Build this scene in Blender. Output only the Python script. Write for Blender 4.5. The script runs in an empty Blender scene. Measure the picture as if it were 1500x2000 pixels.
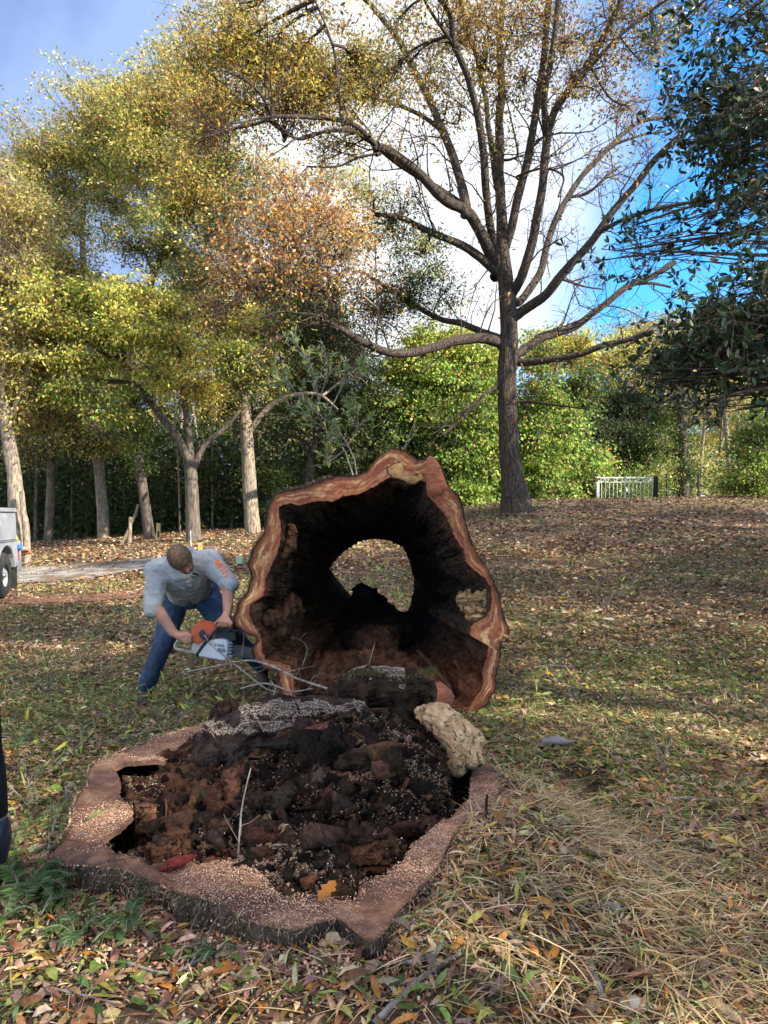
import bpy, bmesh, math, random
import numpy as np
from mathutils import Vector, Matrix
R = math.radians
rng = np.random.default_rng(7)
random.seed(7)
sc = bpy.context.scene
C = sc.collection
F = 1444.0
CAMZ = 1.6

# ------------------------------------------------------------------ camera
cam = bpy.data.objects.new('camera', bpy.data.cameras.new('camera'))
C.objects.link(cam)
cam.location = (0, 0, CAMZ)
cam.rotation_euler = (R(90), 0, 0)
cam.data.sensor_fit = 'VERTICAL'
cam.data.sensor_height = 36
cam.data.lens = 26
cam.data.clip_start = 0.05
cam.data.clip_end = 3000
sc.camera = cam

# ------------------------------------------------------------------ world, sun, exposure
SUN_DIR = Vector((0.74, -0.42, 0.53)).normalized()
sun_el = math.asin(SUN_DIR.z)
sun_az = math.atan2(SUN_DIR.x, SUN_DIR.y)
w = bpy.data.worlds.new('World'); sc.world = w; w.use_nodes = True
wt = w.node_tree; wt.nodes.clear()
def wn(t, **k):
    n = wt.nodes.new(t)
    for a, b in k.items(): setattr(n, a, b)
    return n
out = wn('ShaderNodeOutputWorld'); bg = wn('ShaderNodeBackground')
bg.inputs['Strength'].default_value = 0.12
sky = wn('ShaderNodeTexSky', sky_type='NISHITA', sun_disc=False)
sky.sun_elevation = sun_el; sky.sun_rotation = sun_az
sky.air_density = 1.0; sky.dust_density = 0.3; sky.ozone_density = 3.0
tc = wn('ShaderNodeTexCoord')
def wmath(op, a, b=None, clamp=False):
    n = wn('ShaderNodeMath', operation=op, use_clamp=clamp)
    for i, v in enumerate((a, b)):
        if v is None: continue
        if isinstance(v, (int, float)): n.inputs[i].default_value = v
        else: wt.links.new(v, n.inputs[i])
    return n.outputs[0]
nz = wn('ShaderNodeTexNoise'); nz.inputs['Scale'].default_value = 2.3; nz.inputs['Detail'].default_value = 7
nz.inputs['Roughness'].default_value = 0.55; nz.inputs['Distortion'].default_value = 0.3
wt.links.new(tc.outputs['Generated'], nz.inputs['Vector'])
def cloud_mask(px, py, radius, soft, amt=0.6):
    d = Vector(((px-750)/F, 1, (1000-py)/F)).normalized()
    vd = wn('ShaderNodeVectorMath', operation='DISTANCE')
    wt.links.new(tc.outputs['Generated'], vd.inputs[0]); vd.inputs[1].default_value = d
    a = wmath('ADD', vd.outputs['Value'], wmath('MULTIPLY', wmath('SUBTRACT', nz.outputs['Fac'], 0.5), amt))
    return wmath('DIVIDE', wmath('SUBTRACT', radius, a), soft, clamp=True)
def wmix(f, a, b):
    n = wn('ShaderNodeMix', data_type='RGBA')
    wt.links.new(f, n.inputs[0])
    for i, v in ((6, a), (7, b)):
        if isinstance(v, tuple): n.inputs[i].default_value = (*v, 1)
        else: wt.links.new(v, n.inputs[i])
    return n.outputs[2]
skyc = wn('ShaderNodeMix', data_type='RGBA', blend_type='MULTIPLY'); skyc.inputs[0].default_value = 1
wt.links.new(sky.outputs[0], skyc.inputs[6]); skyc.inputs[7].default_value = (0.22, 0.62, 0.90, 1)
gen = wmath('DIVIDE', wmath('SUBTRACT', nz.outputs['Fac'], 0.47), 0.14, clamp=True)
c0 = wmix(wmath('MULTIPLY', gen, 0.9), skyc.outputs[2], (6.9, 5.8, 4.6))
cgap = wmix(cloud_mask(1500, 330, 0.40, 0.10, 0.25), c0, skyc.outputs[2])     # clear blue gap on the right
c1 = wmix(cloud_mask(-250, 250, 0.86, 0.30, 0.35), cgap, wmix(wmath('DIVIDE', wmath('SUBTRACT', nz.outputs['Fac'], .42), .16, clamp=True), (0.52, 0.80, 1.55), (0.86, 1.22, 2.05)))       # grey-blue cloud bank on the left
c2 = wmix(cloud_mask(760, 330, 0.34, 0.18, 0.55), c1, (2.35, 2.45, 2.6))      # bright white cloud behind the oak
c3 = wmix(cloud_mask(640, -60, 0.22, 0.16, 0.4), c2, (2.45, 2.55, 2.7))
wt.links.new(c3, bg.inputs['Color']); wt.links.new(bg.outputs[0], out.inputs[0])
sl = bpy.data.lights.new('sun', 'SUN'); sl.energy = 3.0; sl.angle = R(0.6); sl.color = (1.0, 0.93, 0.80)
so = bpy.data.objects.new('sun', sl); C.objects.link(so)
so.rotation_euler = SUN_DIR.to_track_quat('Z', 'Y').to_euler(); so.location = SUN_DIR*60
sc.view_settings.view_transform = 'Standard'; sc.view_settings.look = 'None'
sc.view_settings.exposure = 2.1; sc.view_settings.gamma = 1
sc.cycles.max_bounces = 5; sc.cycles.diffuse_bounces = 3; sc.cycles.glossy_bounces = 2
sc.cycles.transmission_bounces = 3; sc.cycles.transparent_max_bounces = 4
sc.cycles.sample_clamp_indirect = 4

# ------------------------------------------------------------------ helpers
def P(px, py, Y):
    return np.array(((px-750)*Y/F, Y, CAMZ+(1000-py)*Y/F))
def nrm(v):
    return v/np.maximum(np.linalg.norm(v, axis=-1, keepdims=True), 1e-9)
def _h(i, j, k):
    n = (i*374761393 + j*668265263 + k*2147483647 + 1013904223) & 0xffffffff
    n = ((n ^ (n >> 13))*1274126177) & 0xffffffff
    n = ((n ^ (n >> 16))*2246822519) & 0xffffffff
    return ((n ^ (n >> 15)) & 0xffffff)/float(0xffffff)
def vnoise(p):
    p = np.asarray(p, float); f = np.floor(p); u = p-f; u = u*u*(3-2*u); i = f.astype(np.int64)
    r = 0
    for a in (0, 1):
        for b in (0, 1):
            for c in (0, 1):
                wgt = (u[..., 0] if a else 1-u[..., 0])*(u[..., 1] if b else 1-u[..., 1])*(u[..., 2] if c else 1-u[..., 2])
                r = r + wgt*_h(i[..., 0]+a, i[..., 1]+b, i[..., 2]+c)
    return r*2-1
def fbm(p, s=1.0, o=4, g=0.5):
    p = np.asarray(p, float)*s; a = 1.0; t = 0; r = 0
    for k in range(o):
        r = r + a*vnoise(p+17.3*k); t += a; a *= g; p = p*2.03
    return r/t
def ridged(p, s=1.0, o=4):
    p = np.asarray(p, float)*s; a = 1.0; t = 0; r = 0
    for k in range(o):
        r = r + a*(1-2*np.abs(vnoise(p+9.1*k))); t += a; a *= 0.55; p = p*2.1
    return r/t
def fbm2(x, y, s=1.0, o=4, z=0.0):
    return fbm(np.stack([x, y, np.full_like(x, z)], -1), s, o)

def mesh_np(name, V, faces, cols=None, smooth=False):
    """faces: (n,3) or (n,4) array, or a list of such arrays"""
    if not isinstance(faces, list): faces = [faces]
    me = bpy.data.meshes.new(name)
    V = np.asarray(V, np.float32).reshape(-1, 3)
    me.vertices.add(len(V)); me.vertices.foreach_set('co', V.ravel())
    li = np.concatenate([f.reshape(-1) for f in faces]).astype(np.int32)
    tot = np.concatenate([np.full(len(f), f.shape[1], np.int32) for f in faces])
    st = np.concatenate([[0], np.cumsum(tot)[:-1]]).astype(np.int32)
    me.loops.add(len(li)); me.loops.foreach_set('vertex_index', li)
    me.polygons.add(len(tot)); me.polygons.foreach_set('loop_start', st)
    me.polygons.foreach_set('loop_total', tot)
    if smooth: me.polygons.foreach_set('use_smooth', np.ones(len(tot), bool))
    me.update(calc_edges=True)
    if cols is not None:
        ca = me.color_attributes.new('Col', 'FLOAT_COLOR', 'POINT')
        c4 = np.ones((len(V), 4), np.float32); c4[:, :3] = np.asarray(cols).reshape(-1, 3)
        ca.data.foreach_set('color', c4.ravel())
    return me
def tag(o, label=None, cat=None, group=None, kind=None):
    if label: o['label'] = label
    if cat: o['category'] = cat
    if group: o['group'] = group
    if kind: o['kind'] = kind
    return o
def link(name, me, mat=None, parent=None, loc=None):
    o = bpy.data.objects.new(name, me); C.objects.link(o)
    if mat is not None and me is not None and not me.materials: me.materials.append(mat)
    if parent is not None:
        o.parent = parent
        # geometry is built in world coordinates: cancel the parent's own placement
        if loc is None: o.matrix_parent_inverse = MW(parent).inverted()
    if loc is not None: o.location = loc
    return o
def MW(o):
    m = Matrix.Translation(o.location) @ o.rotation_euler.to_matrix().to_4x4() @ Matrix.Diagonal((*o.scale, 1))
    if o.parent: m = MW(o.parent) @ o.matrix_parent_inverse @ m
    return m
def thing(name, loc, label, cat, group=None):
    o = bpy.data.objects.new(name, None); C.objects.link(o); o.location = tuple(float(a) for a in loc)
    o.empty_display_size = 0.2
    return tag(o, label, cat, group)
def relabel(o, label): o['label'] = label; return o

# ---- materials
def mat(name, base=(.5, .5, .5), base2=None, scale=5, detail=5, rough=.8, bump=0.0, bscale=None, stretch=None,
        attr=False, trans=0.0, metal=0.0, spec=0.3, third=None, tscale=1.5, tpos=(.5, .62), pos=(.35, .65), bdist=.02, vor=0, coat=0):
    m = bpy.data.materials.new(name); m.use_nodes = True; t = m.node_tree; b = t.nodes['Principled BSDF']
    b.inputs['Roughness'].default_value = rough; b.inputs['Metallic'].default_value = metal
    b.inputs['Specular IOR Level'].default_value = spec
    b.inputs['Coat Weight'].default_value = coat
    co = t.nodes.new('ShaderNodeTexCoord'); vec = co.outputs['Object']
    if stretch:
        mp = t.nodes.new('ShaderNodeMapping'); mp.inputs['Scale'].default_value = stretch
        t.links.new(vec, mp.inputs[0]); vec = mp.outputs[0]
    def noise(s, d=detail, dist=0.0):
        n = t.nodes.new('ShaderNodeTexNoise'); n.inputs['Scale'].default_value = s; n.inputs['Detail'].default_value = d
        n.inputs['Roughness'].default_value = .62; n.inputs['Distortion'].default_value = dist
        t.links.new(vec, n.inputs['Vector']); return n.outputs['Fac']
    def ramp(f, p0, p1):
        r = t.nodes.new('ShaderNodeMapRange'); r.inputs[1].default_value = p0; r.inputs[2].default_value = p1
        t.links.new(f, r.inputs[0]); return r.outputs[0]
    def mix(f, a, bb, mode='MIX'):
        n = t.nodes.new('ShaderNodeMix'); n.data_type = 'RGBA'; n.blend_type = mode
        if isinstance(f, float): n.inputs[0].default_value = f
        else: t.links.new(f, n.inputs[0])
        for i, v in ((6, a), (7, bb)):
            if isinstance(v, tuple): n.inputs[i].default_value = (*v, 1)
            else: t.links.new(v, n.inputs[i])
        return n.outputs[2]
    col = base
    if attr:
        a = t.nodes.new('ShaderNodeAttribute'); a.attribute_name = 'Col'; col = a.outputs['Color']
        if base2 is not None: col = mix(ramp(noise(scale), *pos), col, mix(1.0, col, base2, 'MULTIPLY'))
    elif base2 is not None:
        col = mix(ramp(noise(scale), *pos), base, base2)
    if third is not None: col = mix(ramp(noise(tscale, 3), *tpos), col, third)
    if isinstance(col, tuple): b.inputs['Base Color'].default_value = (*col, 1)
    else: t.links.new(col, b.inputs['Base Color'])
    if bump:
        bn = t.nodes.new('ShaderNodeBump'); bn.inputs['Strength'].default_value = bump; bn.inputs['Distance'].default_value = bdist
        hgt = noise(bscale or scale*3, 8, .4)
        if vor:
            v = t.nodes.new('ShaderNodeTexVoronoi'); v.inputs['Scale'].default_value = vor; v.feature = 'DISTANCE_TO_EDGE'
            t.links.new(vec, v.inputs['Vector'])
            mm = t.nodes.new('ShaderNodeMath'); mm.operation = 'ADD'
            t.links.new(hgt, mm.inputs[0]); t.links.new(ramp(v.outputs[0], 0, .2), mm.inputs[1]); hgt = mm.outputs[0]
        t.links.new(hgt, bn.inputs['Height']); t.links.new(bn.outputs[0], b.inputs['Normal'])
    if trans:
        ts = t.nodes.new('ShaderNodeBsdfTranslucent'); ms = t.nodes.new('ShaderNodeMixShader'); ms.inputs[0].default_value = trans
        if isinstance(col, tuple): ts.inputs[0].default_value = (*col, 1)
        else: t.links.new(col, ts.inputs[0])
        t.links.new(b.outputs[0], ms.inputs[1]); t.links.new(ts.outputs[0], ms.inputs[2])
        t.links.new(ms.outputs[0], t.nodes['Material Output'].inputs[0])
    return m
M = {}
M['leaf'] = mat('tree_leaf', attr=True, rough=.55, trans=.42, spec=.3)
M['magleaf'] = mat('glossy_evergreen_leaf', attr=True, rough=.38, trans=.08, spec=.5)
M['litter'] = mat('fallen_leaf', attr=True, base2=(.55, .5, .5), scale=60, rough=.75, trans=.12, spec=.25)
M['straw'] = mat('dry_straw', attr=True, rough=.7, trans=.15)
M['chip'] = mat('sawdust_chip', attr=True, rough=.9)
M['bark_oak'] = mat('oak_bark', (.045, .032, .025), (.17, .125, .095), scale=9, rough=.95, bump=1.0, bscale=14, stretch=(3, 3, .45), bdist=.06, vor=9)
M['bark_pale'] = mat('pale_bark', (.10, .075, .055), (.40, .32, .235), scale=9, rough=.95, bump=1, bscale=14, stretch=(2.5, 2.5, .6), bdist=.03)
M['bark_grey'] = mat('grey_bark', (.05, .038, .03), (.19, .15, .115), scale=7, rough=.95, bump=.8, bscale=14, stretch=(2.5, 2.5, .6), bdist=.03)
M['bark_log'] = mat('log_bark', (.035, .025, .018), (.12, .09, .06), scale=12, rough=1, bump=1, bscale=22, bdist=.05, third=(.05, .06, .02), tscale=3, vor=11)
M['twig'] = mat('twig_bark', (.13, .10, .08), (.32, .28, .24), scale=30, rough=.9, bump=.4, bscale=60)
M['lichen_twig'] = mat('lichen_bark', (.14, .12, .095), (.38, .35, .29), scale=25, rough=.95, bump=.6, bscale=60)
M['char'] = mat('charred_rotten_wood', (.009, .007, .006), (.035, .024, .018), scale=7, rough=.92, bump=1, bscale=26, stretch=(1, .55, 1), bdist=.06, spec=.15)
M['rot'] = mat('brown_rotten_wood', (.035, .018, .011), (.17, .080, .042), scale=11, rough=1, bump=1, bscale=30, bdist=.05, spec=.1)
M['rotdark'] = mat('dark_rotten_wood', (.014, .009, .007), (.085, .050, .033), scale=14, rough=1, bump=1, bscale=38, bdist=.05, spec=.12)
M['pale_wood'] = mat('pale_split_wood', (.46, .26, .12), (.82, .60, .35), scale=9, rough=.9, bump=1, bscale=22, stretch=(2.4, .8, 2.4), bdist=.03, third=(.22, .11, .05), tscale=12, tpos=(.54, .62))
M['tan_rot'] = mat('tan_rotten_wood', (.30, .15, .06), (.62, .42, .21), scale=12, rough=.95, bump=1, bscale=30, stretch=(1, 1, 3), bdist=.03, third=(.10, .05, .025), tscale=14, tpos=(.50, .62))
M['red_wood'] = mat('red_heartwood', (.28, .075, .035), (.46, .19, .10), scale=20, rough=.8, bump=.7, bscale=50, stretch=(1, 1, 4))
M['crimson_wood'] = mat('crimson_wood_splinter', (.12, .012, .010), (.30, .045, .03), scale=25, rough=.7, bump=.9, bscale=60, stretch=(1, 4, 4))
M['green_moss'] = mat('moss', (.035, .045, .012), (.14, .15, .04), scale=40, rough=1, bump=1, bscale=90)
print('helpers ok')

# ------------------------------------------------------------------ terrain
def hgt(X, Y, fine=True):
    X = np.asarray(X, float); Y = np.asarray(Y, float)
    u = X*24/np.maximum(Y, 9)
    far = np.interp(u, [-60, -13, -6.2, -4.3, 0, 4.2, 8, 16, 60], [.2, .30, .88, .93, 1.3, 1.98, 2.02, 2.12, 2.3])
    t = np.clip((Y-6)/18, 0, 1)
    z = far*np.power(t, 1.45)
    z = z - 1.3*np.clip((Y-25.5)/18, 0, 1)*np.clip((X-2)/4, 0, 1)
    z = z + .05*fbm2(X, Y, .35, 3)*np.clip(Y/6, .3, 1.5)
    # low swell of soil and chips round the stump
    dx = (X+.38)/1.08; dy = (Y-3.15)/1.12
    r = np.sqrt(dx*dx+dy*dy)
    z = z + (.250+.035*np.clip((X+.2)/.5, -.9, 1)+.035*fbm2(X, Y, 5, 3))*np.exp(-np.clip(r-.90, 0, 9)**2/.13)
    # straw bank right of the stump, burrow further right
    z = z + .06*np.exp(-((X-.85)/.35)**2-((Y-2.9)/.6)**2)
    z = z - .34*np.exp(-(((X-1.19)/.12)**2+((Y-4.38)/.17)**2)**2)
    z = z - .08*np.exp(-(((X-1.30)/.06)**2+((Y-3.86)/.07)**2)**2)
    if fine:
        z = z + .018*fbm2(X, Y, 6, 3, 3.3)*np.clip(1.4-Y/14, .2, 1)
    return z
def axis(parts):
    r = [np.arange(a, b, s) for a, b, s in parts]; return np.concatenate(r)
gx = axis([(-400, -60, 20), (-60, -20, 4), (-20, -5, .5), (-5, -3, .15), (-3, 3, .04), (3, 5, .15), (5, 20, .5), (20, 60, 4), (60, 401, 20)])
gy = axis([(-60, -10, 5), (-10, 1, 1), (1, 2, .2), (2, 6.5, .04), (6.5, 10, .1), (10, 30, .4), (30, 60, 3), (60, 401, 20)])
GX, GY = np.meshgrid(gx, gy)
GZ = hgt(GX, GY)
nx, ny = len(gx), len(gy)
ii = np.arange(nx*ny).reshape(ny, nx)
gf = np.stack([ii[:-1, :-1], ii[:-1, 1:], ii[1:, 1:], ii[1:, :-1]], -1).reshape(-1, 4)
M['ground'] = mat('leafy_soil', (.09, .06, .036), (.24, .165, .10), scale=3.5, detail=10, rough=1, bump=1, bscale=25, bdist=.05,
                  third=(.13, .12, .05), tscale=.45, tpos=(.48, .60))
ground = link('ground', mesh_np('ground', np.stack([GX, GY, GZ], -1), gf, smooth=True), M['ground'])
tag(ground, kind='structure')

def strip(name, cx, w, y0, y1, material, lift, nxn=14, nyn=60, wob=.25):
    """sheet laid on the terrain along world X from cx0..cx1; y centre given as function of x"""
    xs = np.linspace(cx[0], cx[1], nyn); V = []
    for i, x in enumerate(xs):
        yc = y0 + (y1-y0)*(i/(nyn-1))
        ww = w*(1+wob*vnoise(np.array([x*.8, 2., 1.]))) if np.ndim(w) == 0 else np.interp(x, cx, w)*(1+wob*vnoise(np.array([x*.8, 2., 1.])))
        for j in range(nxn):
            s = j/(nxn-1)-.5
            y = yc + s*ww + (.12*vnoise(np.array([x*2.3, s*9, 4.])) if j in (0, nxn-1) else 0)
            V.append((x, y, 0))
    V = np.array(V); V[:, 2] = hgt(V[:, 0], V[:, 1]) + lift
    k = np.arange(nyn*nxn).reshape(nyn, nxn)
    f = np.stack([k[:-1, :-1], k[1:, :-1], k[1:, 1:], k[:-1, 1:]], -1).reshape(-1, 4)
    return tag(link(name, mesh_np(name, V, f, smooth=True), material), kind='structure')
M['gravel'] = mat('grey_gravel', (.17, .15, .13), (.42, .37, .32), scale=3, third=(.16, .11, .07), tscale=1.2, detail=10, rough=1, bump=1, bscale=30, bdist=.04)
M['clay'] = mat('red_clay', (.17, .075, .048), (.26, .13, .085), scale=2.5, detail=8, rough=1, bump=1, bscale=20, bdist=.04)
def drive_y(x): return 15.3 + (x+10)*.10*8/4.0
strip('gravel_driveway', (-14, -4.6), (6.4, 2.0), 14.3, 17.4, M['gravel'], .03, nyn=90)
strip('red_clay_path', (-9.5, -3.4), (2.4, .5), 11.0, 13.2, M['clay'], .022, nyn=80, wob=.5)

# ------------------------------------------------------------------ scattered leaves, straw, grass
def cards(Pc, yaw, L, W, col, curl=.15, tilt=None, roll=None, lift=0.004):
    """lance-shaped leaves with a folded midrib lying near the ground: 6 verts, 4 triangles each"""
    n = len(Pc)
    tilt = np.zeros(n) if tilt is None else tilt; roll = np.zeros(n) if roll is None else roll
    d = np.stack([np.cos(yaw)*np.cos(tilt), np.sin(yaw)*np.cos(tilt), np.sin(tilt)], -1)
    s = np.stack([-np.sin(yaw), np.cos(yaw), np.zeros(n)], -1)
    up = np.cross(d, s)
    s2 = s*np.cos(roll)[:, None] + up*np.sin(roll)[:, None]; up2 = np.cross(d, s2)
    prof = [(-.5, 0, 0), (-.15, .5, .6), (-.15, -.5, .6), (.2, .42, .8), (.2, -.42, .8), (.5, 0, 0)]
    V = np.zeros((n, 6, 3))
    cu = curl*rng.uniform(-.6, 1.2, n)
    for k, (a, b, c) in enumerate(prof):
        V[:, k] = Pc + d*(a*L)[:, None] + s2*(b*W)[:, None] + up2*((cu*(.25-a*a)*4 + .3*c*W/np.maximum(L, 1e-6))*L)[:, None]
    V[:, :, 2] += lift
    base = np.arange(n)[:, None]*6
    tri = np.array([[0, 2, 1], [1, 2, 4], [1, 4, 3], [3, 4, 5]])
    Fc = (base[:, None, :] + tri[None]).reshape(-1, 3)
    return V.reshape(-1, 3), Fc, np.repeat(col, 6, 0)
def blades(P0, yaw, L, W, col, lean, bend, seg=3):
    """thin bent ribbons (grass, straw), two vertices per step"""
    n = len(P0); V = np.zeros((n, seg+1, 2, 3))
    s = np.stack([-np.sin(yaw), np.cos(yaw), np.zeros(n)], -1); p = P0.copy(); a = lean.copy()
    for k in range(seg+1):
        ww = (W*(1-.8*(k/seg)**2)/2)[:, None]
        V[:, k, 0] = p-s*ww; V[:, k, 1] = p+s*ww
        d = np.stack([np.cos(yaw)*np.cos(a), np.sin(yaw)*np.cos(a), np.sin(a)], -1)
        p = p + d*(L/seg)[:, None]; a = a+bend
    k = np.arange(seg)[None, :]*2; b = np.arange(n)[:, None]*(2*(seg+1))
    q = (b+k)[..., None] + np.array([0, 1, 3, 2])
    return V.reshape(-1, 3), q.reshape(-1, 4), np.repeat(col, 2*(seg+1), 0)
def pick(pal, n, var=.25):
    cols = np.array([p[0] for p in pal]); wts = np.array([p[1] for p in pal], float); wts /= wts.sum()
    c = cols[rng.choice(len(cols), n, p=wts)]
    return np.clip(c*(1+rng.normal(0, var, (n, 1)))*(1+rng.normal(0, .08, (n, 3))), .004, .9)
TAN = [((0.515, 0.37, 0.209), 3), ((0.627, 0.482, 0.297), 2), ((0.403, 0.28, 0.154), 3)]
BROWN = [((0.233, 0.118, 0.052), 4), ((0.355, 0.194, 0.098), 3), ((0.137, 0.068, 0.041), 3), ((0.451, 0.29, 0.162), 2), ((0.301, 0.18, 0.139), 2), ((0.41, 0.166, 0.035), 1.2), ((0.575, 0.276, 0.046), 0.6), ((0.575, 0.457, 0.277), 0.9)]
GREEN = [((0.124, 0.19, 0.035), 3), ((0.206, 0.271, 0.058), 3), ((0.068, 0.136, 0.029), 2), ((0.359, 0.366, 0.105), 2), ((0.469, 0.38, 0.058), 1), ((0.221, 0.271, 0.139), 1.2)]
STRAW = [((.56, .41, .20), 4), ((.44, .31, .15), 3), ((.66, .52, .30), 2), ((.28, .18, .09), 3), ((.36, .33, .12), 1.2)]
# stump plane mapping (cut surface at this height)
SZ = .32
def SP(px, py, z=SZ):
    Y = F*(CAMZ-z)/(py-1000.0); return ((px-750)*Y/F, Y)
OUT_PX = [(84,1690),(89,1672),(98,1655),(121,1634),(140,1608),(140,1580),(150,1552),(172,1535),(172,1510),(176,1492),(205,1478),(250,1460),(300,1442),(350,1428),(406,1410),(470,1395),(560,1385),(680,1380),(780,1384),(850,1400),(905,1440),(949,1490),(978,1507),(974,1546),(949,1578),(910,1604),(884,1636),(860,1688),(826,1733),(780,1772),(762,1800),(748,1819),(728,1834),(706,1833),(694,1822),(690,1796),(660,1790),(632,1794),(600,1808),(570,1813),(542,1811),(496,1798),(451,1776),(412,1762),(380,1748),(341,1738),(309,1720),(270,1704),(244,1694),(179,1688),(120,1686)]
IN_PX = [(205,1636),(240,1618),(262,1592),(258,1568),(230,1550),(238,1525),(225,1500),(250,1491),(320,1492),(350,1466),(385,1440),(430,1424),(520,1404),(600,1400),(700,1396),(790,1398),(840,1415),(885,1450),(905,1485),(925,1505),(915,1560),(870,1598),(840,1625),(803,1650),(785,1680),(745,1705),(705,1722),(692,1750),(660,1748),(600,1742),(560,1745),(535,1742),(515,1708),(464,1688),(412,1680),(360,1676),(309,1675),(270,1668),(225,1660)]
def star(poly, c, ang, outer=True):
    """distance from c to the closed outline along each angle"""
    A = np.array(poly, float); B = np.roll(A, -1, 0); res = np.zeros(len(ang))
    for i, a in enumerate(ang):
        d = np.array((math.cos(a), math.sin(a))); e = B-A; ac = A-c
        den = d[0]*e[:, 1]-d[1]*e[:, 0]
        den = np.where(np.abs(den) < 1e-9, 1e-9, den)
        t = (ac[:, 0]*e[:, 1]-ac[:, 1]*e[:, 0])/den; u = (ac[:, 0]*d[1]-ac[:, 1]*d[0])/den
        ok = t[(u >= 0) & (u <= 1) & (t > 0)]
        res[i] = (ok.max() if outer else ok.min()) if len(ok) else 0
    return res
SC = np.array(SP(560, 1590))
NA = 720
ANG = np.linspace(-math.pi, math.pi, NA, endpoint=False)
RO = star([SP(*p) for p in OUT_PX], SC, ANG, True)
RI = star([SP(*p) for p in IN_PX], SC, ANG, True)
def smooth_c(r, k):
    ker = np.hanning(k+2)[1:-1]; ker /= ker.sum(); return np.convolve(np.concatenate([r[-k:], r, r[:k]]), ker, 'same')[k:-k]
RO = smooth_c(RO, 7)*(1+.008*fbm2(np.cos(ANG)*4, np.sin(ANG)*4, 3, 3)); RI = smooth_c(RI, 3)*(1+.02*fbm2(np.cos(ANG)*4, np.sin(ANG)*4, 5, 3)); RI = np.minimum(RI, RO-.03)
def in_stump(x, y, pad=.03):
    a = np.arctan2(y-SC[1], x-SC[0]); r = np.hypot(x-SC[0], y-SC[1]); return r < np.interp(a, ANG, RO)+pad
# the soil stops at the stump's wall: hollow it out underneath
_co = np.zeros(len(ground.data.vertices)*3, np.float32); ground.data.vertices.foreach_get('co', _co); _co = _co.reshape(-1, 3)
_m = in_stump(_co[:, 0].astype(float), _co[:, 1].astype(float), -.02); _co[_m, 2] -= .7; ground.data.vertices.foreach_set('co', _co.ravel()); ground.data.update()
def frus(n, y0, y1, xpad=.6, power=1.0):
    """random points over the ground in view between two distances"""
    Y = y0 + (y1-y0)*rng.random(n)**power; X = (rng.random(n)*2-1)*(.53*Y+xpad)
    return X, Y
def keep_litter(X, Y):
    k = ~in_stump(X, Y)
    k &= ((X-1.19)/.13)**2+((Y-4.30)/.26)**2 > 1
    u = (X+14)/9.4; yc = 14.0+3.4*u
    k &= ~((u > 0) & (u < 1) & (np.abs(Y-yc) < (3.0-2.0*u)) & (rng.random(len(X)) < .72))
    u = (X+9.5)/6.1; yc = 11.0+2.2*u
    k &= ~((u > 0) & (u < 1) & (np.abs(Y-yc) < (1.1-.8*u)) & (rng.random(len(X)) < .45))
    return k
def on_ground(X, Y): return np.stack([X, Y, hgt(X, Y)], -1)
litV, litF, litC, off = [], [], [], 0
def add(acc, V, Fc, Cc):
    o = sum(len(v) for v in acc[0]); acc[0].append(V); acc[1].append(Fc+o); acc[2].append(Cc)
def flush(name, acc, material, parent=None, kind='stuff', label=None, cat=None, smooth=False):
    o = link(name, mesh_np(name, np.concatenate(acc[0]), np.concatenate(acc[1]), np.concatenate(acc[2]), smooth), material, parent)
    return tag(o, label, cat, None, kind)
def greenness(X, Y):
    g = .07+fbm2(X, Y, .7, 3, 9.)+ .25*fbm2(X, Y, 3, 2, 5.)
    return np.clip(.32 + g*1.1 + .22*np.exp(-((Y-6.5)/2.5)**2) - .5*np.clip((Y-11)/6, 0, 1) + .25*((X < -1) & (Y < 7)), 0, 1)
acc = ([], [], [])
for (n, y0, y1, pw, L0, L1, wr) in ((46000, 1.9, 5.0, .75, .022, .085, .22), (44000, 4.5, 9, .8, .03, .08, .26), (36000, 8.5, 16, .9, .05, .11, .34), (30000, 15, 29, 1, .07, .14, .5)):
    X, Y = frus(n, y0, y1, power=pw); k = keep_litter(X, Y); X, Y = X[k], Y[k]; n = len(X)
    g = rng.random(n) < greenness(X, Y)*.55
    col = np.where(g[:, None], pick(GREEN, n), pick(BROWN+TAN, n, .3))
    purple = np.clip((Y-14)/6, 0, 1)[:, None]*(X > 1.5)[:, None]
    col = col*(1-purple*.35) + purple*.35*np.array((.13, .075, .07))
    L = rng.uniform(L0, L1, n); W = L*rng.uniform(wr*.5, wr*1.5, n)
    W = np.where((rng.random(n) < .07) & (Y < 9), L*.6, W)
    z = on_ground(X, Y); z[:, 2] += rng.random(n)**2*.02
    V, Fc, Cc = cards(z, rng.uniform(0, 2*math.pi, n), L, W, col, .14, rng.normal(.0, .22, n), rng.normal(0, .45, n), .006)
    add(acc, V, Fc, Cc)
X, Y = frus(6500, 1.9, 4.6, power=.8); k = keep_litter(X, Y) & (X > -.1); X, Y = X[k], Y[k]; n = len(X); L = rng.uniform(.035, .10, n); z = on_ground(X, Y); z[:, 2] += rng.uniform(.015, .05, n)
add(acc, *cards(z, rng.uniform(0, 6.3, n), L, L*rng.uniform(.12, .3, n), pick([((.34, .17, .08), 4), ((.52, .25, .06), 2), ((.46, .34, .2), 3), ((.22, .27, .08), 3), ((.50, .42, .10), 1.5), ((.24, .15, .11), 3)], n), .2, rng.normal(0, .35, n), rng.normal(0, .6, n)))
leaf_litter = flush('leaf_litter', acc, M['litter'], label='brown, tan and green fallen leaves covering the whole lawn', cat='leaf litter')
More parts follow.
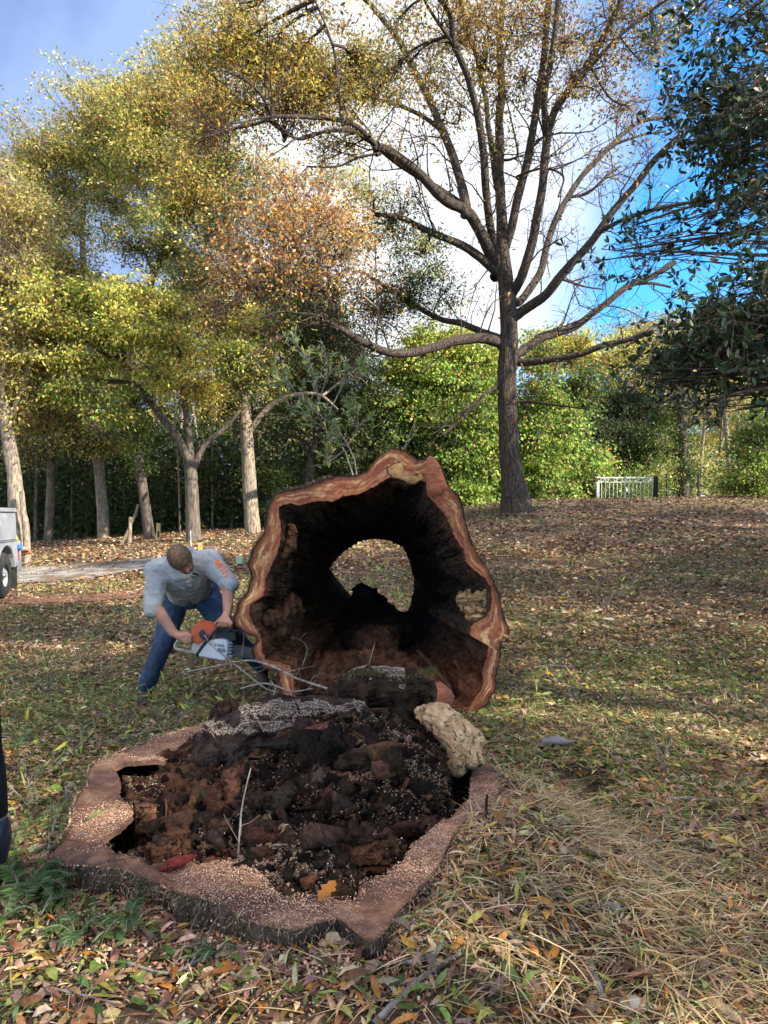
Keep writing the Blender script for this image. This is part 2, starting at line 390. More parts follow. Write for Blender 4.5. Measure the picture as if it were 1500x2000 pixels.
# small crumbs and chips of wood thick around the stump
acc = ([], [], [])
def chips(n, X, Y, Z, pal, s0, s1, tl=.5):
    L = rng.uniform(s0, s1, n); V, Fc, Cc = cards(np.stack([X, Y, Z], -1), rng.uniform(0, 6.3, n), L, L*rng.uniform(.35, .9, n), pick(pal, n, .25), .25, rng.normal(0, tl, n), rng.normal(0, tl, n), .003)
    return V, Fc, Cc
SAW = [((.56, .35, .22), 4), ((.46, .24, .15), 4), ((.64, .47, .31), 2), ((.33, .15, .09), 3), ((.74, .63, .46), .5)]
a = rng.uniform(-math.pi, math.pi, 26000); ro = np.interp(a, ANG, RO); rr = ro + .01+np.abs(rng.normal(0, .16, len(a)))
wfront = (np.sin(a) < .35) | (rng.random(len(a)) < .25); a, rr = a[wfront], rr[wfront]
X = SC[0]+rr*np.cos(a); Y = SC[1]+rr*np.sin(a); k = Y > 1.7; X, Y = X[k], Y[k]
add(acc, *chips(len(X), X, Y, hgt(X, Y)+rng.random(len(X))*.012, SAW, .006, .018))
flush('wood_shavings', acc, M['chip'], label='pink and tan sawdust and shavings spilled on the ground round the stump', cat='sawdust')
# straw and cut grass
acc = ([], [], [])
def straw(n, X, Y, L0, L1, W0, W1, pal, lean=(.0, .35), bend=(-.35, .1), lift=.02, yawf=None):
    k = keep_litter(X, Y) & (rng.random(len(X)) < 1); X, Y = X[k], Y[k]; n = len(X)
    p = on_ground(X, Y); p[:, 2] += rng.random(n)*lift
    yaw = rng.uniform(0, 6.3, n) if yawf is None else yawf(X, Y, n)
    return blades(p, yaw, rng.uniform(L0, L1, n), rng.uniform(W0, W1, n), pick(pal, n, .22), rng.uniform(*lean, n), rng.uniform(*bend, n))
X = rng.normal(1.05, .55, 9000); Y = rng.normal(2.9, .75, 9000); k = (Y > 1.8) & (X > .1); X, Y = X[k], Y[k]
add(acc, *straw(0, X, Y, .05, .20, .003, .0075, STRAW, (-.1, .32), (-.3, .02), .05))
X, Y = frus(22000, 1.9, 6, power=.8); k = rng.random(len(X)) < np.clip(.35+.5*(X > .2)+fbm2(X, Y, 1, 2), 0, 1); X, Y = X[k], Y[k]
add(acc, *straw(0, X, Y, .04, .15, .0025, .006, STRAW, (-.05, .28), (-.25, .03), .03))
X, Y = frus(26000, 5, 15, power=.9)
add(acc, *straw(0, X, Y, .05, .14, .004, .009, STRAW+[((.22, .22, .08), 5)], (0, .5), (-.3, .1), .02))
flush('dry_grass', acc, M['straw'], label='loose dry straw and cut grass strewn over the lawn and beside the stump', cat='dry grass')
acc = ([], [], [])
X, Y = frus(34000, 2.0, 10, power=.8); k = rng.random(len(X)) < greenness(X, Y)**1.3; X, Y = X[k], Y[k]
add(acc, *straw(0, X, Y, .04, .10, .003, .006, [((.09, .14, .03), 3), ((.15, .19, .045), 3), ((.22, .22, .06), 2)], (.5, 1.5), (-.35, .2), 0))
X, Y = frus(26000, 10, 26); k = rng.random(len(X)) < greenness(X, Y)+.15; X, Y = X[k], Y[k]
add(acc, *straw(0, X, Y, .07, .13, .010, .018, [((.12, .15, .04), 3), ((.20, .19, .06), 3)], (.4, 1.4), (-.35, .2), 0))
flush('lawn_grass', acc, M['straw'], label='short green grass growing up through the leaf litter', cat='grass')
# the nearest large leaves one by one: 300 children of the ground, sharing a few meshes
protos = []
for k in range(8):
    L = 1.0; W = [.16, .22, .18, .42, .17, .26, .34, .14][k]
    n = 9; t = np.linspace(0, 1, n); wd = W*.5*np.sin(np.pi*t**.85)**(.8)
    if k in (3, 6): wd = wd*(1+.35*np.sin(t*22))
    cu = rng.uniform(-.3, .5); tw = rng.uniform(-.8, .8); V = []
    for i in range(n):
        yb = .18*math.sin(t[i]*2.5+k)*.3; z = cu*(t[i]-.5)**2; e = tw*(t[i]-.5)
        V += [(t[i]-.5, yb-wd[i]*math.cos(e), z+.25*wd[i]-wd[i]*math.sin(e)), (t[i]-.5, yb, z), (t[i]-.5, yb+wd[i]*math.cos(e), z+.25*wd[i]+wd[i]*math.sin(e))]
    V = np.array(V); V[:, 2] -= V[:, 2].min(); k3 = np.arange(n-1)[:, None]*3
    f = np.concatenate([k3+np.array([0, 1, 4, 3]), k3+np.array([1, 2, 5, 4])])
    for (c1, c2) in (((.20, .09, .04), (.32, .16, .07)), ((.42, .18, .03), (.30, .12, .03)), ((.12, .17, .04), (.20, .24, .07)), ((.45, .33, .06), (.34, .30, .08)), ((.22, .14, .12), (.30, .20, .17))):
        col = np.array(c1)+(np.array(c2)-np.array(c1))*rng.random((len(V), 1))
        me = mesh_np('single_leaf', V, f, col, True); me.materials.append(M['litter']); protos.append(me)
cnt = 0
while cnt < 290:
    Y0 = 2.0+3.2*rng.random()**1.3; X0 = rng.uniform(-1, 1)*(.53*Y0)
    if in_stump(np.array([X0]), np.array([Y0]), .05)[0]: continue
    o = link('leaf', protos[rng.integers(len(protos))], None, ground, loc=(X0, Y0, float(hgt(X0, Y0))+.018))
    s = rng.uniform(.06, .125); o.scale = (s, s, s); o.rotation_euler = (rng.normal(0, .35), rng.normal(0, .2), rng.uniform(0, 6.3)); cnt += 1

# ------------------------------------------------------------------ the big stump in front
stump = thing('hollow_stump', (SC[0], SC[1], 0), 'wide flat cut hollow stump with sawdust covered pink rim and dark rotten middle', 'stump')
def ring_faces(na, nr, wrap=True):
    k = np.arange(nr*na).reshape(nr, na); k2 = np.roll(k, -1, 1)
    return np.stack([k[:-1], k2[:-1], k2[1:], k[1:]], -1).reshape(-1, 4)
def rimz(X, Y): return SZ + .022*fbm2(X, Y, 4, 3) + .009*fbm2(X, Y, 18, 3) + .003*fbm2(X, Y, 60, 2)
PITS = [(275, 1503, 48, 13, .30), (232, 1545, 10, 28, .25), (262, 1628, 42, 26, .34), (262, 1606, 14, 26, .28), (330, 1548, 26, 9, .12), (905, 1545, 30, 45, .35), (865, 1588, 40, 22, .25), (790, 1628, 50, 18, .30), (735, 1684, 62, 20, .26), (305, 1462, 14, 5, .12), (690, 1748, 14, 8, .15), (560, 1606, 30, 10, .1), (640, 1600, 60, 12, .10), (440, 1560, 30, 20, .06), (520, 1700, 30, 9, .08), (690, 1702, 28, 7, .1)]
def to_px(X, Y): return 750+F*X/Y, 1000+F*(CAMZ-SZ)/Y
def corez(X, Y, s):
    qx, qy = to_px(X, Y)
    qx = qx + 16*fbm2(X, Y, 9, 3, 2.); qy = qy + 9*fbm2(X, Y, 9, 3, 7.)
    m = .16*np.exp(-((qx-660)/150)**2-((qy-1500)/75)**2) + .12*np.exp(-((qx-770)/110)**2-((qy-1520)/70)**2) + .05*np.exp(-((qx-520)/120)**2-((qy-1470)/50)**2)
    m = m + .05*np.exp(-((qx-700)/50)**2-((qy-1655)/22)**2) - .05*np.exp(-((qx-430)/100)**2-((qy-1600)/60)**2)
    left = np.clip((400-qx)/60, 0, 1)
    rough = .075*ridged(np.stack([X, Y, X*0], -1), 5.5, 6) + .035*fbm2(X, Y, 34, 4) + .03*ridged(np.stack([X*.6+Y*.8, X*.8-Y*.6, X*0+2], -1), 16, 3)
    plates = .035*np.floor(2.2*fbm2(X, Y, 5, 2, 1.1)+.5)
    z = SZ - .035 + m + rough*(1-.75*left) + plates*(.3+.3*left)
    z = z*(1-left*.6) + (SZ-.012+.03*ridged(np.stack([X, Y, X*0+3], -1), 6, 4))*left*.6
    for (a, b, ra, rb, dp) in PITS:
        z = z - dp*np.exp(-(((qx-a)/ra)**2+((qy-b)/rb)**2)**2)
    return z
nr = 15; ss = np.linspace(0, 1, nr)[:, None]
rad = RI[None]+(RO-RI)[None]*ss
X = SC[0]+rad*np.cos(ANG); Y = SC[1]+rad*np.sin(ANG)
Z = rimz(X, Y); Z[0] -= .02; Z[-1] -= .012
M['rim'] = mat('sawn_pink_rim', attr=True, base2=(.52, .42, .38), scale=14, detail=9, rough=.95, bump=1, bscale=80, bdist=.03, third=(.15, .08, .055), tscale=3.4, tpos=(.46, .60))
qx, qy = to_px(X, Y); nn1 = fbm2(X, Y, 5, 4, 11.)
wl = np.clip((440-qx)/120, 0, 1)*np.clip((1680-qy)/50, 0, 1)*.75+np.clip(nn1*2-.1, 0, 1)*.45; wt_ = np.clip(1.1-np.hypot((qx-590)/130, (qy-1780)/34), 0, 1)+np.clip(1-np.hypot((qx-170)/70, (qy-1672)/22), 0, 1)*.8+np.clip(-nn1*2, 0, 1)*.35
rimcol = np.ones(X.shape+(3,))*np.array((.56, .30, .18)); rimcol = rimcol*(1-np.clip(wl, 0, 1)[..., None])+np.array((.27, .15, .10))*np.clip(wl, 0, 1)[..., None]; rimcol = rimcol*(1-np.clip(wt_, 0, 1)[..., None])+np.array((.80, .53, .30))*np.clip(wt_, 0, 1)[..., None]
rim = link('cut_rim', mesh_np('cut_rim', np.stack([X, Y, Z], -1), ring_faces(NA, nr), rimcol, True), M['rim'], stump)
# bark wall down to the soil with buttresses
nb = 16; t = np.linspace(0, 1, nb)[:, None]
ca, sa = np.cos(ANG)[None], np.sin(ANG)[None]
prof = .012*np.sin(t*3.1)+.13*t**2.2-.03*np.sin(t*math.pi)
rb = RO[None]+prof*(1+.8*fbm2(ca*3+0*t, sa*3+0*t, 1.5, 2)) + .028*ridged(np.stack([ca*7+0*t, sa*7+0*t, t*.7+0*ca], -1), 1.6, 4)*np.clip(t*5, .15, 1)
X = SC[0]+rb*ca; Y = SC[1]+rb*sa
Z = SZ-.008-t*(SZ+.06)
Z = Z + .01*fbm2(X, Y, 15, 3)*t
M['bark_stump'] = mat('mossy_stump_bark', (.045, .032, .024), (.17, .12, .085), scale=13, rough=1, bump=1, bscale=30, bdist=.05, third=(.075, .085, .025), tscale=4, tpos=(.52, .66))
link('bark', mesh_np('bark', np.stack([X, Y, Z], -1), ring_faces(NA, nb), smooth=True), M['bark_stump'], stump)
acc = ([], [], [])
n = 17000; ix = rng.integers(0, NA, n); tt = rng.random(n)**1.3; row = (tt*(nb-1)*.8).astype(int); p = np.stack([X, Y, Z], -1)[row, ix]+rng.normal(0, .006, (n, 3)); a = ANG[ix]+rng.normal(0, .9, n)
add(acc, *blades(p, a, rng.uniform(.008, .035, n), np.full(n, .0035), pick([((.09, .065, .045), 4), ((.13, .12, .045), 1.8), ((.22, .15, .10), 3), ((.07, .08, .025), 1.2), ((.42, .28, .18), 2.5)], n), rng.uniform(-1.4, .9, n), rng.uniform(-.5, .4, n), 2))
flush('moss_fringe', acc, M['straw'], stump)
acc = ([], [], [])
n = 9000; ix = rng.integers(0, NA, n); row = (rng.random(n)**1.5*(nb-1)*.8).astype(int); p = np.stack([X, Y, Z], -1)[row, ix]+np.stack([np.cos(ANG[ix]), np.sin(ANG[ix]), 0*ix], -1)*.006
k = fbm(p, 5, 2) > -.05; p = p[k]
add(acc, *chips(len(p), p[:, 0], p[:, 1], p[:, 2], SAW, .004, .011, .9))
flush('clinging_shavings', acc, M['chip'], stump)
# rotten core as a rough height field
nc = 110; sc_ = np.linspace(0, 1, nc)[:, None]**.8
rad = RI[None]*sc_*1.004
X = SC[0]+rad*np.cos(ANG); Y = SC[1]+rad*np.sin(ANG)
Z = corez(X, Y, sc_); edge = np.clip((1-sc_)/.05, 0, 1)
Z = np.where(sc_ > .95, Z*edge+(np.minimum(Z, SZ-.02)-.05*(1-edge))*(1-edge), Z)
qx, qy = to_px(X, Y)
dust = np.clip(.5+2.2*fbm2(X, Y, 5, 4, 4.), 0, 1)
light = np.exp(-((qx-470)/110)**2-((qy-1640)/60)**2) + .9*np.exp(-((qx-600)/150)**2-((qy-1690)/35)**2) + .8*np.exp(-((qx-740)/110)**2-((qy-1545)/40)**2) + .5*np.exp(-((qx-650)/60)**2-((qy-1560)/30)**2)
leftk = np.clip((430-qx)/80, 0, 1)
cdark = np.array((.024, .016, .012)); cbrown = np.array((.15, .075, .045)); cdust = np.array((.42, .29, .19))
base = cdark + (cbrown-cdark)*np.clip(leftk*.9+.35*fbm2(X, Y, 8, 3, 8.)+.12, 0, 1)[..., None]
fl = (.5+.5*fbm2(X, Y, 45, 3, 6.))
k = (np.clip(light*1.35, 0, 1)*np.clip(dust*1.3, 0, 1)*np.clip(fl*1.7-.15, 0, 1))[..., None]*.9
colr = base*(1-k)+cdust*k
M['core'] = mat('crumbled_rot', attr=True, base2=(.35, .32, .3), scale=45, rough=1, bump=1, bscale=60, bdist=.03, spec=.1)
M['core'].node_tree.nodes['Principled BSDF'].inputs['Specular IOR Level'].default_value = .1
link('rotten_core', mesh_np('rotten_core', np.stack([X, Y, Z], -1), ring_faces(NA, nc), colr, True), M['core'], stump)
# sawdust crumbs lying on rim and core
acc = ([], [], [])
a = rng.uniform(-math.pi, math.pi, 80000); ri = np.interp(a, ANG, RI); ro = np.interp(a, ANG, RO); rr = ri+(ro-ri)*rng.random(len(a))
X = SC[0]+rr*np.cos(a); Y = SC[1]+rr*np.sin(a); k = fbm2(X, Y, 3.5, 3, 2.)+.30 > rng.random(len(X))*.7; X, Y = X[k], Y[k]
add(acc, *chips(len(X), X, Y, rimz(X, Y)+.001, SAW, .002, .0065, .3))
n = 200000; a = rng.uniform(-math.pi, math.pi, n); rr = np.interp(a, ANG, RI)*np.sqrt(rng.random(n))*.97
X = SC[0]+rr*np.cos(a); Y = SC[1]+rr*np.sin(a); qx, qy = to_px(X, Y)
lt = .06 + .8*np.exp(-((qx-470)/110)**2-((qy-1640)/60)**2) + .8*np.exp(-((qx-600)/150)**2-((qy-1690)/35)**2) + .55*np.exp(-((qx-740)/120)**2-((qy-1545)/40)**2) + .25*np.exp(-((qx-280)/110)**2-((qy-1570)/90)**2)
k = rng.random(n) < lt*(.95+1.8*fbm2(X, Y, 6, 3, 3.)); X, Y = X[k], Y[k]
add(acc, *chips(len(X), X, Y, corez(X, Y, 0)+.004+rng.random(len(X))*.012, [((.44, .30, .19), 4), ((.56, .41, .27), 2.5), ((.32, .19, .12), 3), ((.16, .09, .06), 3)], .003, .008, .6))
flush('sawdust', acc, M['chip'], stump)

def shards(n, X, Y, Z, pal, L0, L1):
    """angular splinters and crumbs: jittered boxes"""
    L = rng.uniform(L0, L1, n)**1.0; S = np.stack([L, L*rng.uniform(.2, .6, n), L*rng.uniform(.12, .4, n)], -1)/2
    c8 = np.array([(a, b, c) for a in (-1, 1) for b in (-1, 1) for c in (-1, 1)], float); Vb = c8[None]*S[:, None]*(1+rng.uniform(-.35, .25, (n, 8, 3)))
    Vb[:, 4:, 1:] *= rng.uniform(.2, 1, (n, 1, 1))
    q = rng.normal(0, 1, (n, 3))*np.array((1, 1, .45)); a = nrm(q); t = rng.normal(0, 1, (n, 3)); b = nrm(np.cross(a, t)); c = np.cross(a, b)
    V = Vb[:, :, 0:1]*a[:, None]+Vb[:, :, 1:2]*b[:, None]+Vb[:, :, 2:3]*c[:, None]+np.stack([X, Y, Z], -1)[:, None]
    f = np.array([[0, 1, 3, 2], [4, 6, 7, 5], [0, 4, 5, 1], [2, 3, 7, 6], [0, 2, 6, 4], [1, 5, 7, 3]])
    return V.reshape(-1, 3), (np.arange(n)[:, None, None]*8+f).reshape(-1, 4), np.repeat(pick(pal, n, .3), 8, 0)
acc = ([], [], [])
def core_pts(n, smax=.97):
    a = rng.uniform(-math.pi, math.pi, n); rr = np.interp(a, ANG, RI)*np.sqrt(rng.random(n))*smax; return SC[0]+rr*np.cos(a), SC[1]+rr*np.sin(a)
X, Y = core_pts(5200); qx, qy = to_px(X, Y); lt = np.exp(-((qx-470)/110)**2-((qy-1640)/60)**2) + np.exp(-((qx-600)/150)**2-((qy-1690)/35)**2); k = rng.random(len(X)) > lt*.92; X, Y = X[k], Y[k]; add(acc, *shards(len(X), X, Y, corez(X, Y, 0)+.004, [((.030, .020, .015), 5), ((.08, .045, .03), 4), ((.16, .08, .045), 3), ((.26, .15, .09), 1)], .012, .05))
X, Y = core_pts(900); add(acc, *shards(len(X), X, Y, corez(X, Y, 0)+.008, [((.020, .014, .011), 5), ((.06, .035, .024), 4), ((.15, .07, .04), 2)], .04, .12))
X, Y = core_pts(2500); qx, qy = to_px(X, Y); k = qx < 440; X, Y = X[k], Y[k]; add(acc, *shards(len(X), X, Y, corez(X, Y, 0)+.006, [((.20, .09, .05), 4), ((.12, .055, .035), 4), ((.34, .18, .09), 1.5)], .02, .08))
X, Y = core_pts(70, .8); add(acc, *shards(len(X), X, Y, corez(X, Y, 0)+.02, [((.05, .034, .026), 4), ((.10, .06, .042), 3), ((.20, .10, .06), 2)], .12, .28))
o = link('rot_fragments', mesh_np('rot_fragments', np.concatenate(acc[0]), np.concatenate(acc[1]), np.concatenate(acc[2])), M['core'], stump); tag(o, kind='stuff')
# a few dead leaves lying on the stump
for i, (px, py) in enumerate([(585, 1580), (660, 1470), (700, 1455), (740, 1440), (765, 1432), (790, 1450), (800, 1470), (820, 1440), (835, 1462), (560, 1470), (500, 1665), (345, 1600), (190, 1600), (160, 1640), (225, 1580), (395, 1480), (520, 1500), (505, 1520), (600, 1650), (640, 1755), (470, 1740), (880, 1578), (345, 1545), (300, 1650), (660, 1620), (735, 1470)]):
    x, y = SP(px, py); a = math.atan2(y-SC[1], x-SC[0]); z = float(corez(np.array([x]), np.array([y]), 0)[0]) if math.hypot(x-SC[0], y-SC[1]) < np.interp(a, ANG, RI) else SZ
    o = link('leaf', protos[(i*7+3) % len(protos)], None, stump, loc=(x-SC[0], y-SC[1], z+.02)); sc0 = rng.uniform(.07, .12); o.scale = (sc0,)*3; o.rotation_euler = (rng.normal(0, .3), rng.normal(0, .3), rng.uniform(0, 6.3))

# generic rough lumps -------------------------------------------------
def lump(path, widths, thick, noise, seed, up=(0, 0, 1), na=34, npth=40, nscale=13, flat=None, ends=.3):
    """rough slab or clod: elliptical section swept along a path, displaced by noise"""
    path = np.array(path, float); m = len(path); tt = np.linspace(0, m-1, npth)
    pc = np.stack([np.interp(tt, range(m), path[:, i]) for i in range(3)], -1)
    pc[1:-1] = (pc[:-2]+2*pc[1:-1]+pc[2:])/4
    wd = np.interp(tt, range(m), widths); th = np.interp(tt, range(m), thick) if np.ndim(thick) else np.full(npth, thick)
    e = np.linspace(0, 1, npth); cap = np.minimum(1, np.minimum(e, 1-e)/ends*1.0); cap = np.sqrt(np.clip(1-(1-cap)**2, 0.0, 1)); cap[[0, -1]] = .02
    tg = nrm(np.gradient(pc, axis=0)); up = np.array(up, float)
    sd = nrm(np.cross(tg, up)); u2 = nrm(np.cross(sd, tg))
    an = np.linspace(0, 2*math.pi, na, endpoint=False)
    ca_, sa_ = np.cos(an), np.sin(an); p = 1.0
    ca_ = np.sign(ca_)*np.abs(ca_)**.8; sa_ = np.sign(sa_)*np.abs(sa_)**.8
    off = sd[:, None]*(wd*cap)[:, None, None]*ca_[None, :, None] + u2[:, None]*(th*cap)[:, None, None]*sa_[None, :, None]
    V = pc[:, None]+off
    d = nrm(off); al = (V*tg[:, None]).sum(-1, keepdims=True)
    q = V-tg[:, None]*al*.72+seed*3.7
    st = np.floor(2.5*fbm(q, nscale*.8, 2)+.5)/2.5
    V = V + d*(noise*(.75*ridged(q, nscale*1.2, 5)+.45*fbm(q, nscale*4, 3)+.55*st))[..., None]
    k = np.arange(npth*na).reshape(npth, na); k2 = np.roll(k, -1, 1)
    return V.reshape(-1, 3), np.stack([k[:-1], k[1:], k2[1:], k2[:-1]], -1).reshape(-1, 4)
def lump_obj(name, args, material, parent=None, label=None, cat=None, group=None, **kw):
    V, f = lump(*args, **kw); o = link(name, mesh_np(name, V, f, smooth=True), material, parent)
    if parent is None:
        c = V.mean(0); o.data.transform(Matrix.Translation(-Vector(c))); o.location = c
    return tag(o, label, cat, group)
M['bark_dust'] = mat('dusted_rotten_slab', (.030, .020, .018), (.11, .072, .060), scale=14, rough=1, bump=1, bscale=34, bdist=.06, spec=.1)
def dust_top(V, thr, pal, n, s0, s1, f, name, parent, amt=1.0, region=None):
    """chips on the upward faces of a mesh"""
    q = V[f]; nn = np.cross(q[:, 1]-q[:, 0], q[:, 2]-q[:, 0]); ar = np.linalg.norm(nn, axis=1); nn = nn/np.maximum(ar, 1e-9)[:, None]
    cen = q.mean(1); ok = (np.abs(nn[:, 2]) > thr*.9) & (cen[:, 2] > np.percentile(V[:, 2], 60)+.02*fbm(cen, 9, 2)) & (fbm(cen, 5, 3)+.14 > 0)
    if region is not None: ok &= region(cen)
    idx = np.where(ok)[0]
    if not len(idx): return
    pr = ar[idx]/ar[idx].sum(); pk = rng.choice(idx, n, p=pr); r1, r2 = rng.random((2, n, 1))
    Pp = q[pk, 0]+(q[pk, 1]-q[pk, 0])*r1+(q[pk, 3]-q[pk, 0])*r2
    Vc, Fc, Cc = chips(n, Pp[:, 0], Pp[:, 1], Pp[:, 2]+.001, pal, s0, s1, .35)
    o = link(name, mesh_np(name, Vc, Fc, Cc), M['chip'], parent); tag(o, kind='stuff')
DUST = [((.48, .38, .29), 4), ((.58, .48, .38), 3), ((.34, .25, .19), 3), ((.16, .11, .08), 2)]
def slab(name, label, cat, path, widths, thick, noise, seed, material, dustn=0, up=(0, 0, 1), region=None, **kw):
    V, f = lump(path, widths, thick, noise, seed, up, **kw)
    o = link(name, mesh_np(name, V, f, smooth=True), material); c = V.mean(0)
    o.data.transform(Matrix.Translation(-Vector(c))); o.location = c; tag(o, label, cat)
    if dustn: dust_top(V, .35, DUST, dustn, .003, .007, f, 'sawdust', o, region=region)
    return o
# long dark slab left-back
slab('bark_slab', 'long dark rotten slab dusted with pale sawdust lying across the back of the stump', 'bark slab',
     [P(372, 1492, 3.65), P(420, 1462, 3.72), P(500, 1425, 3.82), P(580, 1408, 3.9), P(650, 1402, 3.95), P(720, 1390, 4.0)], [.05, .12, .13, .12, .10, .06], [.03, .085, .085, .07, .06, .03], .045, 1, M['bark_dust'], 17000, up=(0, -.5, 1), na=90, npth=180)
slab('mossy_bark_slab', 'thick mossy slab of bark propped behind the stump in front of the log', 'bark slab',
     [P(628, 1380, 4.25), P(670, 1355, 4.25), P(720, 1352, 4.25), P(775, 1352, 4.25), P(820, 1350, 4.25), P(852, 1340, 4.25)], [.05, .09, .12, .12, .11, .06], [.03, .07, .105, .10, .095, .06], .045, 2, M['rotdark'], 9000, up=(0, -.35, 1), na=90, npth=180, region=lambda c: c[:, 0] < 0.12)
# moss on its top edge
acc = ([], [], [])
for px, py in [(x, 1316+6*math.sin(x*.05)+(0 if 690 < x else (690-x)*.25)) for x in range(680, 852, 1)]:
    k = 14; c = P(px, py+2, 4.22)
    Pp = c+rng.normal(0, 1, (k, 3))*np.array((.012, .05, .010))
    add(acc, *blades(Pp, rng.uniform(0, 6.3, k), rng.uniform(.005, .013, k), np.full(k, .004), pick([((.09, .09, .02), 3), ((.15, .14, .04), 3), ((.05, .045, .02), 3)], k), rng.uniform(.4, 1.6, k), rng.uniform(-.4, .4, k), 2))
ms = flush('moss', acc, M['straw'], bpy.data.objects['mossy_bark_slab'])
slab('pale_wood_slab', 'pale yellow splintered slab of wood leaning on the right back of the stump', 'wood slab',
     [P(812, 1392, 3.95), P(845, 1400, 3.85), P(885, 1430, 3.7), P(915, 1462, 3.6), P(938, 1495, 3.52)], [.03, .055, .075, .08, .045], [.03, .06, .075, .07, .035], .030, 3, M['pale_wood'], up=(-.3, -.6, 1), na=110, npth=180, nscale=17)
slab('pale_wood_chunk', 'small knobbly yellow chunk of rot below the pale splintered slab', 'wood chunk',
     [P(868, 1484, 3.62), P(890, 1492, 3.58), P(912, 1500, 3.55)], [.025, .04, .03], [.03, .04, .03], .03, 4, M['pale_wood'], up=(0, 0, 1), nscale=11)
slab('red_wood_wedge', 'reddish cut wedge of wood between the mossy slab and the log', 'wood wedge',
     [P(822, 1385, 5.2), P(845, 1368, 5.2), P(868, 1362, 5.2), P(888, 1360, 5.2)], [.06, .10, .12, .05], [.04, .10, .10, .05], .02, 5, M['red_wood'], up=(0, -.3, 1), na=8, npth=9)
slab('crimson_splinter', 'dark crimson splinter of wood lying on the front rim of the stump', 'wood splinter',
     [P(308, 1697, 2.65), P(330, 1690, 2.66), P(358, 1681, 2.68), P(384, 1670, 2.70)], [.008, .026, .022, .004], [.006, .014, .012, .003], .012, 6, M['crimson_wood'], na=26, npth=40, nscale=24)
slab('rotten_bark_chunk', 'dark ragged chunk of rotten bark on the left of the long dusted slab', 'bark chunk',
     [P(408, 1408, 4.25), P(430, 1396, 4.28), P(455, 1380, 4.3), P(468, 1376, 4.3)], [.03, .06, .05, .02], [.02, .05, .045, .02], .03, 7, M['rotdark'])
slab('rotten_wood_strip', 'low dark strip of rotten wood between the twigs and the mossy slab', 'rotten wood',
     [P(480, 1392, 4.45), P(540, 1382, 4.45), P(600, 1380, 4.4), P(660, 1376, 4.35)], [.05, .08, .09, .05], [.03, .055, .05, .03], .04, 8, M['rotdark'])
# lumps that are part of the stump's own rot
CL = [((505, 1585), (555, 1578), .05, .03, 'rotdark'),
      ((560, 1455), (640, 1440), .09, .06, 'rot'), ((640, 1550), (652, 1530), .05, .05, 'char'), ((685, 1664), (770, 1650), .05, .02, 'rot'), ((690, 1655), (765, 1644), .045, .018, 'rotdark'), ((590, 1440), (700, 1425), .05, .03, 'rotdark'), ((610, 1530), (720, 1560), .05, .025, 'rotdark'), ((760, 1470), (850, 1480), .055, .03, 'rotdark'), ((470, 1520), (560, 1500), .045, .025, 'rot'),
      ((300, 1515), (345, 1535), .06, .02, 'rot'), ((295, 1600), (350, 1650), .045, .02, 'rot'), ((300, 1668), (340, 1664), .05, .02, 'rot'), ((345, 1505), (400, 1520), .05, .03, 'rot'), ((380, 1540), (420, 1565), .05, .03, 'rot'),
      ((330, 1478), (400, 1482), .04, .02, 'rot'), ((405, 1600), (440, 1620), .04, .03, 'rot'), ((350, 1580), (400, 1600), .03, .025, 'rot'), ((740, 1412), (765, 1408), .035, .045, 'rot'), ((700, 1430), (720, 1440), .04, .035, 'rot'), ((660, 1705), (690, 1712), .04, .02, 'rotdark')]
for i, (a, b, wd, th, mm) in enumerate(CL):
    (x0, y0), (x1, y1) = SP(*a), SP(*b)
    z0 = float(corez(np.array([x0]), np.array([y0]), 0)[0]); z1 = float(corez(np.array([x1]), np.array([y1]), 0)[0])
    z0 = max(z0, SZ-.06)+.01; z1 = max(z1, SZ-.06)+.01
    ex, ey = (x1-x0)*.3, (y1-y0)*.3
    V, f = lump([(x0-ex, y0-ey, z0-.02), (x0, y0, z0), (x1, y1, z1), (x1+ex, y1+ey, z1-.02)], [wd*.4, wd*.8, wd*.8, wd*.35], [th*.4, th, th, th*.4], .05, 20+i, na=48, npth=60, nscale=20)
    link('rotten_chunk', mesh_np('rotten_chunk', V, f, smooth=True), M[mm], stump)

# ------------------------------------------------------------------ the hollow log
YF = 5.8
def Z1(pts): return [(420+a/2.5, 850+b/2.5) for a, b in pts]
LO = Z1([(880,62),(930,75),(960,98),(985,120),(1030,118),(1048,98),(1085,120),(1105,150),(1120,190),(1145,260),(1190,290),(1215,350),(1225,430),(1250,510),(1285,590),(1320,640),(1360,710),(1385,770),(1400,850),(1412,890),(1437,950),(1430,1000),(1397,1015),(1395,1080),(1370,1170),(1365,1250),(1330,1310),(1270,1362),(1250,1352),(1150,1352),(900,1352),(600,1352),(420,1345),(350,1330),(325,1290),(318,1230),(305,1150),(240,1140),(190,1090),(180,1050),(205,1010),(200,985),(130,955),(95,925),(90,890),(110,830),(160,760),(180,690),(162,640),(180,560),(210,520),(240,480),(250,400),(265,340),(300,285),(360,270),(450,250),(540,215),(600,200),(690,195),(740,175),(765,140),(800,100),(850,68)])
LI = Z1([(860,205),(900,215),(960,240),(1000,222),(1030,230),(1035,290),(1080,340),(1120,380),(1145,430),(1170,500),(1215,560),(1225,620),(1265,660),(1320,700),(1345,750),(1350,820),(1330,880),(1290,905),(1245,935),(1245,980),(1300,978),(1345,990),(1325,1080),(1300,1150),(1310,1200),(1290,1260),(1255,1300),(1240,1328),(1100,1336),(900,1338),(700,1338),(500,1338),(395,1310),(390,1250),(385,1180),(365,1125),(320,1105),(250,1095),(228,1050),(228,1000),(215,960),(190,920),(165,870),(170,830),(240,780),(250,700),(270,650),(300,590),(320,520),(325,450),(315,400),(310,350),(370,330),(410,345),(500,320),(580,325),(620,300),(700,290),(760,260),(830,220)])
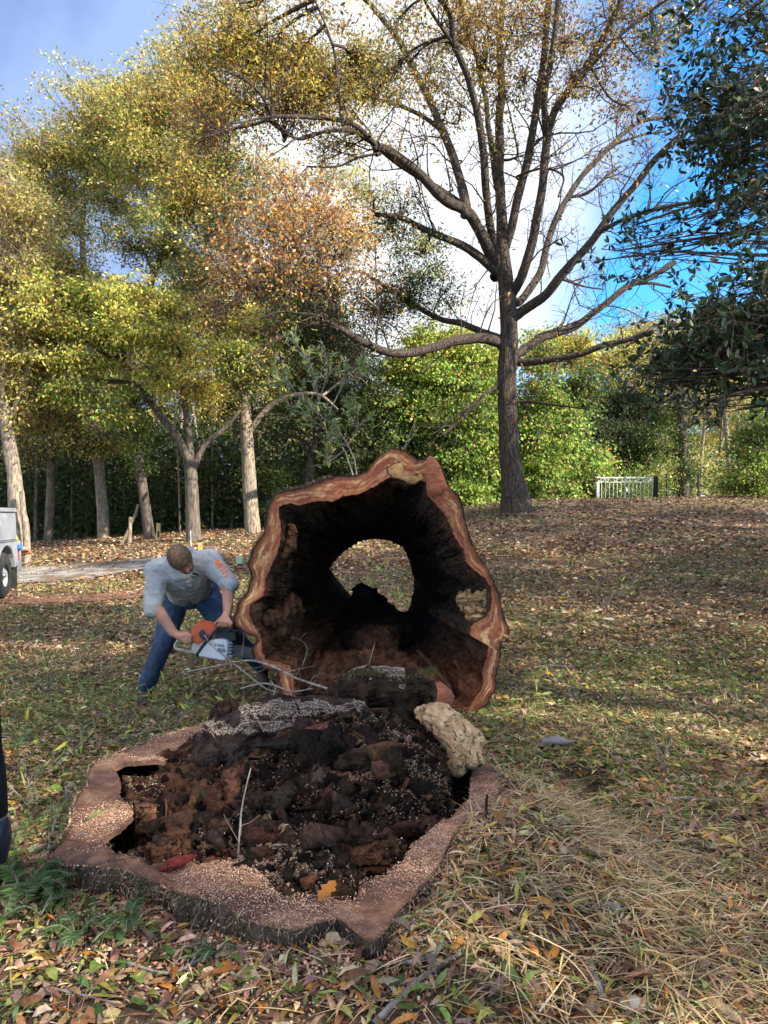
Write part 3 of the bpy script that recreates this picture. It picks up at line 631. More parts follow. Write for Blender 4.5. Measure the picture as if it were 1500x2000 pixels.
LH = Z1([(720,510),(760,505),(820,510),(870,520),(920,545),(945,600),(960,660),(975,700),(970,760),(955,830),(930,870),(880,885),(830,890),(780,870),(720,835),(660,785),(620,735),(585,690),(555,645),(600,600),(640,555),(680,525)])
log = thing('hollow_log', (-.1, YF+1.5, 0), 'huge hollow tree trunk lying on its side with charred inside and red cut face', 'log')
NL = 1500; AL = np.linspace(-math.pi, math.pi, NL, endpoint=False)
c1 = (420+740/2.5, 850+720/2.5)
ro = star([(p[0], -p[1]) for p in LO], (c1[0], -c1[1]), AL, True); ri = star([(p[0], -p[1]) for p in LI], (c1[0], -c1[1]), AL, False)
ro = smooth_c(ro, 5); ri = smooth_c(ri, 3)
ro = ro*(1+.006*fbm2(np.cos(AL)*9, np.sin(AL)*9, 3, 3)+.008*ridged(np.stack([np.cos(AL)*40, np.sin(AL)*40, AL*0], -1), 1, 3)); ri = ri*(1+.014*fbm2(np.cos(AL)*9, np.sin(AL)*9, 5, 4)); ri = np.minimum(ri, ro-3)
def face_pt(r, Yv, cen=c1):
    px = cen[0]+r*np.cos(AL); py = cen[1]-r*np.sin(AL)
    return np.stack([(px-750)*Yv/F, np.broadcast_to(Yv, px.shape), CAMZ+(1000-py)*Yv/F], -1)
nf = 22; V = []; colf = []
c_bark = np.array((.045, .022, .015)); c_out = np.array((.26, .085, .042)); c_pale = np.array((.80, .55, .28)); c_red = np.array((.47, .185, .088)); c_mag = np.array((.30, .085, .055)); c_in = np.array((.13, .05, .03))
nstrk = fbm(np.stack([np.cos(AL)*3, np.sin(AL)*3, AL*0], -1), 1.2, 3)
for k in range(nf*2):
    s = k/(nf*2-1); r = ri+(ro-ri)*s
    p = face_pt(r, YF)
    p[:, 1] += .006*fbm(p, 1.5, 2)+.0012*fbm(p, 40, 3)
    V.append(p)
    wob = s+.16*fbm(p, 6, 3)+.05*fbm(p, 25, 3)
    d = (1-s)*(ro-ri)   # px distance to outside
    uu = s+.30*fbm(p, 2.6, 3)+.10*fbm(p, 11, 3)
    n1 = fbm(np.stack([np.cos(AL)*9+uu*2.5, np.sin(AL)*9, uu*8], -1), 1.0, 3); n2 = ridged(np.stack([np.cos(AL)*14, np.sin(AL)*14, uu*16], -1), 1.0, 3)
    ang_streak = .8*fbm(np.stack([np.cos(AL)*20, np.sin(AL)*20, uu*30], -1), 1.0, 3)
    out_d = d+3*fbm(p, 14, 3)
    wb = np.clip(1-(out_d-3)/3, 0, 1)
    wo = np.clip(1-(out_d-8)/4, 0, 1)
    pale = np.clip((n1-.07)*4, 0, 1)*np.clip(1.6-np.abs(s-.62)/.30, 0, 1)*np.clip(.75+ang_streak, 0, 1)*.95
    mg = np.clip((-n1-.04)*5, 0, 1)*np.clip(1.3-s, 0, 1)
    c = np.tile(c_red, (NL, 1))*(1+.7*ang_streak[:, None])*(1-.45*np.clip((n2-.55)*4, 0, 1))[:, None]
    for wgt, cc in ((mg, c_mag), (pale, c_pale), (wo*(1-wb), c_out), (wb, c_bark), (np.clip(1-s*(ro-ri)/2.5, 0, 1)*.8, c_in)):
        c = c*(1-wgt[:, None])+cc*wgt[:, None]
    colf.append(np.clip(c, .003, .8))
M['logface'] = mat('sawn_log_face', attr=True, base2=(.66, .56, .5), scale=38, detail=10, rough=.8, bump=.35, bscale=90, bdist=.006, spec=.25)
link('cut_face', mesh_np('cut_face', np.array(V), ring_faces(NL, nf*2)[:, ::-1], np.array(colf), True), M['logface'], log)
# outer bark going back
YB = 8.9; cb = ((724), 1128)
def back_ring(rw, Yv, cen=cb):
    return np.stack([(cen[0]-750)*Yv/F+rw*np.cos(AL), np.full(NL, Yv), CAMZ+(1000-cen[1])*Yv/F+rw*np.sin(AL)], -1)
f0 = face_pt(ro, YF); f1 = back_ring(.80, YB); V = []
nb = 40
for k in range(nb):
    s = k/(nb-1); e = s**.6
    if k == 0: p = f0.copy(); p[:, 1] += .012
    else:
        p = f0*(1-e)+f1*e; p[:, 1] = YF+.012+(YB-YF)*s
        ax = np.array((0, 0, 0)); cx = np.stack([np.full(NL, -.1), p[:, 1], np.full(NL, 1.0)], -1); d = nrm((p-cx)*np.array((1, 0, 1)))
        p = p+d*(.035*ridged(np.stack([p[:, 0]*4, p[:, 1]*1.1, p[:, 2]*4], -1), 2, 4)+.02*fbm(p, 12, 3)-.02)[:, None]*min(1, s*12)
    V.append(p)
link('bark', mesh_np('bark', np.array(V), ring_faces(NL, nb), smooth=True), M['bark_log'], log)
# charred inner wall
rh = star([(p[0], -p[1]) for p in LH], (cb[0], -cb[1]), AL, False); rh = rh*(1+.02*fbm2(np.cos(AL)*6, np.sin(AL)*6, 4, 4))
f0 = face_pt(ri, YF); f1 = face_pt(rh, YB, cb); V = []; cols = []; nb = 120
for k in range(nb):
    s = k/(nb-1); e = s**.8
    p = f0*(1-e)+f1*e; p[:, 1] = YF+.015+(YB-YF)*s**1.1
    cx = np.stack([np.full(NL, -.1), p[:, 1], np.full(NL, .95)], -1); d = nrm((p-cx)*np.array((1, 0, 1)))
    low = np.clip((.85-p[:, 2])/.7, 0, 1)
    env = min(1, s*9)*min(1, (1-s)*6+.15)
    rib = ridged(np.stack([np.cos(AL)*9+fbm(p, 1.5, 2)*1.2, np.sin(AL)*9+fbm(p+5, 1.5, 2)*1.2, np.full(NL, s*2.0)], -1), 1.0, 4)
    q = np.stack([p[:, 0]*2.4, p[:, 1]*.9, p[:, 2]*2.4], -1)
    p = p+d*((-.055*rib-.09*ridged(q, 1.3, 5)-.05*fbm(p, 9, 4)-.022*ridged(p, 24, 2)+.05)*env)[:, None]
    V.append(p)
    br = np.clip(low*1.5+.8*fbm(p, 2.3, 4)-.22-.3*(p[:, 0] > .25)*1.0, 0, 1)*np.clip(1.15-s*1.2, 0, 1)
    edgeb = np.clip(1-s*14, 0, 1)*.5
    br = np.clip(br+edgeb*np.clip(.5+fbm(p, 4, 2), 0, 1), 0, 1)
    tone = (.5+.5*fbm(p, 20, 3))[:, None]
    stv = np.clip(.5+1.3*rib, 0, 1)[:, None]; c = (np.array((.009, .007, .006))*(1-stv)+np.array((.085, .062, .048))*stv)*(1-br[:, None])+(np.array((.05, .023, .013))*(1-tone)+np.array((.34, .15, .075))*tone)*br[:, None]*(.5+.8*stv)
    cols.append(c)
M['cavity'] = mat('charred_cavity', attr=True, base2=(.4, .35, .32), scale=22, detail=9, rough=.97, bump=1, bscale=18, bdist=.07, spec=.06)
link('hollow_inside', mesh_np('hollow_inside', np.array(V), ring_faces(NL, nb)[:, ::-1], np.array(cols), True), M['cavity'], log)
f2 = back_ring(.80, YB)
link('rear_face', mesh_np('rear_face', np.array([f1, f2]), ring_faces(NL, 2), smooth=True), M['rotdark'], log)
# inner lumps, the rotten spire, the pale patches
def zp(a, b, Y): return P(420+a/2.5, 850+b/2.5, Y)
def logpart(name, path, wd, th, nzs, seed, m, label=None, **kw):
    V, f = lump(path, wd, th, nzs, seed, **kw); o = link(name, mesh_np(name, V, f, smooth=True), M[m], log)
    if label: o['label'] = label
    return o
logpart('rotten_spire', [zp(760, 910, 7.9), zp(745, 860, 7.9), zp(735, 800, 7.9), zp(718, 750, 7.9), zp(712, 722, 7.9)], [.32, .26, .17, .08, .03], [.12, .12, .09, .05, .02], .05, 31, 'char', 'black pointed spike of rotten wood inside the hollow', up=(0, 1, 0), na=40, npth=60, ends=.12)
logpart('rotten_spire', [zp(760, 850, 7.8), zp(800, 860, 7.8), zp(850, 855, 7.8)], [.14, .10, .04], [.12, .08, .03], .04, 32, 'char', up=(0, 0, 1))
logpart('rotten_floor', [zp(640, 960, 7.6), zp(760, 990, 7.2), zp(860, 960, 7.4), zp(930, 880, 7.9)], [.15, .25, .2, .1], [.10, .13, .12, .08], .06, 33, 'rotdark', na=50, npth=60)
logpart('rotten_floor', [zp(420, 1230, 5.98), zp(600, 1210, 6.1), zp(800, 1190, 6.2), zp(1000, 1230, 6.1), zp(1150, 1290, 5.95)], [.2, .35, .4, .35, .15], [.12, .2, .22, .16, .08], .10, 34, 'rot', na=70, npth=90)
logpart('rotten_floor', [zp(700, 1060, 6.6), zp(800, 1010, 6.8), zp(880, 990, 6.9)], [.15, .2, .12], [.12, .14, .1], .05, 35, 'rot', na=40, npth=50)
logpart('rot_knob', [zp(330, 850, 6.0), zp(375, 850, 6.0), zp(420, 870, 6.05)], [.06, .08, .05], [.05, .07, .05], .09, 36, 'rot', 'knobbly reddish brown lump on the left wall', up=(0, 1, 0), na=40, npth=40)
logpart('rot_knob', [zp(230, 880, 5.95), zp(300, 930, 6.0), zp(380, 960, 6.05)], [.06, .10, .07], [.06, .08, .05], .09, 37, 'rot', up=(0, 1, 0), na=40, npth=50)
logpart('pale_rot', [zp(1180, 800, 5.98), zp(1230, 810, 5.93), zp(1290, 830, 5.90), zp(1340, 850, 5.88)], [.03, .07, .12, .09], [.02, .035, .045, .03], .07, 38, 'tan_rot', 'pale tan rotten pocket on the right wall', up=(0, 1, 0), na=64, npth=70, nscale=14)
logpart('pale_rot', [zp(1290, 860, 5.90), zp(1290, 900, 5.88), zp(1275, 925, 5.86)], [.05, .07, .03], [.03, .04, .03], .05, 39, 'tan_rot', up=(0, 1, 0), na=50, npth=50, nscale=14)
logpart('pale_rot', [zp(365, 430, 5.9), zp(375, 490, 5.9), zp(370, 540, 5.88), zp(325, 600, 5.86)], [.015, .035, .035, .015], [.015, .02, .02, .015], .03, 40, 'rot', 'brown streak on the upper left edge of the hollow', up=(0, 1, 0), na=40, npth=60, nscale=18)
logpart('split_knot', [zp(1400, 905, 5.85), zp(1425, 950, 5.88), zp(1405, 995, 5.86), zp(1370, 1010, 5.84)], [.03, .045, .045, .02], [.04, .05, .05, .03], .035, 41, 'tan_rot', 'ragged pale knot bulging from the right side', up=(0, 1, 0), na=36, npth=50, nscale=12)
# thin traced plates lying on the sawn face
def plate(name, pts, Yv, th, m, parent, label=None):
    pts = np.array([(420+a/2.5, 850+b/2.5) for a, b in pts]); n = len(pts); cen = pts.mean(0); V = []
    for s, y in ((0, 0), (.5, 0), (.92, .1), (1, 1)):
        q = cen+(pts-cen)*s; V.append(np.stack([(q[:, 0]-750)*Yv/F, np.full(n, Yv-th*(1-y)), CAMZ+(1000-q[:, 1])*Yv/F], -1))
    V = np.array(V); V[..., 1] += .002*fbm(V, 40, 2)
    o = link(name, mesh_np(name, V, ring_faces(n, 4), smooth=True), m, parent)
    if label: o['label'] = label
M['knotwood'] = mat('tan_knot_wood', (.40, .20, .07), (.55, .33, .14), scale=18, rough=.85, bump=.6, bscale=50, third=(.09, .06, .03), tscale=14, tpos=(.56, .66))
M['knotline'] = mat('dark_knot_outline', (.05, .03, .02), (.10, .06, .04), scale=20, rough=.9)
KN = [(840,160),(870,140),(905,130),(918,145),(905,165),(905,190),(930,195),(985,198),(1010,190),(1025,215),(1000,222),(975,240),(930,225),(895,212),(862,208),(858,195),(842,185)]
plate('knot_outline', [(x*1.0+(x-930)*.035, y+(y-180)*.06) for x, y in KN], YF, .0045, M['knotline'], log)
plate('knot_patch', KN, YF, .0065, M['knotwood'], log, 'tan knot near the top of the cut face')
plate('split_ridge', [(1030,118),(1048,98),(1078,118),(1100,150),(1118,200),(1140,262),(1110,290),(1060,300),(1040,280),(1032,200)], YF, .03, M['red_wood'], log, 'raised split ridge of red wood at the top right')
# mossy fringe on the upper left bark edge
acc = ([], [], [])
sel = np.where((AL > 1.9) | (AL < -2.6))[0]
n = 9000; ix = rng.choice(sel, n); p = face_pt(ro, YF)[ix]; p[:, 1] += rng.uniform(.01, .25, n); p += rng.normal(0, .008, (n, 3))
add(acc, *blades(p, rng.uniform(0, 6.3, n), rng.uniform(.01, .03, n), np.full(n, .004), pick([((.07, .045, .03), 4), ((.11, .10, .04), 3), ((.14, .09, .06), 2)], n), rng.uniform(-.3, 1.5, n), rng.uniform(-.4, .4, n), 2))
flush('bark_fringe', acc, M['straw'], log)

# ------------------------------------------------------------------ tubes and twigs
def tubes(paths, radii, sides=6):
    """paths (n,k,3), radii (n,k)"""
    paths = np.asarray(paths, float); n, k, _ = paths.shape
    tg = np.empty_like(paths); tg[:, 1:-1] = paths[:, 2:]-paths[:, :-2]; tg[:, 0] = paths[:, 1]-paths[:, 0]; tg[:, -1] = paths[:, -1]-paths[:, -2]
    tg = nrm(tg); ref = np.where(np.abs(nrm(paths[:, -1]-paths[:, 0])[:, 2:3]) > .8, np.array([[1., .3, 0]]), np.array([[0, 0, 1.]]))[:, None]
    s = nrm(np.cross(tg, np.broadcast_to(ref, tg.shape))); u = np.cross(s, tg)
    a = np.linspace(0, 2*math.pi, sides, endpoint=False)
    V = paths[:, :, None]+(s[:, :, None]*np.cos(a)[:, None]+u[:, :, None]*np.sin(a)[:, None])*radii[:, :, None, None]
    b = (np.arange(n)*k*sides)[:, None, None]; kk = (np.arange(k-1)*sides)[None, :, None]; i = np.arange(sides); i2 = (i+1) % sides
    q = np.stack([b+kk+i, b+kk+i2, b+kk+sides+i2, b+kk+sides+i], -1)
    return V.reshape(-1, 3), q.reshape(-1, 4)
def resample(path, n):
    path = np.asarray(path, float); m = len(path)
    # Catmull-Rom through the points
    t = np.linspace(0, m-1, n); i = np.clip(t.astype(int), 0, m-2); f = (t-i)[:, None]
    p0 = path[np.clip(i-1, 0, m-1)]; p1 = path[i]; p2 = path[i+1]; p3 = path[np.clip(i+2, 0, m-1)]
    return .5*((2*p1)+(-p0+p2)*f+(2*p0-5*p1+4*p2-p3)*f*f+(-p0+3*p1-3*p2+p3)*f**3)
def limb(path, r0, r1, sides=10, n=None, rough=.08, power=1.0):
    """one tapering limb with lumpy bark relief"""
    path = np.asarray(path, float); n = n or max(12, len(path)*6)
    pc = resample(path, n)
    if len(path) > 2: pc[1:-1] += .35*r0*np.stack([vnoise(pc[1:-1]*1.1+s) for s in (1., 5., 9.)], -1)
    t = np.linspace(0, 1, n)**power; rr = r0+(r1-r0)*t
    V, f = tubes(pc[None], rr[None], sides)
    c = np.repeat(pc, sides, 0); d = V-c
    V = c+d*(1+rough*ridged(V*np.array((1, 1, .35)), 5, 3)+rough*fbm(V, 2.2, 2))[:, None]
    return V, f, pc, rr
def spawn(starts, dirs, L, r0, k=5, wob=.25, up=.0, r1=.3):
    """n wandering twigs, k points each"""
    n = len(starts); Pp = np.zeros((n, k, 3)); Pp[:, 0] = starts; d = nrm(dirs.copy())
    for j in range(1, k):
        d = nrm(d+rng.normal(0, wob, (n, 3))+np.array((0, 0, up)))
        Pp[:, j] = Pp[:, j-1]+d*(L/(k-1))[:, None]
    rr = r0[:, None]*np.linspace(1, r1, k)[None]
    return Pp, rr
def sprout(pc, rr, n, t0=.25, t1=1., a=.6, b=1.0, up=.2, Lf=(.5, 1.5), rf=.35, k=5, wob=.25, upc=.03):
    """n side twigs from a set of curves pc (m,k,3)"""
    m, kk, _ = pc.shape; i = rng.integers(m, size=n); t = rng.uniform(t0, t1, n)*(kk-1); j = np.clip(t.astype(int), 0, kk-2); f = (t-j)[:, None]
    s = pc[i, j]*(1-f)+pc[i, j+1]*f; d = nrm(pc[i, j+1]-pc[i, j]); r = rr[i, j]
    d = nrm(d*a+nrm(rng.normal(0, 1, (n, 3)))*b+np.array((0, 0, up)))
    L = rng.uniform(*Lf, n); r0 = np.minimum(r*.7, L*.012*rf/.35+.003)
    return spawn(s, d, L, r0, k, wob, upc)
def leafcards(Pc, d, L, W, col, nrmv=None):
    """folded diamond leaves: 4 verts, 2 triangles"""
    n = len(Pc); d = nrm(d); q = nrm(rng.normal(0, 1, (n, 3))) if nrmv is None else nrmv
    s = nrm(np.cross(d, q)); u = np.cross(s, d)
    V = np.zeros((n, 4, 3)); Lc = L[:, None]; Wc = W[:, None]
    V[:, 0] = Pc; V[:, 1] = Pc+d*Lc*.5+s*Wc*.5+u*Wc*.12; V[:, 2] = Pc+d*Lc; V[:, 3] = Pc+d*Lc*.5-s*Wc*.5+u*Wc*.12
    b = np.arange(n)[:, None, None]*4; f = (b+np.array([[0, 1, 2], [0, 2, 3]])).reshape(-1, 3)
    return V.reshape(-1, 3), f, np.repeat(col, 4, 0)
def merge_obj(name, lst, material, parent, smooth=True, kind=None, label=None):
    vs = []; fs = []; o = 0
    for V, f in lst: vs.append(V); fs.append(f+o); o += len(V)
    ob = link(name, mesh_np(name, np.concatenate(vs), np.concatenate(fs), smooth=smooth), material, parent)
    return tag(ob, label, kind=kind)

OLIVE = [((0.487, 0.405, 0.098), 3), ((0.39, 0.39, 0.082), 3), ((0.617, 0.45, 0.131), 2.5), ((0.26, 0.3, 0.065), 2), ((0.682, 0.39, 0.131), 1)]
YELGR = [((0.575, 0.532, 0.1), 4), ((0.454, 0.504, 0.086), 3), ((0.696, 0.532, 0.114), 2), ((0.302, 0.392, 0.072), 2), ((0.756, 0.42, 0.086), 0.7)]
BRNOL = [((0.435, 0.337, 0.105), 3), ((0.348, 0.292, 0.094), 3), ((0.493, 0.414, 0.117), 2), ((0.29, 0.184, 0.071), 2), ((0.232, 0.261, 0.058), 1.5)]
ORANGE = [((.60, .27, .06), 4), ((.64, .38, .11), 3), ((.36, .15, .06), 3), ((.54, .42, .18), 1.5)]
GOLD = [((0.493, 0.286, 0.05), 3), ((0.377, 0.26, 0.04), 3), ((0.319, 0.156, 0.03), 2.5), ((0.261, 0.247, 0.05), 2), ((0.609, 0.39, 0.07), 1.2)]
RUST = [((.22, .11, .04), 3), ((.15, .07, .03), 3), ((.28, .17, .05), 2), ((.12, .11, .04), 1.5)]
DKGR = [((.045, .075, .02), 4), ((.07, .10, .03), 3), ((.03, .05, .015), 3), ((.14, .15, .04), .8), ((.20, .12, .04), .3)]
MIDGR = [((0.13, 0.2, 0.039), 4), ((0.195, 0.275, 0.055), 3), ((0.078, 0.138, 0.028), 3), ((0.338, 0.325, 0.066), 1), ((0.39, 0.2, 0.055), 0.4)]
BRIGHT = [((0.286, 0.425, 0.066), 4), ((0.39, 0.5, 0.099), 3), ((0.182, 0.3, 0.05), 3), ((0.52, 0.475, 0.11), 1.5), ((0.546, 0.275, 0.088), 0.6)]
YELBR = [((0.546, 0.442, 0.132), 3), ((0.468, 0.338, 0.121), 3), ((0.39, 0.403, 0.099), 2), ((0.65, 0.546, 0.198), 2), ((0.312, 0.195, 0.088), 1)]

def crown(blobs, parent, trunk_pc=None, leafL=(.075, .135), name='crown', aspect=.5, twigs=None, droop=-.2, clump=.38):
    """blobs: (px, py, rx, ry, Y, rdepth, n_leaves, palette). Leaves sit in many small clumps at twig ends."""
    A = ([], [], []); TW = []
    for (px, py, rx, ry, Yb, rd, n, pal) in blobs:
        n = int(n*1.2)
        c = P(px, py, Yb); ex = rx*Yb/F; ez = ry*Yb/F
        nc_ = max(6, int(n/32)); q = nrm(rng.normal(0, 1, (nc_, 3)))*(rng.random((nc_, 1))**.42)
        q *= (1+.9*fbm(q*1.6+c, 1, 3))[:, None]*np.where(rng.random((nc_, 1)) < .22, rng.uniform(1.1, 1.6, (nc_, 1)), 1)
        cc = c+q*np.array((ex, rd, ez))
        cs = clump*(.35+.85*rng.random(nc_))
        k = rng.integers(nc_, size=n); d = rng.normal(0, 1, (n, 3))
        pos = cc[k]+d*cs[k][:, None]*np.array((.66, .66, .26)); pos[:, 2] -= .25*(np.hypot(d[:, 0], d[:, 1])*cs[k]*.5)
        L = rng.uniform(*leafL, n)*(Yb/24)**.3; col = pick(pal, n, .26)
        shade = rng.normal(1, .2, nc_)[k][:, None]; col = np.clip(col*shade, .004, .8)
        add(A, *leafcards(pos, d*.6+np.array((0, 0, droop)), L, L*rng.uniform(aspect*.7, aspect*1.3, n), col))
        # twigs: from the blob's heart to its clumps
        root = c-np.array((0, 0, ez*.5))
        if trunk_pc is not None:
            dd = np.linalg.norm(trunk_pc-c, axis=1); root = trunk_pc[dd.argmin()]
            e = c+np.array((0, 0, -.2*ez)); mid = (root+e)/2+rng.normal(0, .15, 3); Ld = np.linalg.norm(e-root)
            V, f, pcb, rrb = limb([root, mid, e], min(.09, .012*Ld+.02), .02, 6, 12, .05); TW.append((V, f))
            base_pts = pcb
        else: base_pts = np.array([root, c])
        m = min(nc_, 90); sel = rng.choice(nc_, m, replace=False); st = base_pts[rng.integers(len(base_pts)//2, len(base_pts), m)]
        t = np.linspace(0, 1, 5)[None, :, None]; pth = st[:, None]*(1-t)+cc[sel][:, None]*t+rng.normal(0, .10, (m, 5, 3))*np.sin(t*math.pi)
        Lt = np.linalg.norm(cc[sel]-st, axis=1); r0 = .006+.006*Lt
        TW.append(tubes(pth, r0[:, None]*np.linspace(1, .35, 5)[None], 4))
        # fine twigs in the clumps
        m = nc_*3; k = rng.integers(nc_, size=m); pp, rr_ = spawn(cc[k], rng.normal(0, 1, (m, 3))+np.array((0, 0, .2)), rng.uniform(.3, .8, m)*clump*2, np.full(m, .006), 3, .3)
        TW.append(tubes(pp, rr_, 3))
    o = flush(name, A, M['leaf'], parent)
    merge_obj('twigs', TW, twigs or M['bark_grey'], parent, kind='stuff')
    return o
def trunk_px(pts, Y0, dY=0.0):
    """pts: (px, py, width_px[, extra depth])"""
    path = []; rad_ = []
    for i, p in enumerate(pts):
        Yv = Y0+dY*i/(len(pts)-1)+(p[3] if len(p) > 3 else 0); path.append(P(p[0], p[1], Yv)); rad_.append(p[2]*Yv/F/2*.86)
    return np.array(path), np.array(rad_)
def trunk(pts, Y0, dY=0.0, sides=16, rough=.10, sink=.25, flare=1.2):
    path, rd_ = trunk_px(pts, Y0, dY)
    if sink: path = np.vstack([path[0]-np.array((0, 0, sink)), path]); rd_ = np.concatenate([[rd_[0]*flare], rd_])
    n = len(path)*8; pc = resample(path, n); rr = np.interp(np.linspace(0, len(path)-1, n), range(len(path)), rd_)
    V, f = tubes(pc[None], rr[None], sides); c = np.repeat(pc, sides, 0)
    V = c+(V-c)*(1+rough*ridged(V*np.array((1, 1, .3)), 4, 3)+rough*fbm(V, 1.6, 2))[:, None]
    return V, f, pc, rr
def ground_y(px, Y0):
    X0 = (px-750)*Y0/F; return 1000+(CAMZ-float(hgt(X0, Y0)))*F/Y0
TREEN = [0]
def tree(name, label, trunks, Y0, blobs, material='bark_grey', group=None, cat='tree', crown_kw=None, dY=0):
    t0 = trunks[0]; px0 = t0[0][0]
    base = P(px0, ground_y(px0, Y0), Y0)
    root = thing(name, base, label, cat, group)
    parts = []; pcs = []
    for i, tp in enumerate(trunks):
        if i == 0: tp = [(tp[0][0], ground_y(tp[0][0], Y0), tp[0][2])]+list(tp[1:])
        V, f, pc, rr = trunk(tp, Y0, dY if i == 0 else 0, sink=.3 if i == 0 else 0); pcs.append(pc)
        if i == 0: link('trunk', mesh_np('trunk', V, f, smooth=True), M[material], root)
        else: link('limb', mesh_np('limb', V, f, smooth=True), M[material], root)
    if blobs: crown(blobs, root, np.concatenate(pcs), twigs=M[material], **(crown_kw or {}))
    return root

# ------------------------------------------------------------------ the great oak
YO = 22.0
oak = thing('oak_tree', P(1008, ground_y(1008, YO), YO), 'great spreading oak with dark bare limbs and rusty leaves on the slope', 'tree')
V, f, tpc, trr = trunk([(1008, ground_y(1008, YO), 74), (1005, 960, 60), (1000, 930, 50), (995, 880, 45), (991, 800, 42), (990, 730, 42), (993, 690, 43), (994, 640, 38), (990, 570, 36), (985, 520, 32), (980, 470, 24)], YO, sides=26, flare=1.8, rough=.05)
link('trunk', mesh_np('trunk', V, f, smooth=True), M['bark_oak'], oak)
LIMBS = [  # (points, width at root, at tip, depth drift toward(-)/away(+))
 ([(978,668),(930,660),(880,668),(840,680),(790,690),(750,688),(700,665),(660,640),(630,622)], 19, 9, -2.0),
 ([(640,628),(650,600),(625,560),(600,530),(590,500)], 7, 3, -2.3), ([(655,640),(610,632),(570,650),(530,668),(480,700)], 7, 3, -2.4), ([(628,618),(590,612),(545,610),(500,625)], 5, 2, -2.6),
 ([(662,640),(655,590),(640,540),(655,490),(640,440)], 6, 3, -2.2), ([(620,560),(570,550),(530,560),(490,548)], 5, 2, -2.4),
 ([(980,662),(940,648),(900,632),(860,625),(820,600),(780,575),(740,550),(700,530)], 14, 5, 1.5),
 ([(975,535),(940,505),(900,480),(860,462),(820,445),(780,425),(735,420)], 17, 7, -1.0),
 ([(975,525),(945,470),(915,415),(880,395),(850,370),(810,330),(770,300),(735,285)], 21, 13, -2.0),
 ([(735,285),(700,250),(660,235),(600,230),(530,228)], 10, 6, -3.2), ([(732,283),(690,258),(640,258),(590,273),(560,262)], 9, 4, -2.6),
 ([(530,228),(510,185),(475,155),(440,140)], 6, 3, -4.2), ([(530,228),(490,235),(450,252),(400,268)], 5, 2, -4.2), ([(668,235),(662,180),(655,110),(640,60),(615,0)], 6, 3, -3.0), ([(742,300),(700,308),(660,325),(600,325)], 6, 3, -2.2),
 ([(910,405),(890,330),(870,270),(840,200),(815,150),(780,80),(740,30),(700,-20)], 17, 8, 1.0), ([(862,255),(820,225),(760,200),(700,192),(620,208)], 9, 4, 1.2), ([(735,285),(780,320),(840,360),(900,400)], 8, 12, -.5),
 ([(975,520),(960,460),(950,390),(945,300),(935,220),(915,150),(885,90),(878,30),(850,-20)], 15, 9, -2.2), ([(885,90),(865,60),(840,20),(820,-20)], 7, 4, -2.4),
 ([(982,520),(982,420),(975,320),(977,200),(975,100),(985,-10)], 22, 9, .6), ([(970,360),(955,250),(940,150),(915,60),(895,-10)], 11, 6, 1.6),
 ([(990,480),(1010,400),(1030,310),(1045,220),(1060,120),(1072,-20)], 16, 10, -.6),
 ([(1002,575),(1020,540),(1040,470),(1055,400),(1065,300),(1078,230),(1105,185),(1150,130),(1185,60),(1220,-10)], 17, 9, -1.6), ([(1068,270),(1062,190),(1080,90),(1092,-20)], 12, 9, -1.8), ([(1140,150),(1200,80),(1260,30),(1300,0)], 8, 4, -1.8),
 ([(1015,590),(1050,540),(1068,480),(1085,430),(1115,375),(1160,320),(1205,275),(1250,238),(1320,228)], 14, 6, 2.0), ([(1110,385),(1150,375),(1190,340),(1210,325)], 7, 3, 1.4), ([(1160,320),(1200,285),(1250,265),(1300,258)], 6, 3, 2.2),
 ([(1012,612),(1060,580),(1100,535),(1150,480),(1200,410),(1250,350),(1290,300),(1330,262)], 18, 8, -1.5), ([(1168,455),(1230,425),(1300,405),(1370,392),(1450,392)], 9, 5, -2.0), ([(1090,545),(1140,560),(1180,565)], 6, 2, -.5),
 ([(1012,690),(1050,665),(1090,650),(1130,635),(1170,605),(1220,560),(1270,540),(1318,510)], 15, 8, .6), ([(1230,555),(1270,552),(1310,560)], 8, 4, .8), ([(1050,655),(1120,630),(1180,600),(1250,540)], 4, 2, 0),
 ([(1015,706),(1070,702),(1120,695),(1180,675),(1230,665),(1275,648)], 14, 7, -1.0),
 ([(975,755),(940,775),(900,820),(862,850)], 7, 3, -1.2), ([(1018,785),(1080,790),(1150,800)], 6, 2, -.8), ([(1000,310),(1010,290),(985,175)], 5, 2, 0), ([(1010,345),(1060,330),(1100,345),(1090,385)], 5, 3, -1), ([(760,685),(745,640),(735,600)], 4, 2, -1.6), ([(1090,700),(1080,730),(1050,735)], 4, 1, -1)]
LP = []
TRK = tpc
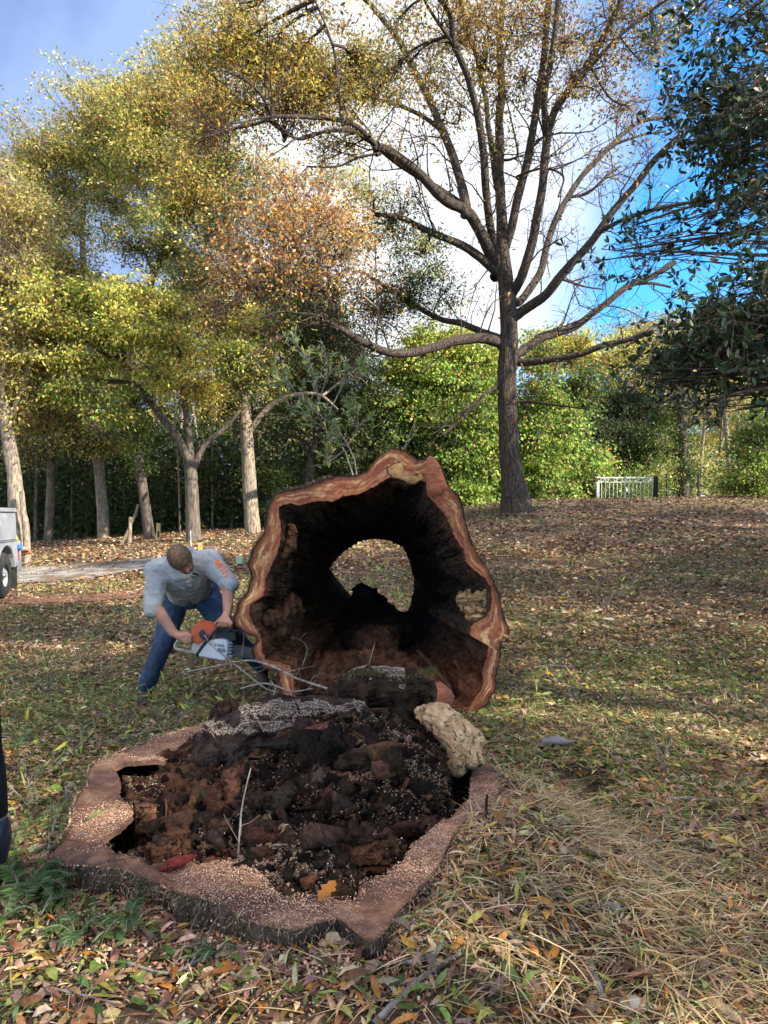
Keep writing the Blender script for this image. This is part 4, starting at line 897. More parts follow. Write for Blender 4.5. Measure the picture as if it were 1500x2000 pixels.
for pts, w0, w1, dr in LIMBS:
    n = len(pts); s0 = 0.0
    # start depth: nearest point of trunk or of an already built limb in the picture plane
    best = None
    for pc in [TRK]+[l[0] for l in LP]:
        qx = 750+F*pc[:, 0]/pc[:, 1]; qy = 1000-F*(pc[:, 2]-CAMZ)/pc[:, 1]; d = np.hypot(qx-pts[0][0], qy-pts[0][1]); j = d.argmin()
        if best is None or d[j] < best[0]: best = (d[j], pc[j, 1])
    ys = best[1]; ye = YO+dr*1.6
    path = [P(a, b, ys+(ye-ys)*(i/(n-1))**.8) for i, (a, b) in enumerate(pts)]
    jr = [pc[np.linalg.norm(pc-path[0], axis=1).argmin()] for pc in [TRK]+[l[0] for l in LP]]; jr = min(jr, key=lambda q: np.linalg.norm(q-path[0])); jr = jr-np.array((0, 0, .12)); path = [jr]+path if np.linalg.norm(jr-path[0]) < .6 else path; n = len(path)
    V, f, pc, rr = limb(path, w0*ys/F/2*1.15, w1*ye/F/2*1.15, 12 if w0 > 9 else 8, n*8, .09)
    link('limb', mesh_np('limb', V, f, smooth=True), M['bark_oak'], oak); LP.append((pc, rr))
# side branches and twigs
TW = []; ends = []
for pc, rr in LP:
    idx = np.linspace(0, len(pc)-1, 24).astype(int); pcs = pc[idx][None]; rs = rr[idx][None]
    Ln = np.linalg.norm(np.diff(pc, axis=0), axis=1).sum(); n1 = int(3+Ln*1.3)
    p1, r1 = sprout(pcs, rs, n1, .2, 1, .7, .8, .25, (.8, 2.2), k=6, wob=.28); TW.append(tubes(p1, r1, 5))
    p2, r2 = sprout(p1, r1, n1*4, .25, 1, .6, .8, .1, (.4, 1.1), k=5, wob=.3); TW.append(tubes(p2, r2, 4))
    p3, r3 = sprout(p2, r2, n1*9, .3, 1, .6, .8, .0, (.2, .6), k=4, wob=.3, rf=.2); TW.append(tubes(p3, r3, 3)); ends.append(p3)
merge_obj('twigs', TW, M['bark_oak'], oak, kind='stuff')
# leaves: sparse along all twigs, dense in the leafy parts of the crown
ends = np.concatenate(ends); tip = ends[:, -1]
qx = 750+F*tip[:, 0]/tip[:, 1]; qy = 1000-F*(tip[:, 2]-CAMZ)/tip[:, 1]
dens = .10+.9*np.clip((150-qy)/130, 0, 1)*(qx > 850)+.5*np.clip((330-qy)/150, 0, 1)*(qx < 1000)+.25*(qx > 1150)*(qy < 330)
A = ([], [], [])
k = np.repeat(np.arange(len(tip)), rng.poisson(np.clip(dens, 0, 1.6)*8)); n = len(k)
pos = ends[k, rng.integers(1, 4, n)]+rng.normal(0, .12, (n, 3)); L = rng.uniform(.08, .15, n)
add(A, *leafcards(pos, rng.normal(0, 1, (n, 3))+np.array((0, 0, -.5)), L, L*rng.uniform(.3, .6, n), pick(GOLD+RUST, n)))
flush('foliage', A, M['leaf'], oak)
oakpts = np.concatenate([p for p, r in LP])
crown([(430,90,80,60,19,1.2,3024,GOLD+OLIVE),(500,130,70,60,18.5,1.2,2736,GOLD+OLIVE),(440,200,70,50,18,1,2304,GOLD+OLIVE),(560,110,60,50,18,1,2160,GOLD+OLIVE),(620,170,70,50,18.5,1,2592,GOLD+OLIVE),(700,120,70,50,19,1,2160,GOLD+OLIVE),(560,200,70,30,18,1,1584,GOLD+OLIVE),(740,160,50,45,20,1,1296,GOLD+OLIVE),(400,250,40,50,17.5,1,864,RUST),
  (470,20,90,30,19,1,1080,GOLD+OLIVE),(600,20,80,40,18,1,576,GOLD+OLIVE),(660,190,40,25,19,1,720,GOLD+OLIVE),
  (880,60,60,60,23,1.5,1008,RUST+GOLD),(850,150,50,50,23,1.2,420,GOLD+OLIVE),(940,120,60,60,22,1.5,924,RUST+GOLD),(1000,60,60,60,21,1.5,840,GOLD+RUST),(1020,150,50,50,21,1.5,672,RUST+GOLD),(1110,70,70,60,21,1.5,924,RUST+GOLD),(1130,150,50,45,20,1.5,588,RUST+GOLD),(1200,30,70,40,20,1.5,588,RUST+GOLD),(1250,110,60,50,20,1.5,420,GOLD+RUST),(960,200,40,40,22,1,210,GOLD+OLIVE),
  (760,430,60,60,21,1,1200,OLIVE+DKGR),(820,480,60,50,21.5,1,1040,MIDGR+OLIVE),(800,560,70,60,23,1,2080,DKGR+MIDGR),(740,600,60,50,23,1,1760,DKGR+RUST),(870,560,50,50,23,1,560,MIDGR+RUST),(730,380,40,30,20,1,400,OLIVE),(1090,210,45,30,20,1,210,RUST+GOLD),(900,210,30,40,22,1,294,GOLD+OLIVE),(1180,120,60,50,20,1.5,630,GOLD+RUST),(1050,20,70,40,21,1.5,756,GOLD+RUST),(920,20,60,40,22,1.5,756,RUST+GOLD),(780,30,60,40,20,1.5,630,GOLD+OLIVE),(800,110,60,50,20,1.5,588,GOLD+RUST),(1230,200,60,40,20,1.5,378,GOLD+RUST),(1280,60,50,60,20,1.5,800,RUST+OLIVE),(380,120,40,50,18,1.2,1080,GOLD+OLIVE),(680,280,60,30,19,1,648,GOLD+OLIVE)],
  oak, oakpts, (.08, .135), aspect=.42, clump=.42, twigs=M['bark_oak'])
# orange sprays hanging at the end of the long left limb
crown([(560,390,45,40,18.3,1.6,540,ORANGE),(620,400,45,40,18.6,1.6,600,ORANGE),(520,440,50,40,18,1.6,660,ORANGE),(660,430,45,35,18.5,1.4,540,ORANGE),(590,450,50,35,18.2,1.6,540,ORANGE),(470,480,45,40,18,1.6,600,ORANGE+RUST),(545,510,45,35,18.2,1.4,420,ORANGE),(625,490,45,35,18.4,1.4,420,ORANGE+RUST),(440,530,35,35,18,1.4,420,RUST+ORANGE),(690,480,40,35,18.6,1.4,300,ORANGE),(500,550,40,30,18.4,1.4,360,RUST+ORANGE),(660,550,35,35,18.6,1.2,270,ORANGE+RUST),(420,600,35,40,19,1.2,420,RUST),(590,560,40,30,18.6,1.2,240,ORANGE+OLIVE),(715,540,30,30,19,1.2,180,ORANGE+RUST),(580,345,25,20,18.3,1,150,ORANGE),(400,500,30,30,18,1.2,180,RUST+OLIVE)],
  oak, oakpts, (.08, .13), name='orange_foliage', aspect=.6, clump=.62, twigs=M['twig'])

# ------------------------------------------------------------------ the wood on the left
tree('tall_pale_tree', 'tree with a thick pale sunlit trunk behind the service truck at the far left', [[(38,1070,38),(30,950,31),(16,850,27),(0,740,24),(-20,560,18)], [(14,830,12),(60,700,8),(40,560,5)]], 20,
     [(0,360,60,60,20,2,3500,BRNOL),(40,430,70,60,20,2,3800,BRNOL),(10,520,80,60,20,2,4200,BRNOL),(60,590,60,50,21,2,3000,BRNOL+OLIVE),(10,650,80,55,20,2,4200,BRNOL),(60,740,70,60,21,2,3600,BRNOL+OLIVE),(10,800,70,50,21,2,2800,BRNOL),(100,800,60,50,22,1.5,2400,DKGR+BRNOL)], 'bark_pale')
tree('straight_pale_tree', 'tall tree whose thin pale trunk shows high up against the sky at the left', [[(205,1040,26),(192,900,22),(175,720,17),(163,520,13),(162,430,10),(170,330,7)]], 27,
     [(70,320,60,40,27,2,3600,OLIVE),(120,300,60,45,27,2,3800,OLIVE),(170,250,55,45,27,2,3600,OLIVE),(100,380,70,45,27,2,4000,OLIVE),(60,440,60,40,26,2,2600,BRNOL),(200,330,70,60,27,2,5200,OLIVE),(140,440,60,30,27,2,1600,OLIVE),(230,400,60,40,27,2,2600,OLIVE+YELGR),(200,200,50,30,27,2,1800,OLIVE),(250,250,60,50,27,2,4200,OLIVE),(110,500,60,40,26,2,2600,BRNOL+OLIVE)], 'bark_pale')
tree('ivy_covered_tree', 'leaning slim tree with ivy on its trunk left of the forked tree', [[(293,1040,24),(280,960,20),(270,880,17),(262,800,16),(250,700,14),(300,540,12),(340,400,9),(330,260,6)], [(262,800,9),(230,690,7),(205,600,5)], [(300,540,8),(270,460,6),(230,400,4)]], 24,
     [(310,190,55,45,25,2,3600,OLIVE),(280,240,60,50,25,2,4000,OLIVE),(340,240,55,60,25,2,4000,OLIVE+GOLD),(290,310,70,55,25,2,4600,OLIVE+YELGR),(340,330,60,50,25,2,3600,OLIVE),(330,130,30,30,25,1.5,1000,OLIVE),(370,150,30,40,25,1.5,1200,OLIVE),(330,410,60,40,24,2,2600,OLIVE+YELGR),(260,480,60,30,24,2,1600,OLIVE+DKGR),(270,850,22,60,24,.4,1400,MIDGR),(262,760,20,50,24,.4,1000,MIDGR)], 'bark_grey')
tree('forked_tree', 'forked tree with drooping yellow green leaves rising behind the bending man', [[(378,1040,33),(375,960,29),(370,900,26),(350,860,18),(320,820,17),(290,780,15),(262,750,12),(200,745,8)], [(372,905,20),(368,840,15),(360,780,13),(350,680,10)], [(375,920,17),(400,870,12),(440,835,9),(470,800,6)], [(262,752,9),(250,715,7),(215,700,5)]], 22,
     [(130,590,45,22,20.5,1.8,1500,YELGR),(185,570,40,24,20.8,1.8,1500,YELGR),(235,590,45,22,20.3,1.8,1600,YELGR),(300,585,45,26,21,1.8,1600,YELGR),(355,610,40,30,21,1.6,1400,YELGR+OLIVE),(75,640,50,20,20.5,1.6,1200,YELGR+OLIVE),(150,640,45,20,20.1,1.8,1500,YELGR),(215,650,40,22,20.6,1.8,1300,YELGR),(280,650,40,28,20.4,1.8,1400,YELGR),(345,680,40,28,21,1.6,1200,YELGR+OLIVE),(60,700,50,16,20.5,1.5,900,YELGR+GOLD),(120,705,45,18,20.1,1.6,1000,YELGR+OLIVE),(185,700,30,18,20.6,1.5,700,YELGR),(150,765,50,20,20.2,1.5,1300,YELGR+MIDGR),(215,800,35,22,20.5,1.3,900,MIDGR+YELGR),(305,735,40,22,21,1.4,900,YELGR),(385,760,40,34,21,1.4,1300,YELGR+GOLD),(50,780,50,18,21,1.3,900,YELGR),(250,620,30,14,19.8,1.2,500,YELGR),(100,600,30,14,19.8,1.2,400,YELGR+GOLD),(330,640,30,18,20,1.2,500,YELGR)], 'bark_grey', crown_kw=dict(droop=-.5, leafL=(.09,.14)))
tree('big_crowned_tree', 'large tree with sunlit lower trunk between the forked tree and the log', [[(494,1035,36),(488,960,31),(484,880,28),(478,800,26),(476,720,24),(470,600,22),(455,480,18),(440,380,14),(425,280,9)], [(478,780,16),(440,720,13),(400,650,10),(350,560,7),(300,480,5)], [(482,850,14),(520,800,12),(560,775,10),(620,770,7),(660,800,4)], [(470,600,14),(500,520,11),(520,430,8),(530,340,5)], [(455,480,12),(400,410,9),(370,330,6)], [(476,700,10),(510,640,9),(555,600,6)]], 24,
     [(390,210,45,50,24,2,2600,OLIVE+GOLD),(400,280,50,50,24,2,2800,OLIVE+MIDGR),(370,350,60,45,24,2,3000,OLIVE),(440,320,50,50,24,2,2400,DKGR+OLIVE),(400,410,60,45,24,2,3400,OLIVE+GOLD),(340,480,60,35,24,2,2400,MIDGR+OLIVE),(430,470,45,45,24,2,2200,OLIVE+DKGR),(480,400,40,50,24,2,1500,DKGR+OLIVE),(385,540,60,50,24,2,3600,MIDGR+OLIVE),(430,620,50,50,24,2,2600,RUST+OLIVE),(500,330,40,40,25,2,1000,OLIVE),(540,560,60,45,25,2,3400,DKGR),(500,640,60,40,24,2,3000,YELGR),(460,700,50,40,23,1.5,2400,YELGR+MIDGR),(560,640,50,45,25,2,2800,DKGR+MIDGR),(520,720,60,40,24,2,2600,MIDGR+OLIVE),(430,790,50,40,24,1.5,2000,OLIVE+DKGR),(500,830,50,40,25,1.5,1900,DKGR),(610,560,55,50,26,2,2800,DKGR),(640,640,60,50,26,2,3600,DKGR),(700,690,50,45,26,2,2600,DKGR)], 'bark_pale')
tree('thin_grey_tree', 'distant tall tree with bare grey twigs against the cloud left of the oak', [[(655,1000,20),(640,800,16),(625,600,12),(622,420,9),(628,330,6),(640,260,3)], [(624,420,6),(660,360,4),(700,330,2)], [(623,440,6),(590,380,4),(560,340,2)], [(625,400,5),(660,320,3),(660,270,2)]], 34,
     [(560,350,50,40,34,2,700,OLIVE),(640,330,50,50,34,2,600,OLIVE+DKGR),(700,370,50,50,34,2,1200,OLIVE),(540,440,50,60,33,2,2000,OLIVE+DKGR),(620,460,60,50,33,2,1400,DKGR+OLIVE),(690,470,50,60,33,2,2000,DKGR+OLIVE),(580,560,60,60,32,2,2600,DKGR)], 'bark_pale')
tree('dark_spreading_tree', 'dark green tree with an arching low branch behind the log', [[(600,1010,26),(606,930,22),(620,850,20),(640,760,16),(660,700,10)], [(610,900,11),(590,860,9),(540,850,7),(490,880,5)], [(620,850,12),(680,800,9),(740,790,6)]], 28,
     [(590,740,60,50,28,2,3800,DKGR),(650,780,60,50,28,2,4000,DKGR),(700,820,60,50,28,2,3800,DKGR+MIDGR),(560,810,60,30,28,2,2200,DKGR+MIDGR),(720,760,50,45,28,2,3000,DKGR+MIDGR),(660,870,60,50,28,2,3400,DKGR),(730,880,50,50,28,2,3200,DKGR+MIDGR),(600,690,50,40,28,2,2200,DKGR+OLIVE),(540,930,60,30,29,1.5,1600,MIDGR),(640,940,60,40,29,1.5,2400,MIDGR+DKGR)], 'bark_grey')
tree('leafy_background_tree', 'bushy brown olive tree filling the far left edge above the truck', [[(95,1045,20),(100,900,17),(90,750,14),(110,600,10),(130,520,7)]], 26,
     [(60,500,70,50,27,2,3200,BRNOL),(20,590,70,60,28,2,3600,BRNOL),(90,660,70,50,28,2,3200,BRNOL+DKGR),(40,710,70,50,27,2,3000,BRNOL),(140,560,60,40,27,2,2600,OLIVE+BRNOL),(150,850,60,40,26,1.5,2400,DKGR+OLIVE),(60,870,50,40,26,1.5,1800,DKGR+BRNOL),(200,860,50,35,26,1.5,1800,OLIVE+DKGR)], 'bark_grey')

# ------------------------------------------------------------------ vines, bushes and trees right of the log
tree('vine_covered_tree', 'sunlit bright green tree smothered in vines left of the oak trunk', [[(865,985,30),(862,850,24),(850,720,16),(840,670,8)], [(905,960,10),(900,850,8)]], 28,
     [(830,675,45,38,28,1.5,4200,YELGR+BRIGHT),(890,680,50,38,28,1.5,4400,YELGR+BRIGHT),(790,720,40,40,28,1.5,3200,BRIGHT+YELGR),(850,740,60,45,27.5,1.5,5200,BRIGHT),(920,740,50,50,27.5,1.5,4600,BRIGHT),(960,720,35,50,28,1.5,2600,YELGR+BRIGHT),(800,790,50,45,27.5,1.5,3600,MIDGR+BRIGHT),(870,820,60,50,27,1.5,4600,MIDGR+BRIGHT),(940,820,45,55,27,1.5,4200,BRIGHT),(905,890,50,55,26.8,1.2,4600,BRIGHT),(960,900,35,60,26.5,1,2600,BRIGHT+MIDGR),(915,960,35,28,26,.8,2000,BRIGHT),(850,910,50,50,27.5,1.2,3000,MIDGR),(780,860,50,50,28,1.5,3200,MIDGR+DKGR)], 'bark_grey', crown_kw=dict(droop=-.8, aspect=.8, leafL=(.08,.13)))
tree('vine_draped_tree', 'green tree draped with hanging vines just right of the oak trunk', [[(1075,975,24),(1078,850,18),(1085,720,12)], [(1110,975,9),(1105,850,6)]], 27.5,
     [(1060,690,45,40,28,1.5,3200,YELGR+BRIGHT),(1110,680,50,40,28.5,1.5,3600,YELGR+OLIVE),(1060,770,50,45,27.5,1.5,3600,BRIGHT+MIDGR),(1055,840,45,45,27,1.2,3600,BRIGHT),(1105,830,40,50,27,1.2,3000,BRIGHT+MIDGR),(1060,910,45,45,26.5,1,3600,BRIGHT),(1090,960,35,25,26,.8,1600,BRIGHT+MIDGR),(1130,760,50,50,28,1.5,3200,MIDGR+DKGR),(1160,900,30,35,27,1,1300,BRIGHT)], 'bark_grey', crown_kw=dict(droop=-.8, aspect=.8, leafL=(.08,.13)))
tree('shady_evergreen_tree', 'dark shaded evergreen tree behind the white gate', [[(1215,965,30),(1220,850,24),(1225,740,14)]], 33,
     [(1180,700,60,40,33,2,4200,YELGR+OLIVE),(1240,690,50,40,34,2,3400,OLIVE+YELGR),(1170,790,55,50,32,1.5,4600,DKGR),(1230,790,55,50,32,1.5,4600,DKGR),(1200,860,60,50,31,1.5,5000,DKGR),(1260,870,45,50,31,1.5,3600,DKGR+MIDGR),(1150,940,40,30,29,1,1800,DKGR+MIDGR),(1290,820,40,50,32,1.5,2600,DKGR+MIDGR)], 'bark_grey')
tree('ivy_trunk_tree', 'straight trunk wrapped in dark ivy right of the white gate', [[(1337,965,22),(1335,880,19),(1333,780,16),(1340,660,12)], [(1333,800,7),(1370,750,5),(1400,700,3)]], 30,
     [(1336,930,12,40,30,.35,1300,DKGR),(1334,860,12,40,30,.35,1100,DKGR+MIDGR),(1335,790,16,40,30,.5,900,DKGR),(1310,720,50,40,31,1.5,1800,YELBR+DKGR)], 'bark_grey')
tree('pale_slender_tree', 'slender pale trunk in the sunny gap at the far right', [[(1430,962,11),(1422,880,10),(1415,790,9),(1425,700,6)], [(1418,830,5),(1395,770,4),(1370,720,3)]], 36,
     [(1420,690,60,50,36,2,3200,YELBR),(1380,760,50,40,37,2,1600,YELBR),(1460,760,40,40,36,2,1800,YELBR)], 'bark_pale')
tree('golden_brown_tree', 'golden brown sunlit tree behind the dark evergreen leaves at the right', [[(1290,960,12),(1292,850,10),(1300,740,8)], [(1295,800,5),(1330,740,4)]], 40,
     [(1250,650,60,35,42,2,3200,YELBR+OLIVE),(1330,660,60,50,42,2,4200,YELBR+OLIVE),(1400,640,60,50,42,2,3600,YELBR+OLIVE),(1470,660,60,60,42,2,4200,YELBR),(1310,780,70,60,42,2,3600,YELBR),(1400,820,60,60,43,2,3000,YELBR),(1290,880,60,50,42,2,3000,YELBR+BRIGHT),(1370,900,60,50,43,2,2600,YELBR+BRIGHT),(1470,800,50,60,42,2,2600,YELBR)], 'bark_pale')
tree('round_green_bush', 'dense green bush at the right edge of the lawn below the evergreen branches', [[(1490,962,14),(1485,900,10),(1490,850,6)]], 25,
     [(1475,860,40,40,25,1.2,3400,MIDGR),(1490,920,50,40,24.5,1.2,4000,MIDGR+BRIGHT),(1520,820,60,50,25,1.5,3600,MIDGR),(1450,945,30,22,24.5,.8,1600,MIDGR+BRIGHT)], 'bark_grey', cat='bush')

# understory and far wood: uncountable, each one object
A = ([], [], [])
def mass(n, x0, x1, y0, y1, Y0, Y1, pal, L0, L1, clumpn=60, asp=.55):
    nc_ = n//clumpn; cx = rng.uniform(x0, x1, nc_); cy = rng.uniform(y0, y1, nc_); cY = rng.uniform(Y0, Y1, nc_)
    cc = np.stack([(cx-750)*cY/F, cY, CAMZ+(1000-cy)*cY/F], -1); k = rng.integers(nc_, size=n)
    pos = cc[k]+rng.normal(0, 1, (n, 3))*np.array((.55, .45, .4))*(.5+rng.random((nc_, 1))[k]); gz = hgt(pos[:, 0], pos[:, 1], False)
    pos = pos[pos[:, 2] > gz]; m = len(pos); L = rng.uniform(L0, L1, m)
    add(A, *leafcards(pos, rng.normal(0, 1, (m, 3))+np.array((0, 0, -.3)), L, L*rng.uniform(asp*.7, asp*1.3, m), pick(pal, m)))
mass(60000, -120, 620, 830, 1075, 29, 37, DKGR, .12, .24)
mass(40000, -140, 680, 960, 1075, 37, 40, DKGR, .3, .5)
mass(26000, 600, 1250, 800, 1000, 32, 40, DKGR, .14, .26)
mass(7000, 1120, 1300, 935, 990, 28, 32, MIDGR+BRIGHT, .08, .15)
mass(5000, 780, 1130, 940, 1000, 27, 30, DKGR+MIDGR, .08, .15)
mass(7000, 1200, 1560, 900, 975, 31, 38, MIDGR+YELBR, .10, .18)
mass(3000, 500, 700, 980, 1040, 27, 30, MIDGR+DKGR, .08, .15)
flush('forest_undergrowth', A, M['leaf'], label='dark tangled undergrowth filling the wood behind the lawn', cat='undergrowth')
A = ([], [], [])
mass(110000, -300, 660, 560, 1060, 42, 60, BRNOL+OLIVE+DKGR, .25, .45, 80)
mass(60000, 600, 1250, 780, 980, 44, 60, DKGR+MIDGR+BRNOL, .25, .45, 80)
mass(50000, 1200, 1800, 700, 970, 48, 70, YELBR+OLIVE, .3, .5, 80)
mass(5000, 540, 640, 880, 960, 40, 44, [((.48, .34, .22), 3), ((.40, .36, .16), 2)], .2, .4, 60)
flush('distant_woodland', A, M['leaf'], label='hazy mass of far olive and brown woodland behind the nearer trees', cat='woodland')
# slender trunks in the dark wood, one by one
spots = [(70,29,9),(118,32,8),(140,30,6),(172,31,9),(196,28,12),(226,33,7),(245,30,5),(262,34,8),(318,31,9),(336,33,7),(352,29,5),(400,32,8),(415,30,5),(432,34,8),(452,31,6),(468,35,6),(512,33,8),(530,31,5),(548,36,8),(566,33,5),(582,35,7),(606,37,8),(640,36,7),(760,38,8),(1290,38,7),(1316,40,6),(1365,37,8),(1388,41,6),(1402,38,5),(1452,39,9),(1465,42,6),(1150,38,8)]
words = 'slim dark trunk in the shaded wood'
for i, (px, Yt, wv) in enumerate(spots):
    ln = rng.normal(0, 16); top = rng.uniform(560, 760) if px < 700 else rng.uniform(680, 800)
    tree('slender_tree', 'slim bare trunk standing among others in the dark wood behind the lawn' if px < 1100 else 'slim bare trunk among others in the sunny wood at the right', [[(px, 1000, wv), (px+ln*.4, 900, wv*.85), (px+ln, 820, wv*.75), (px+ln*1.6, top, wv*.5)]], Yt, [], 'bark_grey' if rng.random() < .6 else 'bark_pale', 'slender trunks in the back wood' if px < 1100 else 'slender trunks in the sunny wood')

# ------------------------------------------------------------------ evergreen with large glossy leaves, right
MAG = [((.022, .045, .014), 5), ((.035, .065, .02), 3), ((.06, .085, .03), 1.5), ((.13, .07, .03), .9)]
def rosettes(cc, cs, n, L0, L1):
    """whorls of broad leaves at twig ends"""
    k = rng.integers(len(cc), size=n); pos = cc[k]+rng.normal(0, 1, (n, 3))*cs[k][:, None]; ax = nrm(rng.normal(0, 1, (n, 3))+np.array((-.5, -.2, .3)))
    out_ = []
    m = 8; a0 = rng.uniform(0, 6.3, n); r = nrm(np.cross(ax, rng.normal(0, 1, (n, 3)))); r2 = np.cross(ax, r); Pl, Dl = [], []
    for j in range(m):
        a = a0+j*2.4; d = (r*np.cos(a)[:, None]+r2*np.sin(a)[:, None])*1.0+ax*(.25+.08*j)+rng.normal(0, .18, (n, 3)); Pl.append(pos+nrm(d)*.015); Dl.append(d)
    keep = rng.random((m, n)) < .85
    Pl = np.array(Pl)[keep]; Dl = np.array(Dl)[keep]; L = rng.uniform(L0, L1, len(Pl))
    return Pl, Dl, L, pos, ax
def magnolia(name, label, base, trunk_h, blobs_w, nleaf_parts, group=None, lf=1.0):
    root = thing(name, base, label, 'tree', group); base = np.array(base)
    top = base+np.array((.3, 0, trunk_h)); V, f, pc, rr = limb([base-np.array((0, 0, .3)), base+np.array((.1, 0, trunk_h*.35)), base+np.array((-.1, .1, trunk_h*.7)), top], .32, .05, 16, 40, .05)
    link('trunk', mesh_np('trunk', V, f, smooth=True), M['bark_grey'], root)
    TW = []; PL, DL, LL = [], [], []
    for (c, e, n) in blobs_w:
        c = np.array(c, float); e = np.array(e, float)
        d = np.abs(pc[:, 2]-(c[2]-.35*abs(c[0]-base[0])*.5)); s = pc[min(d.argmin(), len(pc)-2)]
        en = c; mid = (s+en)/2+np.array((0, 0, .10*np.linalg.norm(en-s)))+rng.normal(0, .09*np.linalg.norm(en-s), 3)
        V, f, pb, rb_ = limb([s, mid, en], .02+.007*np.linalg.norm(en-s), .012, 7, 24, .07); TW.append((V, f))
        nc_ = max(5, n//14); q = nrm(rng.normal(0, 1, (nc_, 3)))*(rng.random((nc_, 1))**.45); cc = c+q*e
        st = pb[rng.integers(10, 24, nc_)]; t = np.linspace(0, 1, 5)[None, :, None]
        pth = st[:, None]*(1-t)+cc[:, None]*t+rng.normal(0, .16, (nc_, 5, 3))*np.sin(t*math.pi); TW.append(tubes(pth, (.004+.0045*np.linalg.norm(cc-st, axis=1))[:, None]*np.linspace(1, .4, 5)[None], 4))
        p_, d_, l_, pos, ax = rosettes(cc, np.full(nc_, .24), int(n/7*lf), .10, .16); PL.append(p_); DL.append(d_); LL.append(l_)
        k = rng.integers(nc_, size=len(pos)); dd = np.linalg.norm(cc[None]-pos[:, None], axis=2).argmin(1) if len(pos)*nc_ < 4e5 else k
        stp = cc[dd]; pth = stp[:, None]*(1-t)+pos[:, None]*t; TW.append(tubes(pth, np.full((len(pos), 5), .005), 3))
    merge_obj('branches', TW, M['bark_grey'], root)
    PL = np.concatenate(PL); DL = np.concatenate(DL); LL = np.concatenate(LL)
    n = len(PL); col = pick(MAG, n, .25)
    d = nrm(DL); q = rng.normal(0, 1, (n, 3)); s = nrm(np.cross(d, q)); u = np.cross(s, d)
    L = LL[:, None]; Wd = L*.36
    prof = [(0, 0, 0), (.3, .42, .03), (.3, -.42, .03), (.68, .46, -.02), (.68, -.46, -.02), (1, 0, -.12)]
    Vv = np.zeros((n, 6, 3))
    for k, (a, b, c) in enumerate(prof): Vv[:, k] = PL+d*L*a+s*Wd*b+u*L*c
    tri = np.array([[0, 2, 1], [1, 2, 4], [1, 4, 3], [3, 4, 5]])
    if nleaf_parts:
        qx = 750+F*PL[:, 0]/PL[:, 1]; qy = 1000-F*(PL[:, 2]-CAMZ)/PL[:, 1]; inside = (qx > 1200) & (qx < 1495) & (qy > 5) & (qy < 860) & (PL[:, 1] > 2)
        score = np.where(inside, LL/PL[:, 1], -1); big = np.argsort(-score)[:nleaf_parts]
    else: big = np.array([], int)
    rest = np.setdiff1d(np.arange(n), big); b = np.arange(len(rest))[:, None, None]*6
    o = link('foliage', mesh_np('foliage', Vv[rest], (b+tri).reshape(-1, 3), np.repeat(col[rest], 6, 0)), M['magleaf'], root); tag(o, kind='stuff')
    for j in big:
        link('leaf', mesh_np('leaf', Vv[j], tri, np.repeat(col[j:j+1], 6, 0)), M['magleaf'], root)
    return root
def W(px, py, Y, rx, ry, rd, n): return (tuple(P(px, py, Y)), (rx*Y/F, rd, ry*Y/F), n)
mb = [W(1330,40,12,70,50,1,300),W(1420,50,11,90,60,1.2,600),W(1500,60,11,80,60,1.2,750),W(1360,170,11.5,60,50,1,480),W(1440,170,11,70,60,1,750),W(1500,200,10,60,60,1,900),W(1350,250,11.5,50,45,.9,600),W(1420,270,11,60,50,.9,950),W(1490,300,10.5,60,50,1,900),
      W(1440,360,11,50,35,.8,420),W(1490,400,10.5,40,40,.8,380),W(1390,440,11,45,22,.7,170),W(1240,440,12,50,22,.7,200),W(1200,490,12,50,25,.7,170),W(1270,490,12,40,25,.6,130),W(1450,470,10.5,50,30,.8,300),W(1490,530,10,40,40,.8,380),
      W(1430,560,10.5,50,25,.8,260),W(1370,600,10.5,50,30,.8,420),W(1440,630,10,60,40,1,900),W(1500,640,10,60,50,1,800),W(1350,660,10.5,60,35,.8,650),W(1290,690,11,50,30,.8,380),W(1400,700,10.5,60,40,1,850),W(1480,720,10,50,40,1,620),W(1270,740,11,35,20,.6,170),W(1340,740,11,50,28,.8,360),W(1420,765,10.5,40,20,.7,190),W(1330,790,11,30,15,.5,60),W(1440,800,10.5,25,20,.4,50),
      ((10.5, 8.5, 4), (2, 2, 1.8), 1600), ((10.5, 8, 7.5), (2.2, 2.2, 2), 2000), ((9, 6.5, 6), (1.6, 1.6, 1.8), 1500), ((11, 9, 11), (1.8, 1.8, 1.5), 1200), ((12.5, 10, 5), (1.8, 2, 2), 1400)]
mag = magnolia('evergreen_tree', 'evergreen tree with large dark glossy leaves reaching in from the right edge', (9.3, 9.4, float(hgt(9.3, 9.4))), 11, mb, 290, lf=.68)
